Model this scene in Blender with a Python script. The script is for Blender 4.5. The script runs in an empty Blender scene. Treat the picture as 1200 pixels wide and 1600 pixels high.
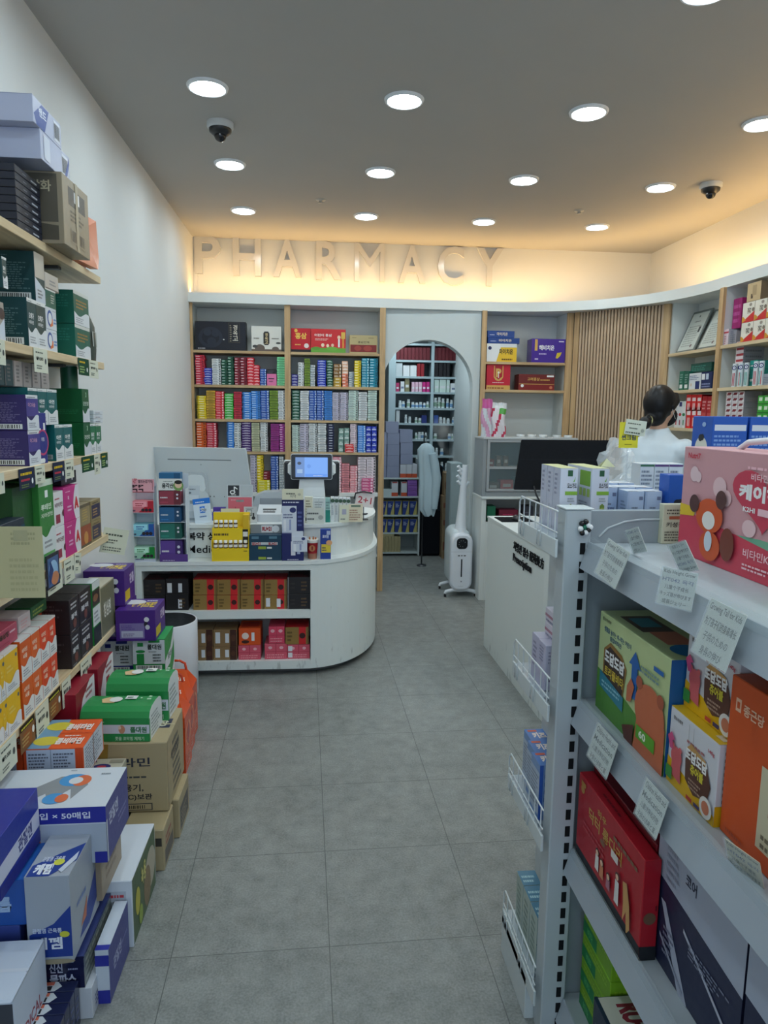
import bpy, math, random
from mathutils import Vector, Matrix
from math import sin, cos, pi, radians, sqrt, atan2
random.seed(7)
sc = bpy.context.scene
COL = sc.collection
# ------------------------------------------------------------------ camera, world, exposure
CAM_H, FPX = 1.545, 1096.0
YAW, PITCH, ROLL = radians(5.45), radians(8.08), radians(0.77)
fw = Vector((sin(YAW)*cos(PITCH), cos(YAW)*cos(PITCH), -sin(PITCH)))
rt0 = Vector((cos(YAW), -sin(YAW), 0)); up0 = rt0.cross(fw)
rt = rt0*cos(ROLL) + up0*sin(ROLL); up = up0*cos(ROLL) - rt0*sin(ROLL)
cd = bpy.data.cameras.new('camera'); cam = bpy.data.objects.new('camera', cd); COL.objects.link(cam)
cd.sensor_fit = 'VERTICAL'; cd.sensor_height = 24.0; cd.lens = 24.0*FPX/1600.0; cd.clip_start = 0.02
cam.matrix_world = Matrix(((rt.x, up.x, -fw.x, 0), (rt.y, up.y, -fw.y, 0), (rt.z, up.z, -fw.z, CAM_H), (0, 0, 0, 1)))
sc.camera = cam
sc.view_settings.view_transform = 'Standard'; sc.view_settings.look = 'None'
sc.view_settings.gamma = 1.0; sc.view_settings.exposure = EXPOSURE = 0.16
try: sc.view_settings.use_curve_mapping = False
except Exception: pass
LAMP_STRENGTH, COVE_STRENGTH, DAYLIGHT = 62.0, 82.0, 1.3
sc.cycles.max_bounces = 7; sc.cycles.diffuse_bounces = 4; sc.cycles.glossy_bounces = 3; sc.cycles.transmission_bounces = 5
sc.cycles.transparent_max_bounces = 8; sc.cycles.volume_bounces = 2
sc.cycles.caustics_reflective = False; sc.cycles.caustics_refractive = False
sc.cycles.sample_clamp_indirect = 4.0
w = bpy.data.worlds.new('daylight'); sc.world = w; w.use_nodes = True
w.node_tree.nodes['Background'].inputs[0].default_value = (0.62, 0.80, 1.0, 1)
w.node_tree.nodes['Background'].inputs[1].default_value = DAYLIGHT

# ------------------------------------------------------------------ pixel rays of the photograph -> points of the room
def ray(x, y):
    return rt*((x-600)/FPX) + up*((800-y)/FPX) + fw
def atX(x, y, X): d = ray(x, y); t = X/d.x; return Vector((X, d.y*t, CAM_H+d.z*t))
def atY(x, y, Y): d = ray(x, y); t = Y/d.y; return Vector((d.x*t, Y, CAM_H+d.z*t))
def atZ(x, y, Z): d = ray(x, y); t = (Z-CAM_H)/d.z; return Vector((d.x*t, d.y*t, Z))

# ------------------------------------------------------------------ materials
def lin(c):
    if isinstance(c, str): c = tuple(int(c[i:i+2], 16) for i in (0, 2, 4))
    return tuple(((v/255)/12.92 if v/255 <= 0.04045 else ((v/255+0.055)/1.055)**2.4) for v in c[:3])
MATS = {}
def newmat(name):
    m = bpy.data.materials.new(name); m.use_nodes = True; MATS[name] = m
    return m, m.node_tree.nodes, m.node_tree.links, m.node_tree.nodes['Principled BSDF']
def attr_mat(name, rough, metallic=0.0, spec=0.5, rv=0.08, transmission=0, alpha=1, scale=60):
    m, N, L, b = newmat(name)
    a = N.new('ShaderNodeAttribute'); a.attribute_name = 'Col'
    L.new(a.outputs['Color'], b.inputs['Base Color'])
    t = N.new('ShaderNodeTexCoord'); n = N.new('ShaderNodeTexNoise'); n.inputs['Scale'].default_value = scale; n.inputs['Detail'].default_value = 2
    L.new(t.outputs['Object'], n.inputs['Vector'])
    mr = N.new('ShaderNodeMapRange'); mr.inputs['To Min'].default_value = max(0, rough-rv); mr.inputs['To Max'].default_value = min(1, rough+rv)
    L.new(n.outputs['Fac'], mr.inputs['Value']); L.new(mr.outputs['Result'], b.inputs['Roughness'])
    b.inputs['Metallic'].default_value = metallic; b.inputs['Specular IOR Level'].default_value = spec
    b.inputs['Transmission Weight'].default_value = transmission; b.inputs['Alpha'].default_value = alpha
    return m
attr_mat('print', 0.42, spec=0.45); attr_mat('matte', 0.8, spec=0.25); attr_mat('gloss', 0.16, spec=0.5, rv=0.05)
attr_mat('metal', 0.32, metallic=1.0); attr_mat('enamel', 0.35, spec=0.5); attr_mat('cloth', 0.9, spec=0.1)
attr_mat('clear', 0.05, spec=0.5, alpha=0.22, rv=0.03); attr_mat('film', 0.12, spec=0.6, alpha=0.35, rv=0.05)
def emit_mat(name, col, s):
    m, N, L, b = newmat(name)
    b.inputs['Base Color'].default_value = (*col, 1); b.inputs['Emission Color'].default_value = (*col, 1); b.inputs['Emission Strength'].default_value = s
emit_mat('lamp_glow', (0.80, 0.945, 1.0), LAMP_STRENGTH); emit_mat('led_glow', (1.0, 0.60, 0.20), COVE_STRENGTH)
def screen_mat():
    m, N, L, b = newmat('screen')
    a = N.new('ShaderNodeAttribute'); a.attribute_name = 'Col'
    L.new(a.outputs['Color'], b.inputs['Emission Color']); b.inputs['Emission Strength'].default_value = 0.9
    b.inputs['Base Color'].default_value = (0.02, 0.02, 0.02, 1); b.inputs['Roughness'].default_value = 0.15
screen_mat()
def paint_mat(name, c, rough=0.75, amt=0.012, scale=3.0):
    m, N, L, b = newmat(name); c = lin(c)
    t = N.new('ShaderNodeTexCoord'); n = N.new('ShaderNodeTexNoise'); n.inputs['Scale'].default_value = scale; n.inputs['Detail'].default_value = 5
    L.new(t.outputs['Object'], n.inputs['Vector'])
    r = N.new('ShaderNodeValToRGB'); r.color_ramp.elements[0].position = 0.3; r.color_ramp.elements[1].position = 0.7
    r.color_ramp.elements[0].color = (*[v*(1-amt) for v in c], 1); r.color_ramp.elements[1].color = (*[min(1, v*(1+amt)) for v in c], 1)
    L.new(n.outputs['Fac'], r.inputs['Fac']); L.new(r.outputs['Color'], b.inputs['Base Color'])
    b.inputs['Roughness'].default_value = rough; b.inputs['Specular IOR Level'].default_value = 0.3
    return m
paint_mat('wall_paint', (222, 224, 224)); paint_mat('ceiling_paint', (178, 176, 172)); paint_mat('laminate', (226, 230, 228), rough=0.4, amt=0.02)
paint_mat('rear_wall_paint', (205, 213, 214)); paint_mat('plinth_paint', (120, 122, 122)); paint_mat('dark_recess', (40, 44, 46))
def counter_mat():
    m, N, L, b = newmat('scuffed_laminate'); c = lin((222, 228, 226))
    t = N.new('ShaderNodeTexCoord'); n = N.new('ShaderNodeTexNoise'); n.inputs['Scale'].default_value = 34; n.inputs['Detail'].default_value = 3
    n2 = N.new('ShaderNodeTexNoise'); n2.inputs['Scale'].default_value = 2.5
    mp = N.new('ShaderNodeMapping'); mp.inputs['Scale'].default_value = (1, 1, 0.35)
    L.new(t.outputs['Object'], mp.inputs[0]); L.new(mp.outputs[0], n.inputs['Vector']); L.new(t.outputs['Object'], n2.inputs['Vector'])
    sx = N.new('ShaderNodeSeparateXYZ'); L.new(t.outputs['Object'], sx.inputs[0])
    g = N.new('ShaderNodeMapRange'); g.inputs['From Min'].default_value = 0.30; g.inputs['From Max'].default_value = 0.0; g.inputs['To Min'].default_value = 0.0; g.inputs['To Max'].default_value = 0.16
    L.new(sx.outputs['Z'], g.inputs['Value'])
    ad = N.new('ShaderNodeMath'); L.new(n.outputs['Fac'], ad.inputs[0]); L.new(g.outputs[0], ad.inputs[1])
    r = N.new('ShaderNodeValToRGB'); r.color_ramp.elements[0].position = 0.72; r.color_ramp.elements[1].position = 0.84
    r.color_ramp.elements[0].color = (*c, 1); r.color_ramp.elements[1].color = (*[v*0.7 for v in c], 1)
    L.new(ad.outputs[0], r.inputs['Fac']); L.new(r.outputs[0], b.inputs['Base Color']); b.inputs['Roughness'].default_value = 0.38
counter_mat()
def wood_mat(name, c1, c2, axis):
    m, N, L, b = newmat(name)
    t = N.new('ShaderNodeTexCoord'); mp = N.new('ShaderNodeMapping'); s = [38, 38, 38]; s[axis] = 2.2; mp.inputs['Scale'].default_value = s
    n = N.new('ShaderNodeTexNoise'); n.inputs['Scale'].default_value = 1.0; n.inputs['Detail'].default_value = 6; n.inputs['Distortion'].default_value = 0.7
    L.new(t.outputs['Object'], mp.inputs[0]); L.new(mp.outputs[0], n.inputs['Vector'])
    r = N.new('ShaderNodeValToRGB'); r.color_ramp.elements[0].position = 0.32; r.color_ramp.elements[1].position = 0.68
    r.color_ramp.elements[0].color = (*lin(c1), 1); r.color_ramp.elements[1].color = (*lin(c2), 1)
    L.new(n.outputs['Fac'], r.inputs['Fac']); L.new(r.outputs[0], b.inputs['Base Color']); b.inputs['Roughness'].default_value = 0.5
wood_mat('oak_upright', (176, 142, 100), (206, 174, 130), 2); wood_mat('oak_shelf', (176, 146, 106), (206, 178, 136), 0)
wood_mat('birch_shelf', (198, 174, 136), (226, 206, 170), 1); wood_mat('slat_wood', (190, 164, 136), (202, 176, 148), 2)
def floor_mat():
    m, N, L, b = newmat('floor_tile')
    t = N.new('ShaderNodeTexCoord'); mp = N.new('ShaderNodeMapping'); mp.inputs['Rotation'].default_value = (0, 0, radians(-1.07))
    mp.vector_type = 'POINT'
    L.new(t.outputs['Object'], mp.inputs[0])
    sx = N.new('ShaderNodeSeparateXYZ'); L.new(mp.outputs[0], sx.inputs[0])
    masks = []; cells = []
    a = radians(-1.07); ox = -0.416*cos(a) - 1.8447*sin(a); oy = -0.416*sin(a) + 1.8447*cos(a)
    for ax, o in (('X', ox), ('Y', oy)):
        s = N.new('ShaderNodeMath'); s.operation = 'SUBTRACT'; s.inputs[1].default_value = o; L.new(sx.outputs[ax], s.inputs[0])
        d = N.new('ShaderNodeMath'); d.operation = 'DIVIDE'; d.inputs[1].default_value = 0.45; L.new(s.outputs[0], d.inputs[0])
        f = N.new('ShaderNodeMath'); f.operation = 'FRACT'; L.new(d.outputs[0], f.inputs[0])
        fl = N.new('ShaderNodeMath'); fl.operation = 'FLOOR'; L.new(d.outputs[0], fl.inputs[0]); cells.append(fl)
        c = N.new('ShaderNodeMath'); c.operation = 'SUBTRACT'; c.inputs[1].default_value = 0.5; L.new(f.outputs[0], c.inputs[0])
        ab = N.new('ShaderNodeMath'); ab.operation = 'ABSOLUTE'; L.new(c.outputs[0], ab.inputs[0])
        g = N.new('ShaderNodeMath'); g.operation = 'GREATER_THAN'; g.inputs[1].default_value = 0.4972; L.new(ab.outputs[0], g.inputs[0]); masks.append(g)
    mx = N.new('ShaderNodeMath'); mx.operation = 'MAXIMUM'; L.new(masks[0].outputs[0], mx.inputs[0]); L.new(masks[1].outputs[0], mx.inputs[1])
    n1 = N.new('ShaderNodeTexNoise'); n1.inputs['Scale'].default_value = 13; n1.inputs['Detail'].default_value = 9; n1.inputs['Roughness'].default_value = 0.72
    n2 = N.new('ShaderNodeTexNoise'); n2.inputs['Scale'].default_value = 160; n2.inputs['Detail'].default_value = 3
    n3 = N.new('ShaderNodeTexNoise'); n3.inputs['Scale'].default_value = 1.6; n3.inputs['Detail'].default_value = 3
    for n in (n1, n2, n3): L.new(t.outputs['Object'], n.inputs['Vector'])
    cv = N.new('ShaderNodeCombineXYZ'); L.new(cells[0].outputs[0], cv.inputs[0]); L.new(cells[1].outputs[0], cv.inputs[1])
    wn = N.new('ShaderNodeTexWhiteNoise'); L.new(cv.outputs[0], wn.inputs['Vector'])
    def mul(o, k, off):
        q = N.new('ShaderNodeMath'); q.operation = 'MULTIPLY_ADD'; q.inputs[1].default_value = k; q.inputs[2].default_value = off; L.new(o, q.inputs[0]); return q.outputs[0]
    def add(o1, o2):
        q = N.new('ShaderNodeMath'); L.new(o1, q.inputs[0]); L.new(o2, q.inputs[1]); return q.outputs[0]
    v = add(add(mul(n1.outputs['Fac'], 0.55, 0), mul(n2.outputs['Fac'], 0.45, 0)), add(mul(wn.outputs['Value'], 0.035, -0.02), mul(n3.outputs['Fac'], 0.2, -0.1)))
    r = N.new('ShaderNodeValToRGB'); r.color_ramp.elements[0].position = 0.30; r.color_ramp.elements[1].position = 0.72
    r.color_ramp.elements[0].color = (*lin((98, 101, 99)), 1); r.color_ramp.elements[1].color = (*lin((156, 159, 156)), 1)
    L.new(v, r.inputs['Fac'])
    mixn = N.new('ShaderNodeMixRGB'); mixn.inputs['Color2'].default_value = (*lin((84, 86, 86)), 1)
    L.new(mx.outputs[0], mixn.inputs['Fac']); L.new(r.outputs[0], mixn.inputs['Color1']); L.new(mixn.outputs[0], b.inputs['Base Color'])
    b.inputs['Roughness'].default_value = 0.42; b.inputs['Specular IOR Level'].default_value = 0.4
    bp = N.new('ShaderNodeBump'); bp.inputs['Strength'].default_value = 0.06; L.new(n2.outputs['Fac'], bp.inputs['Height']); L.new(bp.outputs[0], b.inputs['Normal'])
floor_mat()

# ------------------------------------------------------------------ mesh builder
class MB:
    def __init__(s): s.v = []; s.f = []; s.c = []; s.m = []; s.s = []; s.M = None
    def _p(s, p):
        p = Vector(p)
        return s.M @ p if s.M else p
    def face(s, pts, col=(200, 200, 200), mat='print', smooth=False):
        i = len(s.v); s.v += [s._p(p) for p in pts]; s.f.append(tuple(range(i, i+len(pts)))); s.c.append(lin(col)); s.m.append(mat); s.s.append(smooth)
    def mesh(s, V, F, col, mat, smooth=False):
        i = len(s.v); s.v += [s._p(p) for p in V]; l = lin(col)
        for f in F: s.f.append(tuple(i+k for k in f)); s.c.append(l); s.m.append(mat); s.s.append(smooth)
    def box(s, x0, y0, z0, x1, y1, z1, col=(200, 200, 200), mat='print', ch=0.0):
        if ch <= 0:
            V = [(x0,y0,z0),(x1,y0,z0),(x1,y1,z0),(x0,y1,z0),(x0,y0,z1),(x1,y0,z1),(x1,y1,z1),(x0,y1,z1)]
            s.mesh(V, [(0,3,2,1),(4,5,6,7),(0,1,5,4),(1,2,6,5),(2,3,7,6),(3,0,4,7)], col, mat); return
        X = (x0, x1); Y = (y0, y1); Z = (z0, z1); V = []; idx = {}
        for i in (0, 1):
            for j in (0, 1):
                for k in (0, 1):
                    c = Vector((X[i], Y[j], Z[k])); d = Vector((1-2*i, 1-2*j, 1-2*k))*ch
                    for a in range(3):
                        p = c + d; p[a] = c[a]; idx[(i, j, k, a)] = len(V); V.append(p)
        F = []
        I = lambda i, j, k, a: idx[(i, j, k, a)]
        for e in (0, 1):
            q = [I(e,0,0,0), I(e,1,0,0), I(e,1,1,0), I(e,0,1,0)]; F.append(q if e else q[::-1])
            q = [I(0,e,0,1), I(0,e,1,1), I(1,e,1,1), I(1,e,0,1)]; F.append(q if e else q[::-1])
            q = [I(0,0,e,2), I(1,0,e,2), I(1,1,e,2), I(0,1,e,2)]; F.append(q if e else q[::-1])
        for a in (0, 1):
            for b in (0, 1):
                F.append([I(0,a,b,1), I(1,a,b,1), I(1,a,b,2), I(0,a,b,2)]); F.append([I(a,0,b,0), I(a,1,b,0), I(a,1,b,2), I(a,0,b,2)])
                F.append([I(a,b,0,0), I(a,b,1,0), I(a,b,1,1), I(a,b,0,1)])
        for i in (0, 1):
            for j in (0, 1):
                for k in (0, 1): F.append([I(i,j,k,0), I(i,j,k,1), I(i,j,k,2)])
        cen = Vector(((x0+x1)/2, (y0+y1)/2, (z0+z1)/2))
        for n, f in enumerate(F):
            p = [Vector(V[q]) for q in f]; nr = (p[1]-p[0]).cross(p[2]-p[0])
            if nr.dot(sum(p, Vector())/len(p) - cen) < 0: F[n] = f[::-1]
        s.mesh(V, F, col, mat)
    def lathe(s, prof, n=24, col=(200, 200, 200), mat='print', c=(0, 0, 0), smooth=True, sx=1, sy=1, cap=(1, 1)):
        V = []; F = []
        for r, z in prof:
            for k in range(n): a = 2*pi*k/n; V.append((c[0]+r*cos(a)*sx, c[1]+r*sin(a)*sy, c[2]+z))
        for i in range(len(prof)-1):
            for k in range(n): F.append((i*n+k, i*n+(k+1) % n, (i+1)*n+(k+1) % n, (i+1)*n+k))
        s.mesh(V, F, col, mat, smooth)
        if cap[0] and prof[0][0] > 1e-6: s.mesh(V[:n], [tuple(range(n))[::-1]], col, mat)
        if cap[1] and prof[-1][0] > 1e-6: s.mesh(V[-n:], [tuple(range(n))], col, mat)
    def cyl(s, cx, cy, z0, z1, r, n=20, col=(200, 200, 200), mat='print', r1=None):
        s.lathe([(r, z0), (r if r1 is None else r1, z1)], n, col, mat, (cx, cy, 0))
    def tube(s, pts, r, n=8, col=(200, 200, 200), mat='print', closed=False, rr=None):
        P = [Vector(p) for p in pts]; V = []; F = []; m = len(P)
        t0 = (P[1]-P[0]).normalized(); a = Vector((0, 0, 1)) if abs(t0.z) < 0.9 else Vector((1, 0, 0)); u = t0.cross(a).normalized()
        for i, p in enumerate(P):
            t = ((P[(i+1) % m]-P[i-1]) if (closed or 0 < i < m-1) else (P[1]-P[0] if i == 0 else P[-1]-P[-2])).normalized()
            u = (u - t*u.dot(t)).normalized(); v2 = t.cross(u); q = rr[i] if rr else r
            for k in range(n): g = 2*pi*k/n; V.append(p + (u*cos(g)+v2*sin(g))*q)
        for i in range(m if closed else m-1):
            for k in range(n): F.append((i*n+k, i*n+(k+1) % n, ((i+1) % m)*n+(k+1) % n, ((i+1) % m)*n+k))
        s.mesh(V, F, col, mat, True)
        if not closed: s.mesh(V[:n], [tuple(range(n))[::-1]], col, mat); s.mesh(V[-n:], [tuple(range(n))], col, mat)
    def prism(s, poly, z0, z1, col=(200, 200, 200), mat='print', cap=True, smooth=False):   # poly counter-clockwise in XY
        n = len(poly); V = [(p[0], p[1], z0) for p in poly]+[(p[0], p[1], z1) for p in poly]
        F = [(k, (k+1) % n, n+(k+1) % n, n+k) for k in range(n)]
        s.mesh(V, F, col, mat, smooth)
        if cap: s.mesh(V[:n], [tuple(range(n))[::-1]], col, mat); s.mesh(V[n:], [tuple(range(n))], col, mat)
    def ball(s, c, r, n=12, m=8, col=(200, 200, 200), mat='print', sc3=(1, 1, 1)):
        V = []; F = []
        for i in range(m+1):
            t = pi*i/m
            for k in range(n): a = 2*pi*k/n; V.append((c[0]+r*sin(t)*cos(a)*sc3[0], c[1]+r*sin(t)*sin(a)*sc3[1], c[2]-r*cos(t)*sc3[2]))
        for i in range(m):
            for k in range(n): F.append((i*n+k, i*n+(k+1) % n, (i+1)*n+(k+1) % n, (i+1)*n+k))
        s.mesh(V, F, col, mat, True)
    def build(s, name, parent=None):
        me = bpy.data.meshes.new(name); me.from_pydata([tuple(v) for v in s.v], [], s.f)
        names = list(dict.fromkeys(s.m))
        for n in names: me.materials.append(MATS[n])
        me.polygons.foreach_set('material_index', [names.index(x) for x in s.m]); me.polygons.foreach_set('use_smooth', s.s)
        at = me.color_attributes.new('Col', 'FLOAT_COLOR', 'CORNER'); data = []
        for f, c in zip(s.f, s.c): data += [c[0], c[1], c[2], 1.0]*len(f)
        at.data.foreach_set('color', data)
        me.update()
        return link(name, me, parent)
def link(name, me, parent=None):
    o = bpy.data.objects.new(name, me); COL.objects.link(o)
    if parent: o.parent = parent
    return o
def tag(o, label, cat, group=None, kind=None):
    if label: o['label'] = label
    if cat: o['category'] = cat
    if group: o['group'] = group
    if kind: o['kind'] = kind
    return o
def struct(o): o['kind'] = 'structure'; return o
def empty(name, loc=(0, 0, 0), rz=0, label=None, cat=None, group=None):
    o = bpy.data.objects.new(name, None); COL.objects.link(o); o.location = loc; o.rotation_euler = (0, 0, rz); o.empty_display_size = 0.05
    return tag(o, label, cat, group)
def copy_tree(o, parent=None):
    c = o.copy(); COL.objects.link(c)
    if parent: c.parent = parent
    for ch in o.children[:]: copy_tree(ch, c)
    return c

# ------------------------------------------------------------------ lettering (vector glyphs, cached)
GLY = {}
def glyphs(text, bold=0.0, res=2):
    k = (text, bold, res)
    if k in GLY: return GLY[k]
    c = bpy.data.curves.new('lettering', 'FONT'); c.body = text; c.resolution_u = res; c.offset = bold
    o = bpy.data.objects.new('lettering', c); COL.objects.link(o)
    dg = bpy.context.evaluated_depsgraph_get(); dg.update()
    me = bpy.data.meshes.new_from_object(o.evaluated_get(dg))
    V = [(v.co.x, v.co.y) for v in me.vertices]; F = [tuple(p.vertices) for p in me.polygons]
    bpy.data.objects.remove(o); bpy.data.curves.remove(c); bpy.data.meshes.remove(me)
    if not V: GLY[k] = ([], [], 1); return GLY[k]
    x0 = min(p[0] for p in V); x1 = max(p[0] for p in V); y0 = min(p[1] for p in V); y1 = max(p[1] for p in V)
    h = (y1-y0) or 1
    GLY[k] = ([((x-x0)/h, (y-y0)/h) for x, y in V], F, (x1-x0)/h)
    return GLY[k]

# a printed surface: origin O, axes U, V (full size), normal N. Prims are drawn in order, each a hair above the last
def draw(mb, O, U, V, N, prims, mat='print', eps=0.00025):
    O, U, V, N = Vector(O), Vector(U), Vector(V), Vector(N); lu, lv = U.length, V.length; k = 1
    for p in prims:
        t = p[0]; off = N*(eps*k); k += 1
        P = lambda u, v: O + U*u + V*v + off
        if t == 'r': _, u0, v0, u1, v1, c = p; mb.face([P(u0, v0), P(u1, v0), P(u1, v1), P(u0, v1)], c, mat)
        elif t == 'p': mb.face([P(*q) for q in p[1]], p[2], mat)
        elif t == 'e':
            _, cu, cv, r, ry, c = p[:6]                      # r, ry as fractions of the face's height
            mb.face([P(cu+r*lv/lu*cos(2*pi*i/20), cv+ry*sin(2*pi*i/20)) for i in range(20)], c, mat)
        elif t == 't':                                       # t, text, u, v, height, colour, [width, bold, align]
            _, s, u, v, h, c = p[:6]; wd = p[6] if len(p) > 6 else None; bold = p[7] if len(p) > 7 else 0.0; al = p[8] if len(p) > 8 else 'l'
            GV, GF, ar = glyphs(s, bold)
            W = wd if wd else ar*h*lv/lu
            u0 = u if al == 'l' else (u-W/2 if al == 'c' else u-W)
            mb.mesh([P(u0+x/ar*W, v+y*h) for x, y in GV], GF, c, mat)
        elif t == 'w':                                       # lines of small print: w, u0,v0,u1,v1,lines,colour,[fill]
            _, u0, v0, u1, v1, n, c = p[:7]; fill = p[7] if len(p) > 7 else 0.5
            rs = random.Random(int(u0*977+v0*499+n)); dv = (v1-v0)/n
            for i in range(n):
                u = u0; e = u1 - (u1-u0)*rs.random()*0.35
                while u < e:
                    L = (u1-u0)*rs.uniform(0.05, 0.16); b = v1-(i+1)*dv
                    mb.face([P(u, b), P(min(e, u+L), b), P(min(e, u+L), b+dv*fill), P(u, b+dv*fill)], c, mat); u += L+(u1-u0)*0.03
        elif t == 'b':                                       # barcode
            _, u0, v0, u1, v1 = p[:5]; rs = random.Random(3); u = u0+(u1-u0)*0.06
            mb.face([P(u0, v0), P(u1, v0), P(u1, v1), P(u0, v1)], p[5] if len(p) > 5 else (225, 228, 226), mat)
            off = N*(eps*k); k += 1
            P = lambda u, v: O + U*u + V*v + off
            while u < u1-(u1-u0)*0.08:
                L = (u1-u0)*rs.uniform(0.012, 0.035); mb.face([P(u, v0+(v1-v0)*0.14), P(u+L, v0+(v1-v0)*0.14), P(u+L, v1-(v1-v0)*0.14), P(u, v1-(v1-v0)*0.14)], (20, 20, 24), mat); u += L*rs.uniform(1.6, 2.6)
def faces_of(w, d, h):
    return {'F': ((-w/2, 0, 0), (w, 0, 0), (0, 0, h), (0, -1, 0)), 'R': ((w/2, 0, 0), (0, d, 0), (0, 0, h), (1, 0, 0)),
            'L': ((-w/2, d, 0), (0, -d, 0), (0, 0, h), (-1, 0, 0)), 'T': ((-w/2, 0, h), (w, 0, 0), (0, d, 0), (0, 0, 1)),
            'B': ((w/2, d, 0), (-w, 0, 0), (0, 0, h), (0, 1, 0))}
CART = {}
def carton_mesh(name, w, d, h, base, prims, mat='print', ch=0.0012, fcol=None):
    w, d, h = round(w, 4), round(d, 4), round(h, 4)
    key = (name, w, d, h, repr(base), repr(prims), mat, ch)
    if key in CART: return CART[key]
    mb = MB(); mb.box(-w/2, 0, 0, w/2, d, h, base, mat, min(ch, 0.1*min(w, d, h)))
    Fs = faces_of(w, d, h)
    for f, pr in (prims or {}).items(): draw(mb, *Fs[f], pr, mat)
    o = mb.build(name); me = o.data; bpy.data.objects.remove(o); CART[key] = me
    return me
def carton(name, w, d, h, base, prims, loc, rz=0, label=None, cat='box', group=None, mat='print', ch=0.0012, tilt=None):
    o = link(name, carton_mesh(name, w, d, h, base, prims, mat, ch))
    o.location = loc; o.rotation_euler = (tilt[0] if tilt else 0, tilt[1] if tilt else 0, rz)
    return tag(o, label, cat, group)
ORD = ['lowest', 'second', 'third', 'fourth', 'fifth', 'sixth', 'seventh', 'eighth', 'ninth', 'tenth', 'eleventh', 'twelfth', 'thirteenth', 'fourteenth', 'fifteenth', 'sixteenth', 'seventeenth', 'eighteenth', 'nineteenth', 'twentieth']
NTH = ['first'] + ORD[1:]

# ------------------------------------------------------------------ the shell of the shop
XL, XR, YB, YS, ZC, ZL = -1.03, 2.93, 6.2, 5.94, 2.963, 2.40
def slab(name, x0, y0, z0, x1, y1, z1, mat):
    mb = MB(); mb.box(x0, y0, z0, x1, y1, z1, (255, 255, 255), mat); return struct(mb.build(name))
slab('floor', -1.3, -2.6, -0.06, 3.4, 9.6, 0, 'floor_tile')
slab('ceiling', -1.3, -2.6, ZC, 3.4, 6.4, ZC+0.08, 'ceiling_paint')
slab('ceiling_back_room', -1.3, 6.4, 2.5, 3.4, 9.6, 2.58, 'ceiling_paint')
slab('wall_left', XL-0.1, -2.6, 0, XL, 9.6, ZC, 'wall_paint')
slab('wall_right', XR, -2.6, 0, XR+0.1, 9.6, ZC, 'wall_paint')
slab('wall_back_upper', XL, YB, ZL+0.03, XR, YB+0.1, ZC, 'wall_paint')
slab('wall_back_room', XL, 8.75, 0, XR, 8.85, 2.5, 'rear_wall_paint')
slab('wall_back_left', XL, 6.24, 0, 0.56, 6.30, ZL+0.03, 'wall_paint')
slab('wall_back_right', 1.40, 6.24, 0, XR, 6.30, ZL+0.03, 'wall_paint')
# curved ledge that hides the warm light strip
LED_CURVE = [(XL, 5.90), (0.3, 5.935), (0.9, 5.95), (1.45, 5.965), (1.70, 5.94), (1.93, 5.885), (2.12, 5.80), (2.30, 5.67), (2.45, 5.50), (2.56, 5.32), (2.64, 5.12), (2.69, 4.90), (2.71, 4.65), (2.72, 4.2), (2.72, 3.75), (2.72, 3.3), (2.72, -2.6)]
def smooth_curve(P, n=6):
    out = []
    for i in range(len(P)-1):
        p0 = Vector(P[max(0, i-1)]); p1 = Vector(P[i]); p2 = Vector(P[i+1]); p3 = Vector(P[min(len(P)-1, i+2)])
        if (p2-p1).length > 1.2 or (i < len(P)-2 and (p3-p2).length > 1.2) or i == 0: out.append(p1); continue
        for k in range(n):
            t = k/n; out.append(0.5*((2*p1)+(-p0+p2)*t+(2*p0-5*p1+4*p2-p3)*t*t+(-p0+3*p1-3*p2+p3)*t**3))
    out.append(Vector(P[-1])); return out
EC = smooth_curve(LED_CURVE)
mb = MB(); WP = []
for p in EC:
    if p.x < 1.4: WP.append((p.x, YB))
    elif p.y < 4.4: WP.append((XR, p.y))
    else:
        d = Vector((p.x-1.4, p.y-4.4)); k = min((XR-1.4)/d.x if d.x > 1e-6 else 99, (YB-4.4)/d.y if d.y > 1e-6 else 99); WP.append((1.4+d.x*k, 4.4+d.y*k))
for i in range(len(EC)-1):
    a, b, q = EC[i], EC[i+1], [WP[i], WP[i+1]]
    if abs(q[0][1]-YB) < 1e-5 and abs(q[1][0]-XR) < 1e-5 and abs(q[1][1]-YB) > 1e-5 and abs(q[0][0]-XR) > 1e-5: q = [q[0], (XR, YB), q[1]]
    for z, fl in ((ZL, 1), (ZL+0.075, 0)):
        P = [(a.x, a.y, z), (b.x, b.y, z)] + [(u, v, z) for u, v in q[::-1]]
        mb.face(P[::-1] if fl else P, (232, 236, 238), 'laminate')
    mb.face([(a.x, a.y, ZL), (b.x, b.y, ZL), (b.x, b.y, ZL+0.075), (a.x, a.y, ZL+0.075)], (232, 236, 238), 'laminate')
struct(mb.build('trim_light_ledge'))
mb = MB(); inner = []
for i, p in enumerate(EC):
    t = (EC[min(i+1, len(EC)-1)]-EC[max(i-1, 0)]).normalized(); nrm = Vector((-t.y, t.x)); inner.append(p + nrm*0.10)
for i in range(len(inner)-1):
    a, b = inner[i], inner[i+1]; t = (b-a).normalized(); nrm = Vector((-t.y, t.x))*0.012; z = ZL+0.078
    mb.face([(a.x, a.y, z), (b.x, b.y, z), (b.x+nrm.x, b.y+nrm.y, z), (a.x+nrm.x, a.y+nrm.y, z)], (255, 200, 120), 'led_glow')
tag(mb.build('cove_light_strip'), 'warm light strip lying hidden on the white ledge below the ceiling', 'light strip')
mb = MB(); mb.box(XL, YB-0.015, ZL+0.075, XL+0.03, YB, ZC, (230, 230, 230), 'wall_paint'); struct(mb.build('trim_corner'))

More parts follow.
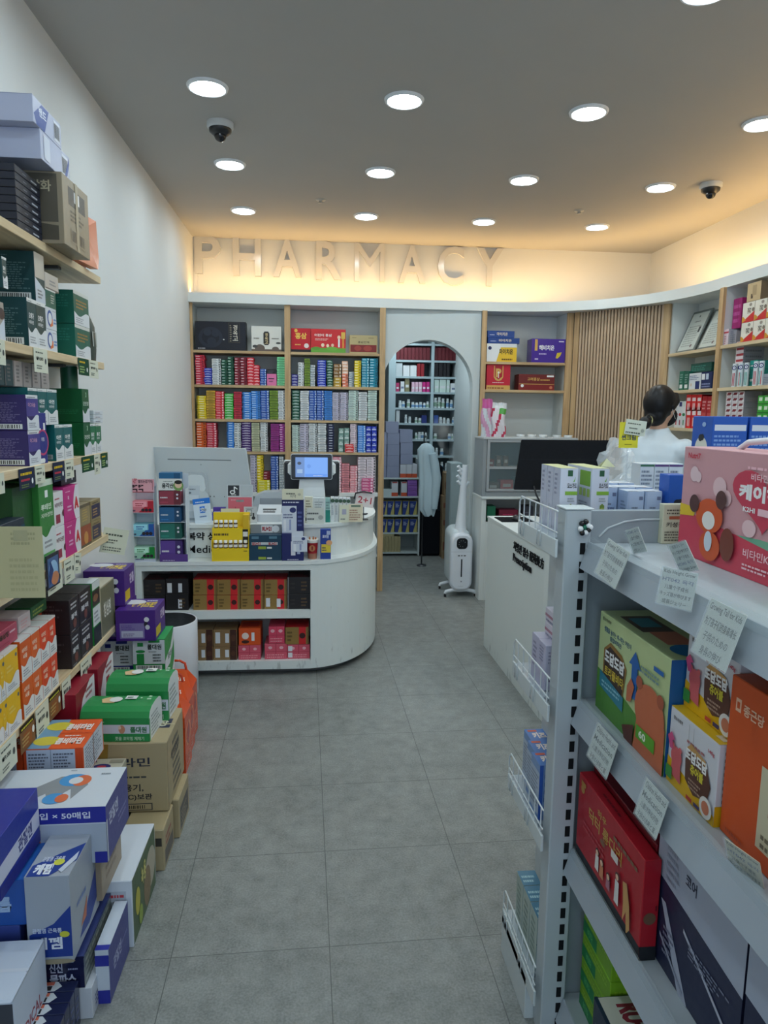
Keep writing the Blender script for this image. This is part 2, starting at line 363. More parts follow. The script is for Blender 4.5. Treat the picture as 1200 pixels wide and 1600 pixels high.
# ceiling lamps on their slightly turned grid
def make_lamp():
    r = empty('ceiling_downlight', (0, 0, 0))
    mb = MB(); mb.lathe([(0.074, 0.0), (0.078, -0.012), (0.088, -0.010), (0.092, 0.0)], 32, (236, 240, 244), 'enamel'); mb.build('trim_ring', r)
    mb = MB(); mb.lathe([(0.0, -0.0075), (0.045, -0.0072), (0.0735, -0.004)], 24, (255, 255, 255), 'lamp_glow', smooth=False); mb.f = [f[::-1] for f in mb.f]; mb.build('diffuser', r)
    return r
lamp0 = make_lamp(); a = 0.0229; first = True
rows_said = {2: 'row nearest the lettered wall', 1: 'middle row', 0: 'front row in the photo', -1: 'row at the top edge of the photo', -2: 'row above the shelf aisle', -3: 'row above the entrance aisle', -4: 'row by the entrance'}
cols_said = ['leftmost', 'second from left', 'third from left', 'rightmost']
for j in (2, 1, 0, -1, -2, -3, -4):
    for i in range(4):
        r = lamp0 if first else copy_tree(lamp0); first = False
        r.location = (-0.486+i*0.88*cos(a)-j*0.95*sin(a), 3.40+i*0.88*sin(a)+j*0.985*cos(a)-(0.03*(j*(j-1)/2) if j > 0 else 0), ZC)
        tag(r, 'round white downlight, %s in the %s' % (cols_said[i], rows_said[j]), 'ceiling light', 'round ceiling downlights')
for k, (x, y) in enumerate(((0.85, 6.65), (1.15, 7.0), (0.9, 7.5))):  # unseen lamps added to brighten the back room and the mist
    r = copy_tree(lamp0); r.location = (x, y, 2.5); tag(r, 'round downlight in the room beyond the arch, %s one' % ['front', 'middle', 'rear'][k], 'ceiling light', 'round ceiling downlights')

# ================================================================== BACK WALL SHELVING
def pc(c, k): return tuple(max(0, min(255, int(v*k))) for v in c)
W_, K_ = (238, 240, 240), (24, 24, 28)
def back_unit(name, label, ups, zs, x_rng, ztop=ZL, Yf=YS, zbot=0.0):
    r = empty(name, ((ups[0][0]+ups[-1][1])/2, Yf, 0), 0, label, 'shelf unit'); ox = r.location.x
    def P(nm, x0, y0, z0, x1, y1, z1, mat): 
        m = MB(); m.box(x0-ox, y0-Yf, z0, x1-ox, y1-Yf, z1, (255, 255, 255), mat); return m.build(nm, r)
    for x0, x1 in ups:
        P('upright', x0, Yf, zbot, x1, Yf+0.02, ztop, 'oak_upright'); P('side_panel', x0+0.006, Yf+0.02, zbot, x1-0.006, 6.225, ztop, 'laminate')
    P('back_panel', x_rng[0], 6.226, zbot, x_rng[1], 6.238, ztop, 'laminate')
    for z, a, b, y in zs: P('shelf', a, y, z-0.021, b, 6.225, z, 'oak_shelf')
    return r
U = [atY(289.5, 560, YS).x, atY(302, 560, YS).x, atY(444.7, 560, YS).x, atY(453.8, 560, YS).x, atY(593.2, 560, YS).x, atY(602, 560, YS).x, atY(752, 560, YS).x, atY(759.3, 560, YS).x, atY(884, 560, YS).x, atY(894, 560, YS).x]
U[0] = XL+0.002
ZS = [atY(372, y, YS).z for y in (547.8, 601.6, 655, 705.5)]
back_unit('wall_shelf_unit', 'built-in wall shelves with oak uprights packed with stacked medicine boxes', [(U[0], U[1]), (U[2], U[3]), (U[4], U[5])],
          [(z, a+0.001, b-0.001, YS+0.004) for z in ZS for a, b in ((U[1], U[2]), (U[3], U[4]))], (U[0], U[5]))
# low worktop cabinet below the shelves
ZW = atY(430, 770, YS-0.02).z
r = empty('low_wall_cabinet', (-0.3, YS, 0), 0, 'white worktop with open compartment below the packed medicine shelves', 'cabinet')
mb = MB(); mb.box(U[1]+0.3+0.001, 0.0, ZW-0.035, U[4]+0.3-0.001, 0.28, ZW, (255,)*3, 'laminate', 0.003); mb.build('worktop', r)
mb = MB(); mb.box(U[1]+0.3+0.001, 0.24, 0, U[4]+0.3-0.001, 0.28, ZW-0.035, (255,)*3, 'laminate'); mb.box(U[1]+0.301, 0.02, 0.30, U[4]+0.299, 0.24, 0.32, (255,)*3, 'laminate'); mb.build('compartment', r)

COLN = {}
def stack(x0, x1, yt, color, n, nm, bay, rowname, k, zrow, style=0, dep=0.11, Y=YS+0.012, zoff=0.0):
    ym = 0.5*(yt+560); X0, X1 = atY(x0, ym, Y).x, atY(x1, ym, Y).x; top = atY((x0+x1)/2, yt, Y).z; z = zrow+zoff
    h = (top-z)/n; wd = (X1-X0)-0.0015; rs = random.Random(int(x0*7+yt)); lt = tuple(int(v+(255-v)*0.72) for v in color) if sum(color) < 600 else pc(color, 0.45); dk = pc(color, 0.62)
    S = [[('r', .06, .3, .5, .62, lt), ('r', .72, .2, .94, .8, dk)], [('r', .1, .25, .9, .5, lt), ('r', .3, .62, .7, .75, lt)], [('r', 0, 0, .16, 1, dk), ('r', .3, .32, .78, .66, lt)],
         [('w', .1, .15, .7, .85, 2, lt), ('r', .78, .15, .95, .85, lt)], [('r', 0, .12, 1, .3, dk), ('w', .25, .4, .9, .9, 2, dk)]][style]
    for i in range(n):
        carton('%s_medicine_box' % nm, wd, dep, h-0.0012, color, {'F': S}, ((X0+X1)/2+rs.uniform(-.0022, .0022), Y+rs.uniform(0, .004), z+i*h), rs.uniform(-.012, .012),
               '%s medicine box, %s from bottom in %s stack from left, %s, %s' % (nm.replace('_', ' '), ORD[i] if i else 'lowest', NTH[k] if k < len(NTH) else 'last', rowname, bay), 'medicine box',
               '%s boxes in %s stack on the %s of the %s' % (nm.replace('_', ' '), NTH[k], rowname, bay), ch=0.0009)
zx = lambda v: v*0.266667+280
zy = lambda v: v*0.266667+450
CR, RD, DR, BL, RB, IN, WH, DG, GR, OL, YE, GO, OR, PK, MG, PU, LI, MI, TE, NA, GY, BR, SA, LB = (205, 48, 72), (222, 40, 56), (132, 24, 44), (30, 84, 178), (32, 56, 182), (44, 40, 132), (226, 230, 232), (22, 84, 62), (62, 178, 66), (120, 150, 44), (236, 206, 30), (206, 164, 56), (226, 98, 34), (226, 120, 170), (160, 48, 140), (70, 34, 110), (206, 200, 220), (206, 226, 218), (18, 136, 164), (24, 30, 70), (160, 170, 176), (140, 98, 46), (240, 140, 110), (66, 140, 226)
A_L = [(93,147,392,CR,12,'crimson',0),(143,190,468,RB,7,'blue',1),(191,243,413,WH,11,'white',3),(246,283,418,DG,9,'dark_green',0),(284,318,402,DG,10,'dark_green',0),(322,357,407,DR,10,'maroon',0),(358,395,405,DR,10,'maroon',0),(396,436,407,RD,9,'red',1),(435,470,452,RD,7,'red',1),(473,510,474,BL,7,'blue',3)]
A_R = [(658,695,505,IN,4,'indigo',1),(697,731,436,WH,9,'white',0),(733,766,413,OL,11,'olive_green',4),(768,796,450,GY,9,'grey',3),(810,860,422,RB,11,'blue',1),(865,900,422,DG,10,'dark_green',1),(903,950,525,GO,3,'gold',2),(955,990,503,SA,4,'salmon',0),(994,1025,490,GY,7,'grey',0),(1027,1066,425,YE,10,'yellow',0),(1069,1113,410,TE,11,'teal',3),(1116,1164,412,TE,11,'teal',0)]
B_L = [(98,154,630,YE,10,'yellow',2),(155,208,600,GO,11,'gold',4),(209,260,605,RD,11,'red',3),(262,314,618,GR,10,'green',1),(316,363,607,CR,12,'crimson',4),(366,419,610,LB,12,'light_blue',2),(421,473,604,LB,13,'light_blue',0),(475,525,600,BL,12,'blue',3),(527,577,600,OL,11,'olive_green',4),(579,619,600,WH,11,'white',3)]
B_R = [(660,705,598,DG,10,'dark_green',1),(708,760,602,WH,13,'white',4),(761,804,600,BL,12,'blue',3),(806,848,600,BL,12,'blue',3),(850,897,602,LB,13,'light_blue',4),(899,943,612,LI,13,'lilac_white',3),(945,990,612,LI,13,'lilac_white',3),(993,1049,600,MI,13,'pale_mint',3),(1052,1103,610,WH,12,'white',4),(1107,1160,600,MI,13,'pale_mint',4)]
C_L = [(95,152,787,OR,11,'orange',0),(155,214,790,CR,12,'crimson',3),(273,316,785,LB,12,'light_blue',2),(318,357,790,WH,12,'white',0),(360,418,785,PU,12,'dark_purple',1),(420,468,790,(200,202,168),12,'cream',4),(472,515,787,WH,12,'white',3),(533,583,795,MG,13,'purple',4),(585,620,795,MG,12,'purple',0)]
C_R = [(660,704,803,MI,12,'pale_mint',3),(706,757,795,LI,12,'lilac_white',0),(759,809,793,WH,12,'white',3),(812,862,793,WH,12,'white',4),(866,908,795,NA,11,'navy',2),(935,965,822,(126,160,150),4,'grey_green',1),(968,998,820,(126,160,150),4,'grey_green',1),(1004,1044,795,(236,216,226),14,'pinkish_white',3),(1048,1095,805,LB,12,'light_blue',3),(1098,1128,810,RB,5,'blue',1),(1130,1160,810,RB,5,'blue',1)]
D_L = [(412,450,980,LI,14,'lilac_white',3),(451,488,980,YE,13,'yellow',0),(490,530,1075,DR,8,'maroon',0),(533,578,985,BL,15,'blue',3),(582,610,987,GY,14,'grey',3)]
D_R = [(902,952,990,(232,150,170),13,'pink',3),(955,1000,1030,(236,150,160),12,'pink',4),(1003,1047,1043,(236,150,160),11,'pink',3),(1050,1099,990,(236,222,230),13,'pinkish_white',4),(1101,1155,990,(236,222,230),13,'pinkish_white',3)]
for rows, bay, rn, z in ((A_L, 'left bay', 'second shelf', ZS[1]), (A_R, 'right bay', 'second shelf', ZS[1]), (B_L, 'left bay', 'third shelf', ZS[2]), (B_R, 'right bay', 'third shelf', ZS[2]),
                         (C_L, 'left bay', 'fourth shelf', ZS[3]), (C_R, 'right bay', 'fourth shelf', ZS[3]), (D_L, 'left bay', 'worktop', ZW), (D_R, 'right bay', 'worktop', ZW)):
    for k, s in enumerate(rows):
        stack(zx(s[0]), zx(s[1]), zy(s[2]), s[3], s[4], s[5], bay, rn, k, z, s[6])
def top_of(zr, zyv, x, Y=YS+0.012): return atY(x, zy(zyv), Y).z-zr
def frontbox(name, x0, y0, x1, zb, Y, dep, base, prims, label, cat='box', rz=0, **k):   # a box whose front fills the pixels x0..x1, top y0, standing on height zb
    P0, P1 = atY(x0, y0, Y), atY(x1, y0, Y)
    return carton(name, P1.x-P0.x, dep, (P0.z+P1.z)/2-zb, base, prims, ((P0.x+P1.x)/2, Y, zb), rz, label, cat, **k)
frontbox('storage_box', zx(514), zy(503), zx(570), ZS[1], YS+.012, .12, PK, {'F': [('r', .15, .55, .75, .62, K_), ('w', .2, .3, .7, .45, 2, K_)]}, 'pink box with a black line, beside the green striped stack')
z0 = atY(zx(540), zy(503), YS+.012).z
frontbox('storage_box', zx(513), zy(475), zx(570), z0, YS+.012, .12, (26, 24, 32), {'F': [('w', .1, .2, .8, .8, 2, (90, 90, 100))]}, 'black box lying on top of the pink box')
stack(zx(572), zx(619), zy(404), (130, 220, 160), 12, 'striped_green', 'left bay', 'second shelf', 11, ZS[1], 4)
stack(zx(905), zx(950), zy(445), BR, 4, 'brown', 'right bay', 'second shelf', 6, atY(zx(925), zy(525), YS+.012).z, 3)
stack(zx(955), zx(990), zy(428), (240, 190, 160), 4, 'peach', 'right bay', 'second shelf', 7, atY(zx(970), zy(503), YS+.012).z, 1)
stack(zx(973), zx(1025), zy(915), (226, 50, 50), 3, 'bright_red', 'right bay', 'fourth shelf', 7, ZS[3], 1, Y=YS-.004, dep=.012)
stack(zx(455), zx(528), zy(1125), (226, 214, 20), 5, 'yellow', 'left bay', 'worktop front', 1, ZW, 3, Y=YS-.012, dep=.02)
stack(zx(1072), zx(1142), zy(1115), (222, 100, 150), 5, 'deep_pink', 'right bay', 'worktop front', 4, ZW, 3, Y=YS-.012, dep=.02)
# display boxes on the top shelf
Z0 = ZS[0]; Yt = YS+0.03
gold = (212, 170, 90)
frontbox('gift_box', zx(92), zy(196), zx(390), Z0, Yt, .10, (20, 24, 38), {'F': [('e', .30, .45, .42, .36, (34, 40, 56)), ('e', .30, .45, .30, .25, (20, 24, 38)), ('e', .24, .62, .13, .12, (40, 46, 62)), ('e', .4, .6, .14, .13, (36, 42, 58)), ('e', .32, .3, .16, .15, (34, 40, 56)), ('r', .655, .28, .88, .97, (70, 62, 52)), ('r', .665, .30, .87, .95, (22, 24, 34)),
   ('t', '경', .79, .72, .17, (226, 220, 205), None, .01, 'c'), ('t', '옥', .79, .53, .17, (226, 220, 205), None, .01, 'c'), ('t', '고', .79, .35, .16, (226, 220, 205), None, .01, 'c'), ('w', .68, .32, .72, .92, 8, (150, 140, 120)), ('w', .05, .05, .25, .12, 1, (180, 180, 185)), ('e', .56, .38, .03, .02, (230, 230, 230))]}, 'large black gift box with dark swirling emblem on top shelf')
frontbox('gift_box', zx(422), zy(224), zx(598), Z0, Yt, .10, (224, 222, 214), {'F': [('r', 0, 0, 1, .09, (104, 90, 82)), ('e', .28, .12, .2, .16, (104, 90, 82)), ('e', .8, .1, .14, .1, (104, 90, 82)), ('e', .12, .2, .1, .06, (70, 70, 70)), ('e', .9, .34, .1, .04, (70, 70, 70)), ('p', [(.40, .32), (.44, .26), (.56, .26), (.60, .32), (.60, .72), (.56, .79), (.44, .79), (.40, .72)], (40, 34, 30)), ('t', '경', .5, .60, .13, (225, 200, 150), None, .02, 'c'), ('t', '옥', .5, .45, .13, (225, 200, 150), None, .02, 'c'), ('t', '고', .5, .31, .12, (225, 200, 150), None, .02, 'c'), ('w', .08, .5, .32, .57, 1, (120, 110, 100)), ('w', .68, .5, .92, .57, 1, (120, 110, 100))]}, 'cream gift box with dark central label on top shelf of the left bay')
frontbox('gift_box', zx(655), zy(236), zx(771), Z0, Yt+.01, .10, (196, 24, 38), {'F': [('r', 0, 0, 1, .12, (30, 24, 26)), ('t', '홍삼', .5, .56, .26, (245, 205, 90), None, .03, 'c'), ('e', .25, .9, .07, .07, (235, 190, 80)), ('e', .78, .28, .1, .1, (235, 225, 220)), ('w', .2, .3, .55, .38, 1, (230, 180, 90))]}, 'red gift box with gold lettering beside the middle upright')
frontbox('gift_box', zx(772), zy(241), zx(976), Z0, Yt, .10, (206, 40, 44), {'F': [('r', 0, 0, 1, .20, (104, 168, 60)), ('e', .15, .18, .18, .07, (92, 156, 52)), ('e', .6, .18, .25, .08, (112, 176, 66)), ('t', '어린이 홍삼', .10, .68, .12, (248, 236, 230), .5, .02), ('w', .12, .52, .5, .62, 2, (240, 200, 190)), ('r', .78, .24, .83, .58, (238, 238, 238)), ('e', .805, .66, .07, .08, (240, 210, 180)), ('e', .34, .32, .07, .08, (250, 220, 190)), ('e', .48, .30, .06, .07, (250, 220, 190)), ('e', .62, .32, .06, .07, (240, 200, 170)), ('r', .90, .2, .95, .6, (226, 150, 60)), ('r', .87, .6, .98, .88, (222, 180, 80))]}, 'wide red gift box with green grass band and small figures')
frontbox('gift_box', zx(998), zy(277), zx(1162), Z0, Yt, .10, (184, 168, 122), {'F': [('r', .03, .08, .97, .48, (128, 36, 34)), ('e', .3, .28, .2, .14, (160, 60, 50)), ('e', .65, .28, .24, .14, (160, 60, 50)), ('t', '홍삼진액', .5, .56, .12, (70, 60, 40), .4, .01, 'c'), ('w', .1, .84, .3, .9, 1, (110, 100, 70)), ('w', .68, .84, .92, .9, 1, (110, 100, 70))]}, 'kraft gift box with dark red lower band on top shelf')
# dark spines in the compartment under the worktop
for k in range(13):
    x = -0.42+k*0.066; c = [(60, 24, 30), (24, 70, 74), (30, 44, 90), (40, 40, 46), (90, 30, 40)][k % 5]
    frontbox('document_file', 0, 0, 1, 0, YS, .1, c, {}, None) if False else tag(carton('document_file', .058, .16, .20-(k % 3)*.015, c, {'F': [('r', .25, .5, .75, .8, pc(c, 1.8))]}, (x, YS+.04, 0.32), 0, '%s file, %s from left in the compartment under the worktop' % (['maroon', 'dark teal', 'navy', 'charcoal', 'wine red'][k % 5], NTH[k]), 'file', 'dark files under the worktop'), None, None)

# ================================================================== RIGHT NICHE OF THE BACK WALL
ZN = [atY(830, 566, YS).z, atY(830, 609.5, YS).z]
back_unit('niche_shelf_unit', 'open oak framed niche with two shelves right of the arch', [(U[6], U[7]), (U[8], U[9])], [(z, U[7]+0.001, U[8]-0.001, YS+0.004) for z in ZN], (U[6], U[9]))
kb = (206, 180, 40)
b0 = atY(765, 558, YS+.02).z
yb = frontbox('carton', 761, 537, 808, ZN[0], YS+.02, .15, (232, 190, 48), {'F': [('p', [(0, 0), (.32, 0), (.5, 1), (0, 1)], (232, 234, 236)), ('r', .45, .8, 1, 1, (225, 228, 230)), ('t', '마이치온', .42, .42, .3, K_, .45, .03), ('e', .1, .75, .1, .1, (30, 40, 90)), ('w', .5, .1, .9, .25, 1, (120, 90, 20))]}, 'yellow and white carton lying on the upper niche shelf under the blue ones')
for i, (xa, xb, ya, yb_) in enumerate(((762.5, 812, 528, 537), (762, 804, 517, 528))):
    z1 = atY(785, yb_, YS+.03).z
    frontbox('carton', xa, ya, xb, z1, YS+.02, .15, (24, 66, 140), {'F': [('t', '마이치온', .35, .3, .5, (230, 215, 190), .4, .02), ('w', .08, .35, .3, .6, 1, (180, 190, 220))]}, ['lower of two flat blue cartons on the yellow and white carton', 'topmost flat blue carton in the niche'][i])
frontbox('carton', 831.5, 529.5, 884, ZN[0], YS+.02, .14, (70, 44, 150), {'F': [('r', .09, .5, .17, .97, gold), ('t', '헤비치온', .22, .52, .22, (240, 240, 245), .45, .03), ('w', .22, .34, .55, .44, 1, (200, 190, 230)), ('p', [(.72, .2), (.76, .42), (.9, .45), (.86, .3), (.78, .18)], (216, 190, 60)), ('r', .8, .87, .95, .92, (220, 215, 235)), ('r', .1, .12, .2, .18, (200, 190, 220))]}, 'shiny purple carton with yellow shape on the upper niche shelf', mat='gloss')
frontbox('carton', 761, 569.5, 798, ZN[1], YS+.02, .14, (196, 28, 52), {'F': [('r', 0, 0, 1, .17, gold), ('w', .05, .04, .95, .13, 1, (130, 60, 40)), ('p', [(.30, .95), (.70, .95), (.70, .5), (.62, .38), (.5, .34), (.38, .38), (.30, .5)], gold), ('p', [(.34, .95), (.66, .95), (.66, .52), (.5, .40), (.34, .52)], (176, 24, 44)), ('t', 'P', .5, .5, .34, gold, None, .05, 'c'), ('p', [(.485, .46), (.515, .46), (.515, .66), (.55, .66), (.5, .75), (.45, .66), (.485, .66)], (245, 240, 230)), ('w', .25, .27, .75, .31, 1, (245, 235, 235))]}, 'crimson and gold carton with a shield emblem on the lower niche shelf')
frontbox('carton', 811, 585, 867, ZN[1], YS+.02, .14, (110, 32, 32), {'F': [('r', 0, .37, 1, .40, gold), ('r', 0, 0, 1, .36, (130, 34, 34)), ('t', '고려홍삼', .24, .60, .2, gold, .34, .02), ('w', .6, .62, .88, .75, 1, gold), ('e', .1, .27, .1, .1, W_), ('e', .9, .18, .1, .1, (210, 120, 90)), ('r', .78, .84, .97, .95, W_)]}, 'dark red oblong carton with gold lettering on the lower niche shelf')

# ================================================================== ARCHED DOORWAY
A0, A1 = atY(597.5, 600, 5.99), atY(738.5, 600, 5.99); cx, ar = (A0.x+A1.x)/2, (A1.x-A0.x)/2; zs_ = atY(668, 531, 5.99).z-ar
mb = MB(); xl, xr = U[5]-0.03, U[6]+0.001; y0, y1 = 5.985, 6.11; n = 28
pts = [(cx-ar, 0)]+[(cx-ar*cos(pi*i/n), zs_+ar*sin(pi*i/n)) for i in range(n+1)]+[(cx+ar, 0)]
for y, fl in ((y0, 0), (y1, 1)):
    for i in range(1, n+1):
        (xa, za), (xb, zb) = pts[i], pts[i+1]
        f = [(xa, y, za), (xb, y, zb), (xb, y, ZL), (xa, y, ZL)]; mb.face(f if not fl else f[::-1], (255,)*3, 'rear_wall_paint')
    for xa, xb in ((cx+ar, xr),):
        f = [(xa, y, 0), (xb, y, 0), (xb, y, ZL), (xa, y, ZL)]; mb.face(f if not fl else f[::-1], (255,)*3, 'rear_wall_paint')
for (xa, za), (xb, zb) in zip(pts, pts[1:]): mb.face([(xa, y0, za), (xb, y0, zb), (xb, y1, zb), (xa, y1, za)][::-1], (255,)*3, 'rear_wall_paint')
struct(mb.build('wall_arch'))
slab('wall_passage_left', 0.36, 6.31, 0, 0.44, 6.5, 2.5, 'rear_wall_paint')
slab('wall_passage_right', 1.52, 6.31, 0, 1.60, 8.75, 2.5, 'rear_wall_paint')

# ================================================================== BACK ROOM
YR = 7.8
vx = [atY(x, 620, YR).x for x in (607, 618, 673, 677.5, 727, 736)]
hl = [537, 563, 588.5, 612.5, 637.5, 661.5, 686.5, 712, 736]
hz = [atY(672, y, YR).z for y in hl]
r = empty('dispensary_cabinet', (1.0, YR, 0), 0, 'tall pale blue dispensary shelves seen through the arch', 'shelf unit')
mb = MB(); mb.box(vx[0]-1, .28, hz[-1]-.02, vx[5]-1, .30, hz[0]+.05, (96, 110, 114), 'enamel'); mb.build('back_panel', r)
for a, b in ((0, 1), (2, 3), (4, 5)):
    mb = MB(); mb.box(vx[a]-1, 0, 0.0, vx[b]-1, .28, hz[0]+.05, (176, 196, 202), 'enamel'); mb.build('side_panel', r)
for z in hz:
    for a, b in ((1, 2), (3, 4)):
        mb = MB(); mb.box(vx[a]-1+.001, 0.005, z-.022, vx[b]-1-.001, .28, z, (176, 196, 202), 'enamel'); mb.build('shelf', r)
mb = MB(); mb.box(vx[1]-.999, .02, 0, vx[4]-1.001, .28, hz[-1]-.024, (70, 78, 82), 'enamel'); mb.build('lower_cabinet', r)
def rbox(x0, x1, yt, row, c, nm, label, prims=None, cat='box', Y=YR+.02, dep=.14, **k):
    return frontbox(nm, x0, yt, x1, hz[row], Y, dep, c, prims or {}, label, cat, **k)
for k in range(9): rbox(619.5+k*5.9, 625+k*5.9, 543, 1, (98, 20, 32), 'binder', 'dark red binder, %s from left on the top left dispensary shelf' % NTH[k], {'F': [('r', .42, .1, .58, .9, (120, 36, 46))]}, 'binder', group='dark red binders on the top dispensary shelves')
for k in range(8): rbox(678.5+k*5.9, 684+k*5.9, 543, 1, (98, 20, 32), 'binder', 'dark red binder, %s from left on the top right dispensary shelf' % NTH[k], {'F': [('r', .42, .1, .58, .9, (120, 36, 46))]}, 'binder', group='dark red binders on the top dispensary shelves')
row2 = [(619, 629, 567, (196, 206, 210), 'pale grey'), (630, 640, 571, WH, 'white'), (641, 651, 571, WH, 'white'), (652, 657, 568, (150, 30, 40), 'red'), (658, 663, 568, (150, 30, 40), 'red'),
        (679, 685, 566, (28, 24, 30), 'black'), (686, 692, 566, (28, 24, 30), 'black'), (693, 697.5, 566, (28, 24, 30), 'black'), (698, 703, 566, (28, 24, 30), 'black'), (719, 726, 568, (150, 30, 40), 'red')]
for k, (a, b, yt, c, n_) in enumerate(row2): rbox(a, b, yt, 2, c, 'carton', '%s carton, %s from left on the second dispensary shelf' % (n_, NTH[k]), group='cartons on the second dispensary shelf')
row3 = [(619, 624, 598, (190, 60, 110), 'pink'), (626, 632, 596, WH, 'white'), (633, 640, 590, (140, 134, 100), 'olive brown'), (643.5, 648, 597, (230, 190, 210), 'pink and white'), (649, 653.5, 597, (230, 190, 210), 'pink and white'), (654.5, 659.5, 597, (230, 190, 210), 'pink and white'), (660.5, 665.5, 597, (200, 40, 130), 'magenta'), (666.5, 671.5, 597, (200, 40, 130), 'magenta'),
        (679, 686, 593, MI, 'pale green'), (687, 697, 593, MI, 'pale green'), (698, 703, 593, MI, 'pale green'), (704, 718, 599, WH, 'white'), (719, 725, 600, (90, 120, 90), 'green')]
for k, (a, b, yt, c, n_) in enumerate(row3):
    rbox(a, b, yt, 3, c, 'carton', '%s carton, %s from left on the third dispensary shelf' % (n_, NTH[k] if k < 12 else 'last'), {'F': [('r', .15, .3, .85, .5, WH if n_ != 'white' else (120, 130, 160))]}, group='cartons on the third dispensary shelf')
def bottle(x, row, hpx, rpx, c, label, Y=YR+.06):
    z = hz[row]; p0 = atY(x, hl[row]-1, Y); rr = rpx/FPX*Y; h = hpx/FPX*Y; mb = MB()
    mb.lathe([(rr, 0), (rr, h*.68), (rr*.75, h*.76), (rr*.62, h*.78)], 12, c, 'enamel'); mb.lathe([(rr*.8, h*.78), (rr*.8, h), (0, h)], 12, pc(c, 1.05), 'enamel'); mb.lathe([(rr*1.01, h*.15), (rr*1.01, h*.55)], 12, [(120, 160, 200), (200, 210, 214), (150, 180, 160)][int(x) % 3], 'matte')
    o = mb.build('pill_bottle'); o.location = (p0.x, Y, z); tag(o, label, 'bottle', 'white bottles on the dispensary shelves')
rs = random.Random(5)
brow = {4: [(625, 11), (630, 10), (638, 13), (645, 9), (651, 8), (657, 9), (663, 8), (668, 10), (680, 16), (686, 17), (692, 15), (699, 15), (705, 13), (711, 12), (717, 9), (723, 13)],
        5: [(634, 13), (640, 10), (650, 9), (656, 8), (688, 10), (694, 9), (700, 8), (708, 10), (715, 9), (722, 11)],
        6: [(650, 10), (655, 11), (660, 11), (665, 10), (676+4, 9), (702, 9), (707, 9), (712, 8), (717, 9), (722, 14)], 7: [(682, 12), (690, 11), (712, 10), (718, 12), (723, 10)], 8: [(684, 12), (690, 14), (697, 12), (704, 10), (712, 13), (720, 12)]}
for row, L in brow.items():
    for k, (x, hp) in enumerate(L): bottle(x, row, hp, rs.uniform(2.1, 2.8), (222, 230, 232), 'white pill bottle, %s from left on the %s dispensary shelf' % (NTH[k], {4: 'fourth', 5: 'fifth', 6: 'sixth', 7: 'seventh', 8: 'eighth'}[row]))
rbox(659, 667, 649, 5, (34, 50, 120), 'carton', 'navy carton on the fifth dispensary shelf, left half'); rbox(678, 685, 649, 5, (34, 80, 160), 'carton', 'blue carton on the fifth dispensary shelf, right half')
rbox(619, 624.5, 641, 5, (210, 216, 218), 'carton', 'narrow white carton at the left end of the fifth dispensary shelf')
# low white shelf in the passage
pS = atZ(655, 868.5, 0); YP = pS.y; sx1 = pS.x; sx0 = sx1-0.62
zP = [atY(640, y, YP).z for y in (746.5, 775.5, 804.5, 832, 862.5)]
r = empty('passage_shelf', (sx0, YP, 0), 0, 'low white shelf rack with purple grey boxes piled on top behind the arch', 'shelf unit')
dS = 0.30
mb = MB(); mb.box(.6, 0, 0, .62, dS, atY(655, 718, YP).z, (214, 224, 224), 'enamel', .006); mb.build('side_panel', r)
mb = MB(); mb.box(0, 0, 0, .02, dS, atY(655, 718, YP).z, (214, 224, 224), 'enamel', .006); mb.build('side_panel', r)
mb = MB(); mb.box(.02, dS-.01, 0, .6, dS, zP[0], (160, 170, 172), 'enamel'); mb.build('back_panel', r)
for z in zP:
    mb = MB(); mb.box(.0205, 0.004, z-.018, .5995, dS-.011, z, (200, 212, 212), 'enamel'); mb.build('shelf', r)
def pbox(x0, x1, yt, yb, c, nm, label, prims=None, cat='box', row=None, dep=.2, Yo=.01, **k):
    zb = zP[row] if row is not None else atY((x0+x1)/2, yb, YP+Yo).z
    return frontbox(nm, x0, yt, x1, zb, YP+Yo, dep, c, prims or {}, label, cat, **k)
G2 = (150, 156, 182)
cx_ = lambda v: v/6+580
c680 = lambda v: v/6+680
c520 = lambda v: v/6+520
grey_boxes = [(108, 143, 290, 400), (146, 265, 290, 400), (108, 146, 190, 290), (150, 266, 190, 290), (275, 392, 180, 272), (108, 146, 90, 190), (152, 268, 87, 190), (275, 392, 70, 180), (110, 150, -30, 90), (152, 268, -18, 87), (270, 390, -52, 70), (138, 260, -128, -18)]
for k, (a, b, t, q) in enumerate(grey_boxes):
    pbox(cx_(a), cx_(b)-.3, c680(t), c680(q), G2, 'plain_carton', 'plain purple grey carton %s in the pile on the passage shelf' % ['at bottom left edge', 'bottom, second from left', 'second level, left edge', 'second level, middle', 'second level, right', 'third level, left edge', 'third level, middle', 'third level, right', 'fourth level, left edge', 'fourth level, middle', 'topmost at right', 'topmost of all'][k], {'F': [('r', 0, .985, 1, 1, pc(G2, .8))]}, row=0 if k < 2 else None, group='purple grey cartons piled on the passage shelf')
for k, (a, b) in enumerate(((272, 329), (331, 384), (386, 431))): pbox(cx_(a), cx_(b), c680(275), 0, (206, 208, 216), 'carton', 'white carton with orange foot, %s of the three beside the grey pile' % ['left', 'middle', 'right'][k], {'F': [('r', 0, 0, 1, .3, (206, 84, 50))]}, row=0, group='orange banded cartons')
for k, (a, b) in enumerate(((192, 252), (282, 336))): pbox(cx_(a), cx_(b), c680(437), 0, (210, 212, 218), 'carton', 'white carton with orange foot on the second passage shelf, %s' % ['left one', 'next to the purple cartons'][k], {'F': [('r', 0, 0, 1, .25, (206, 84, 50)), ('r', .1, .9, .9, 1, (160, 60, 60))]}, row=1)
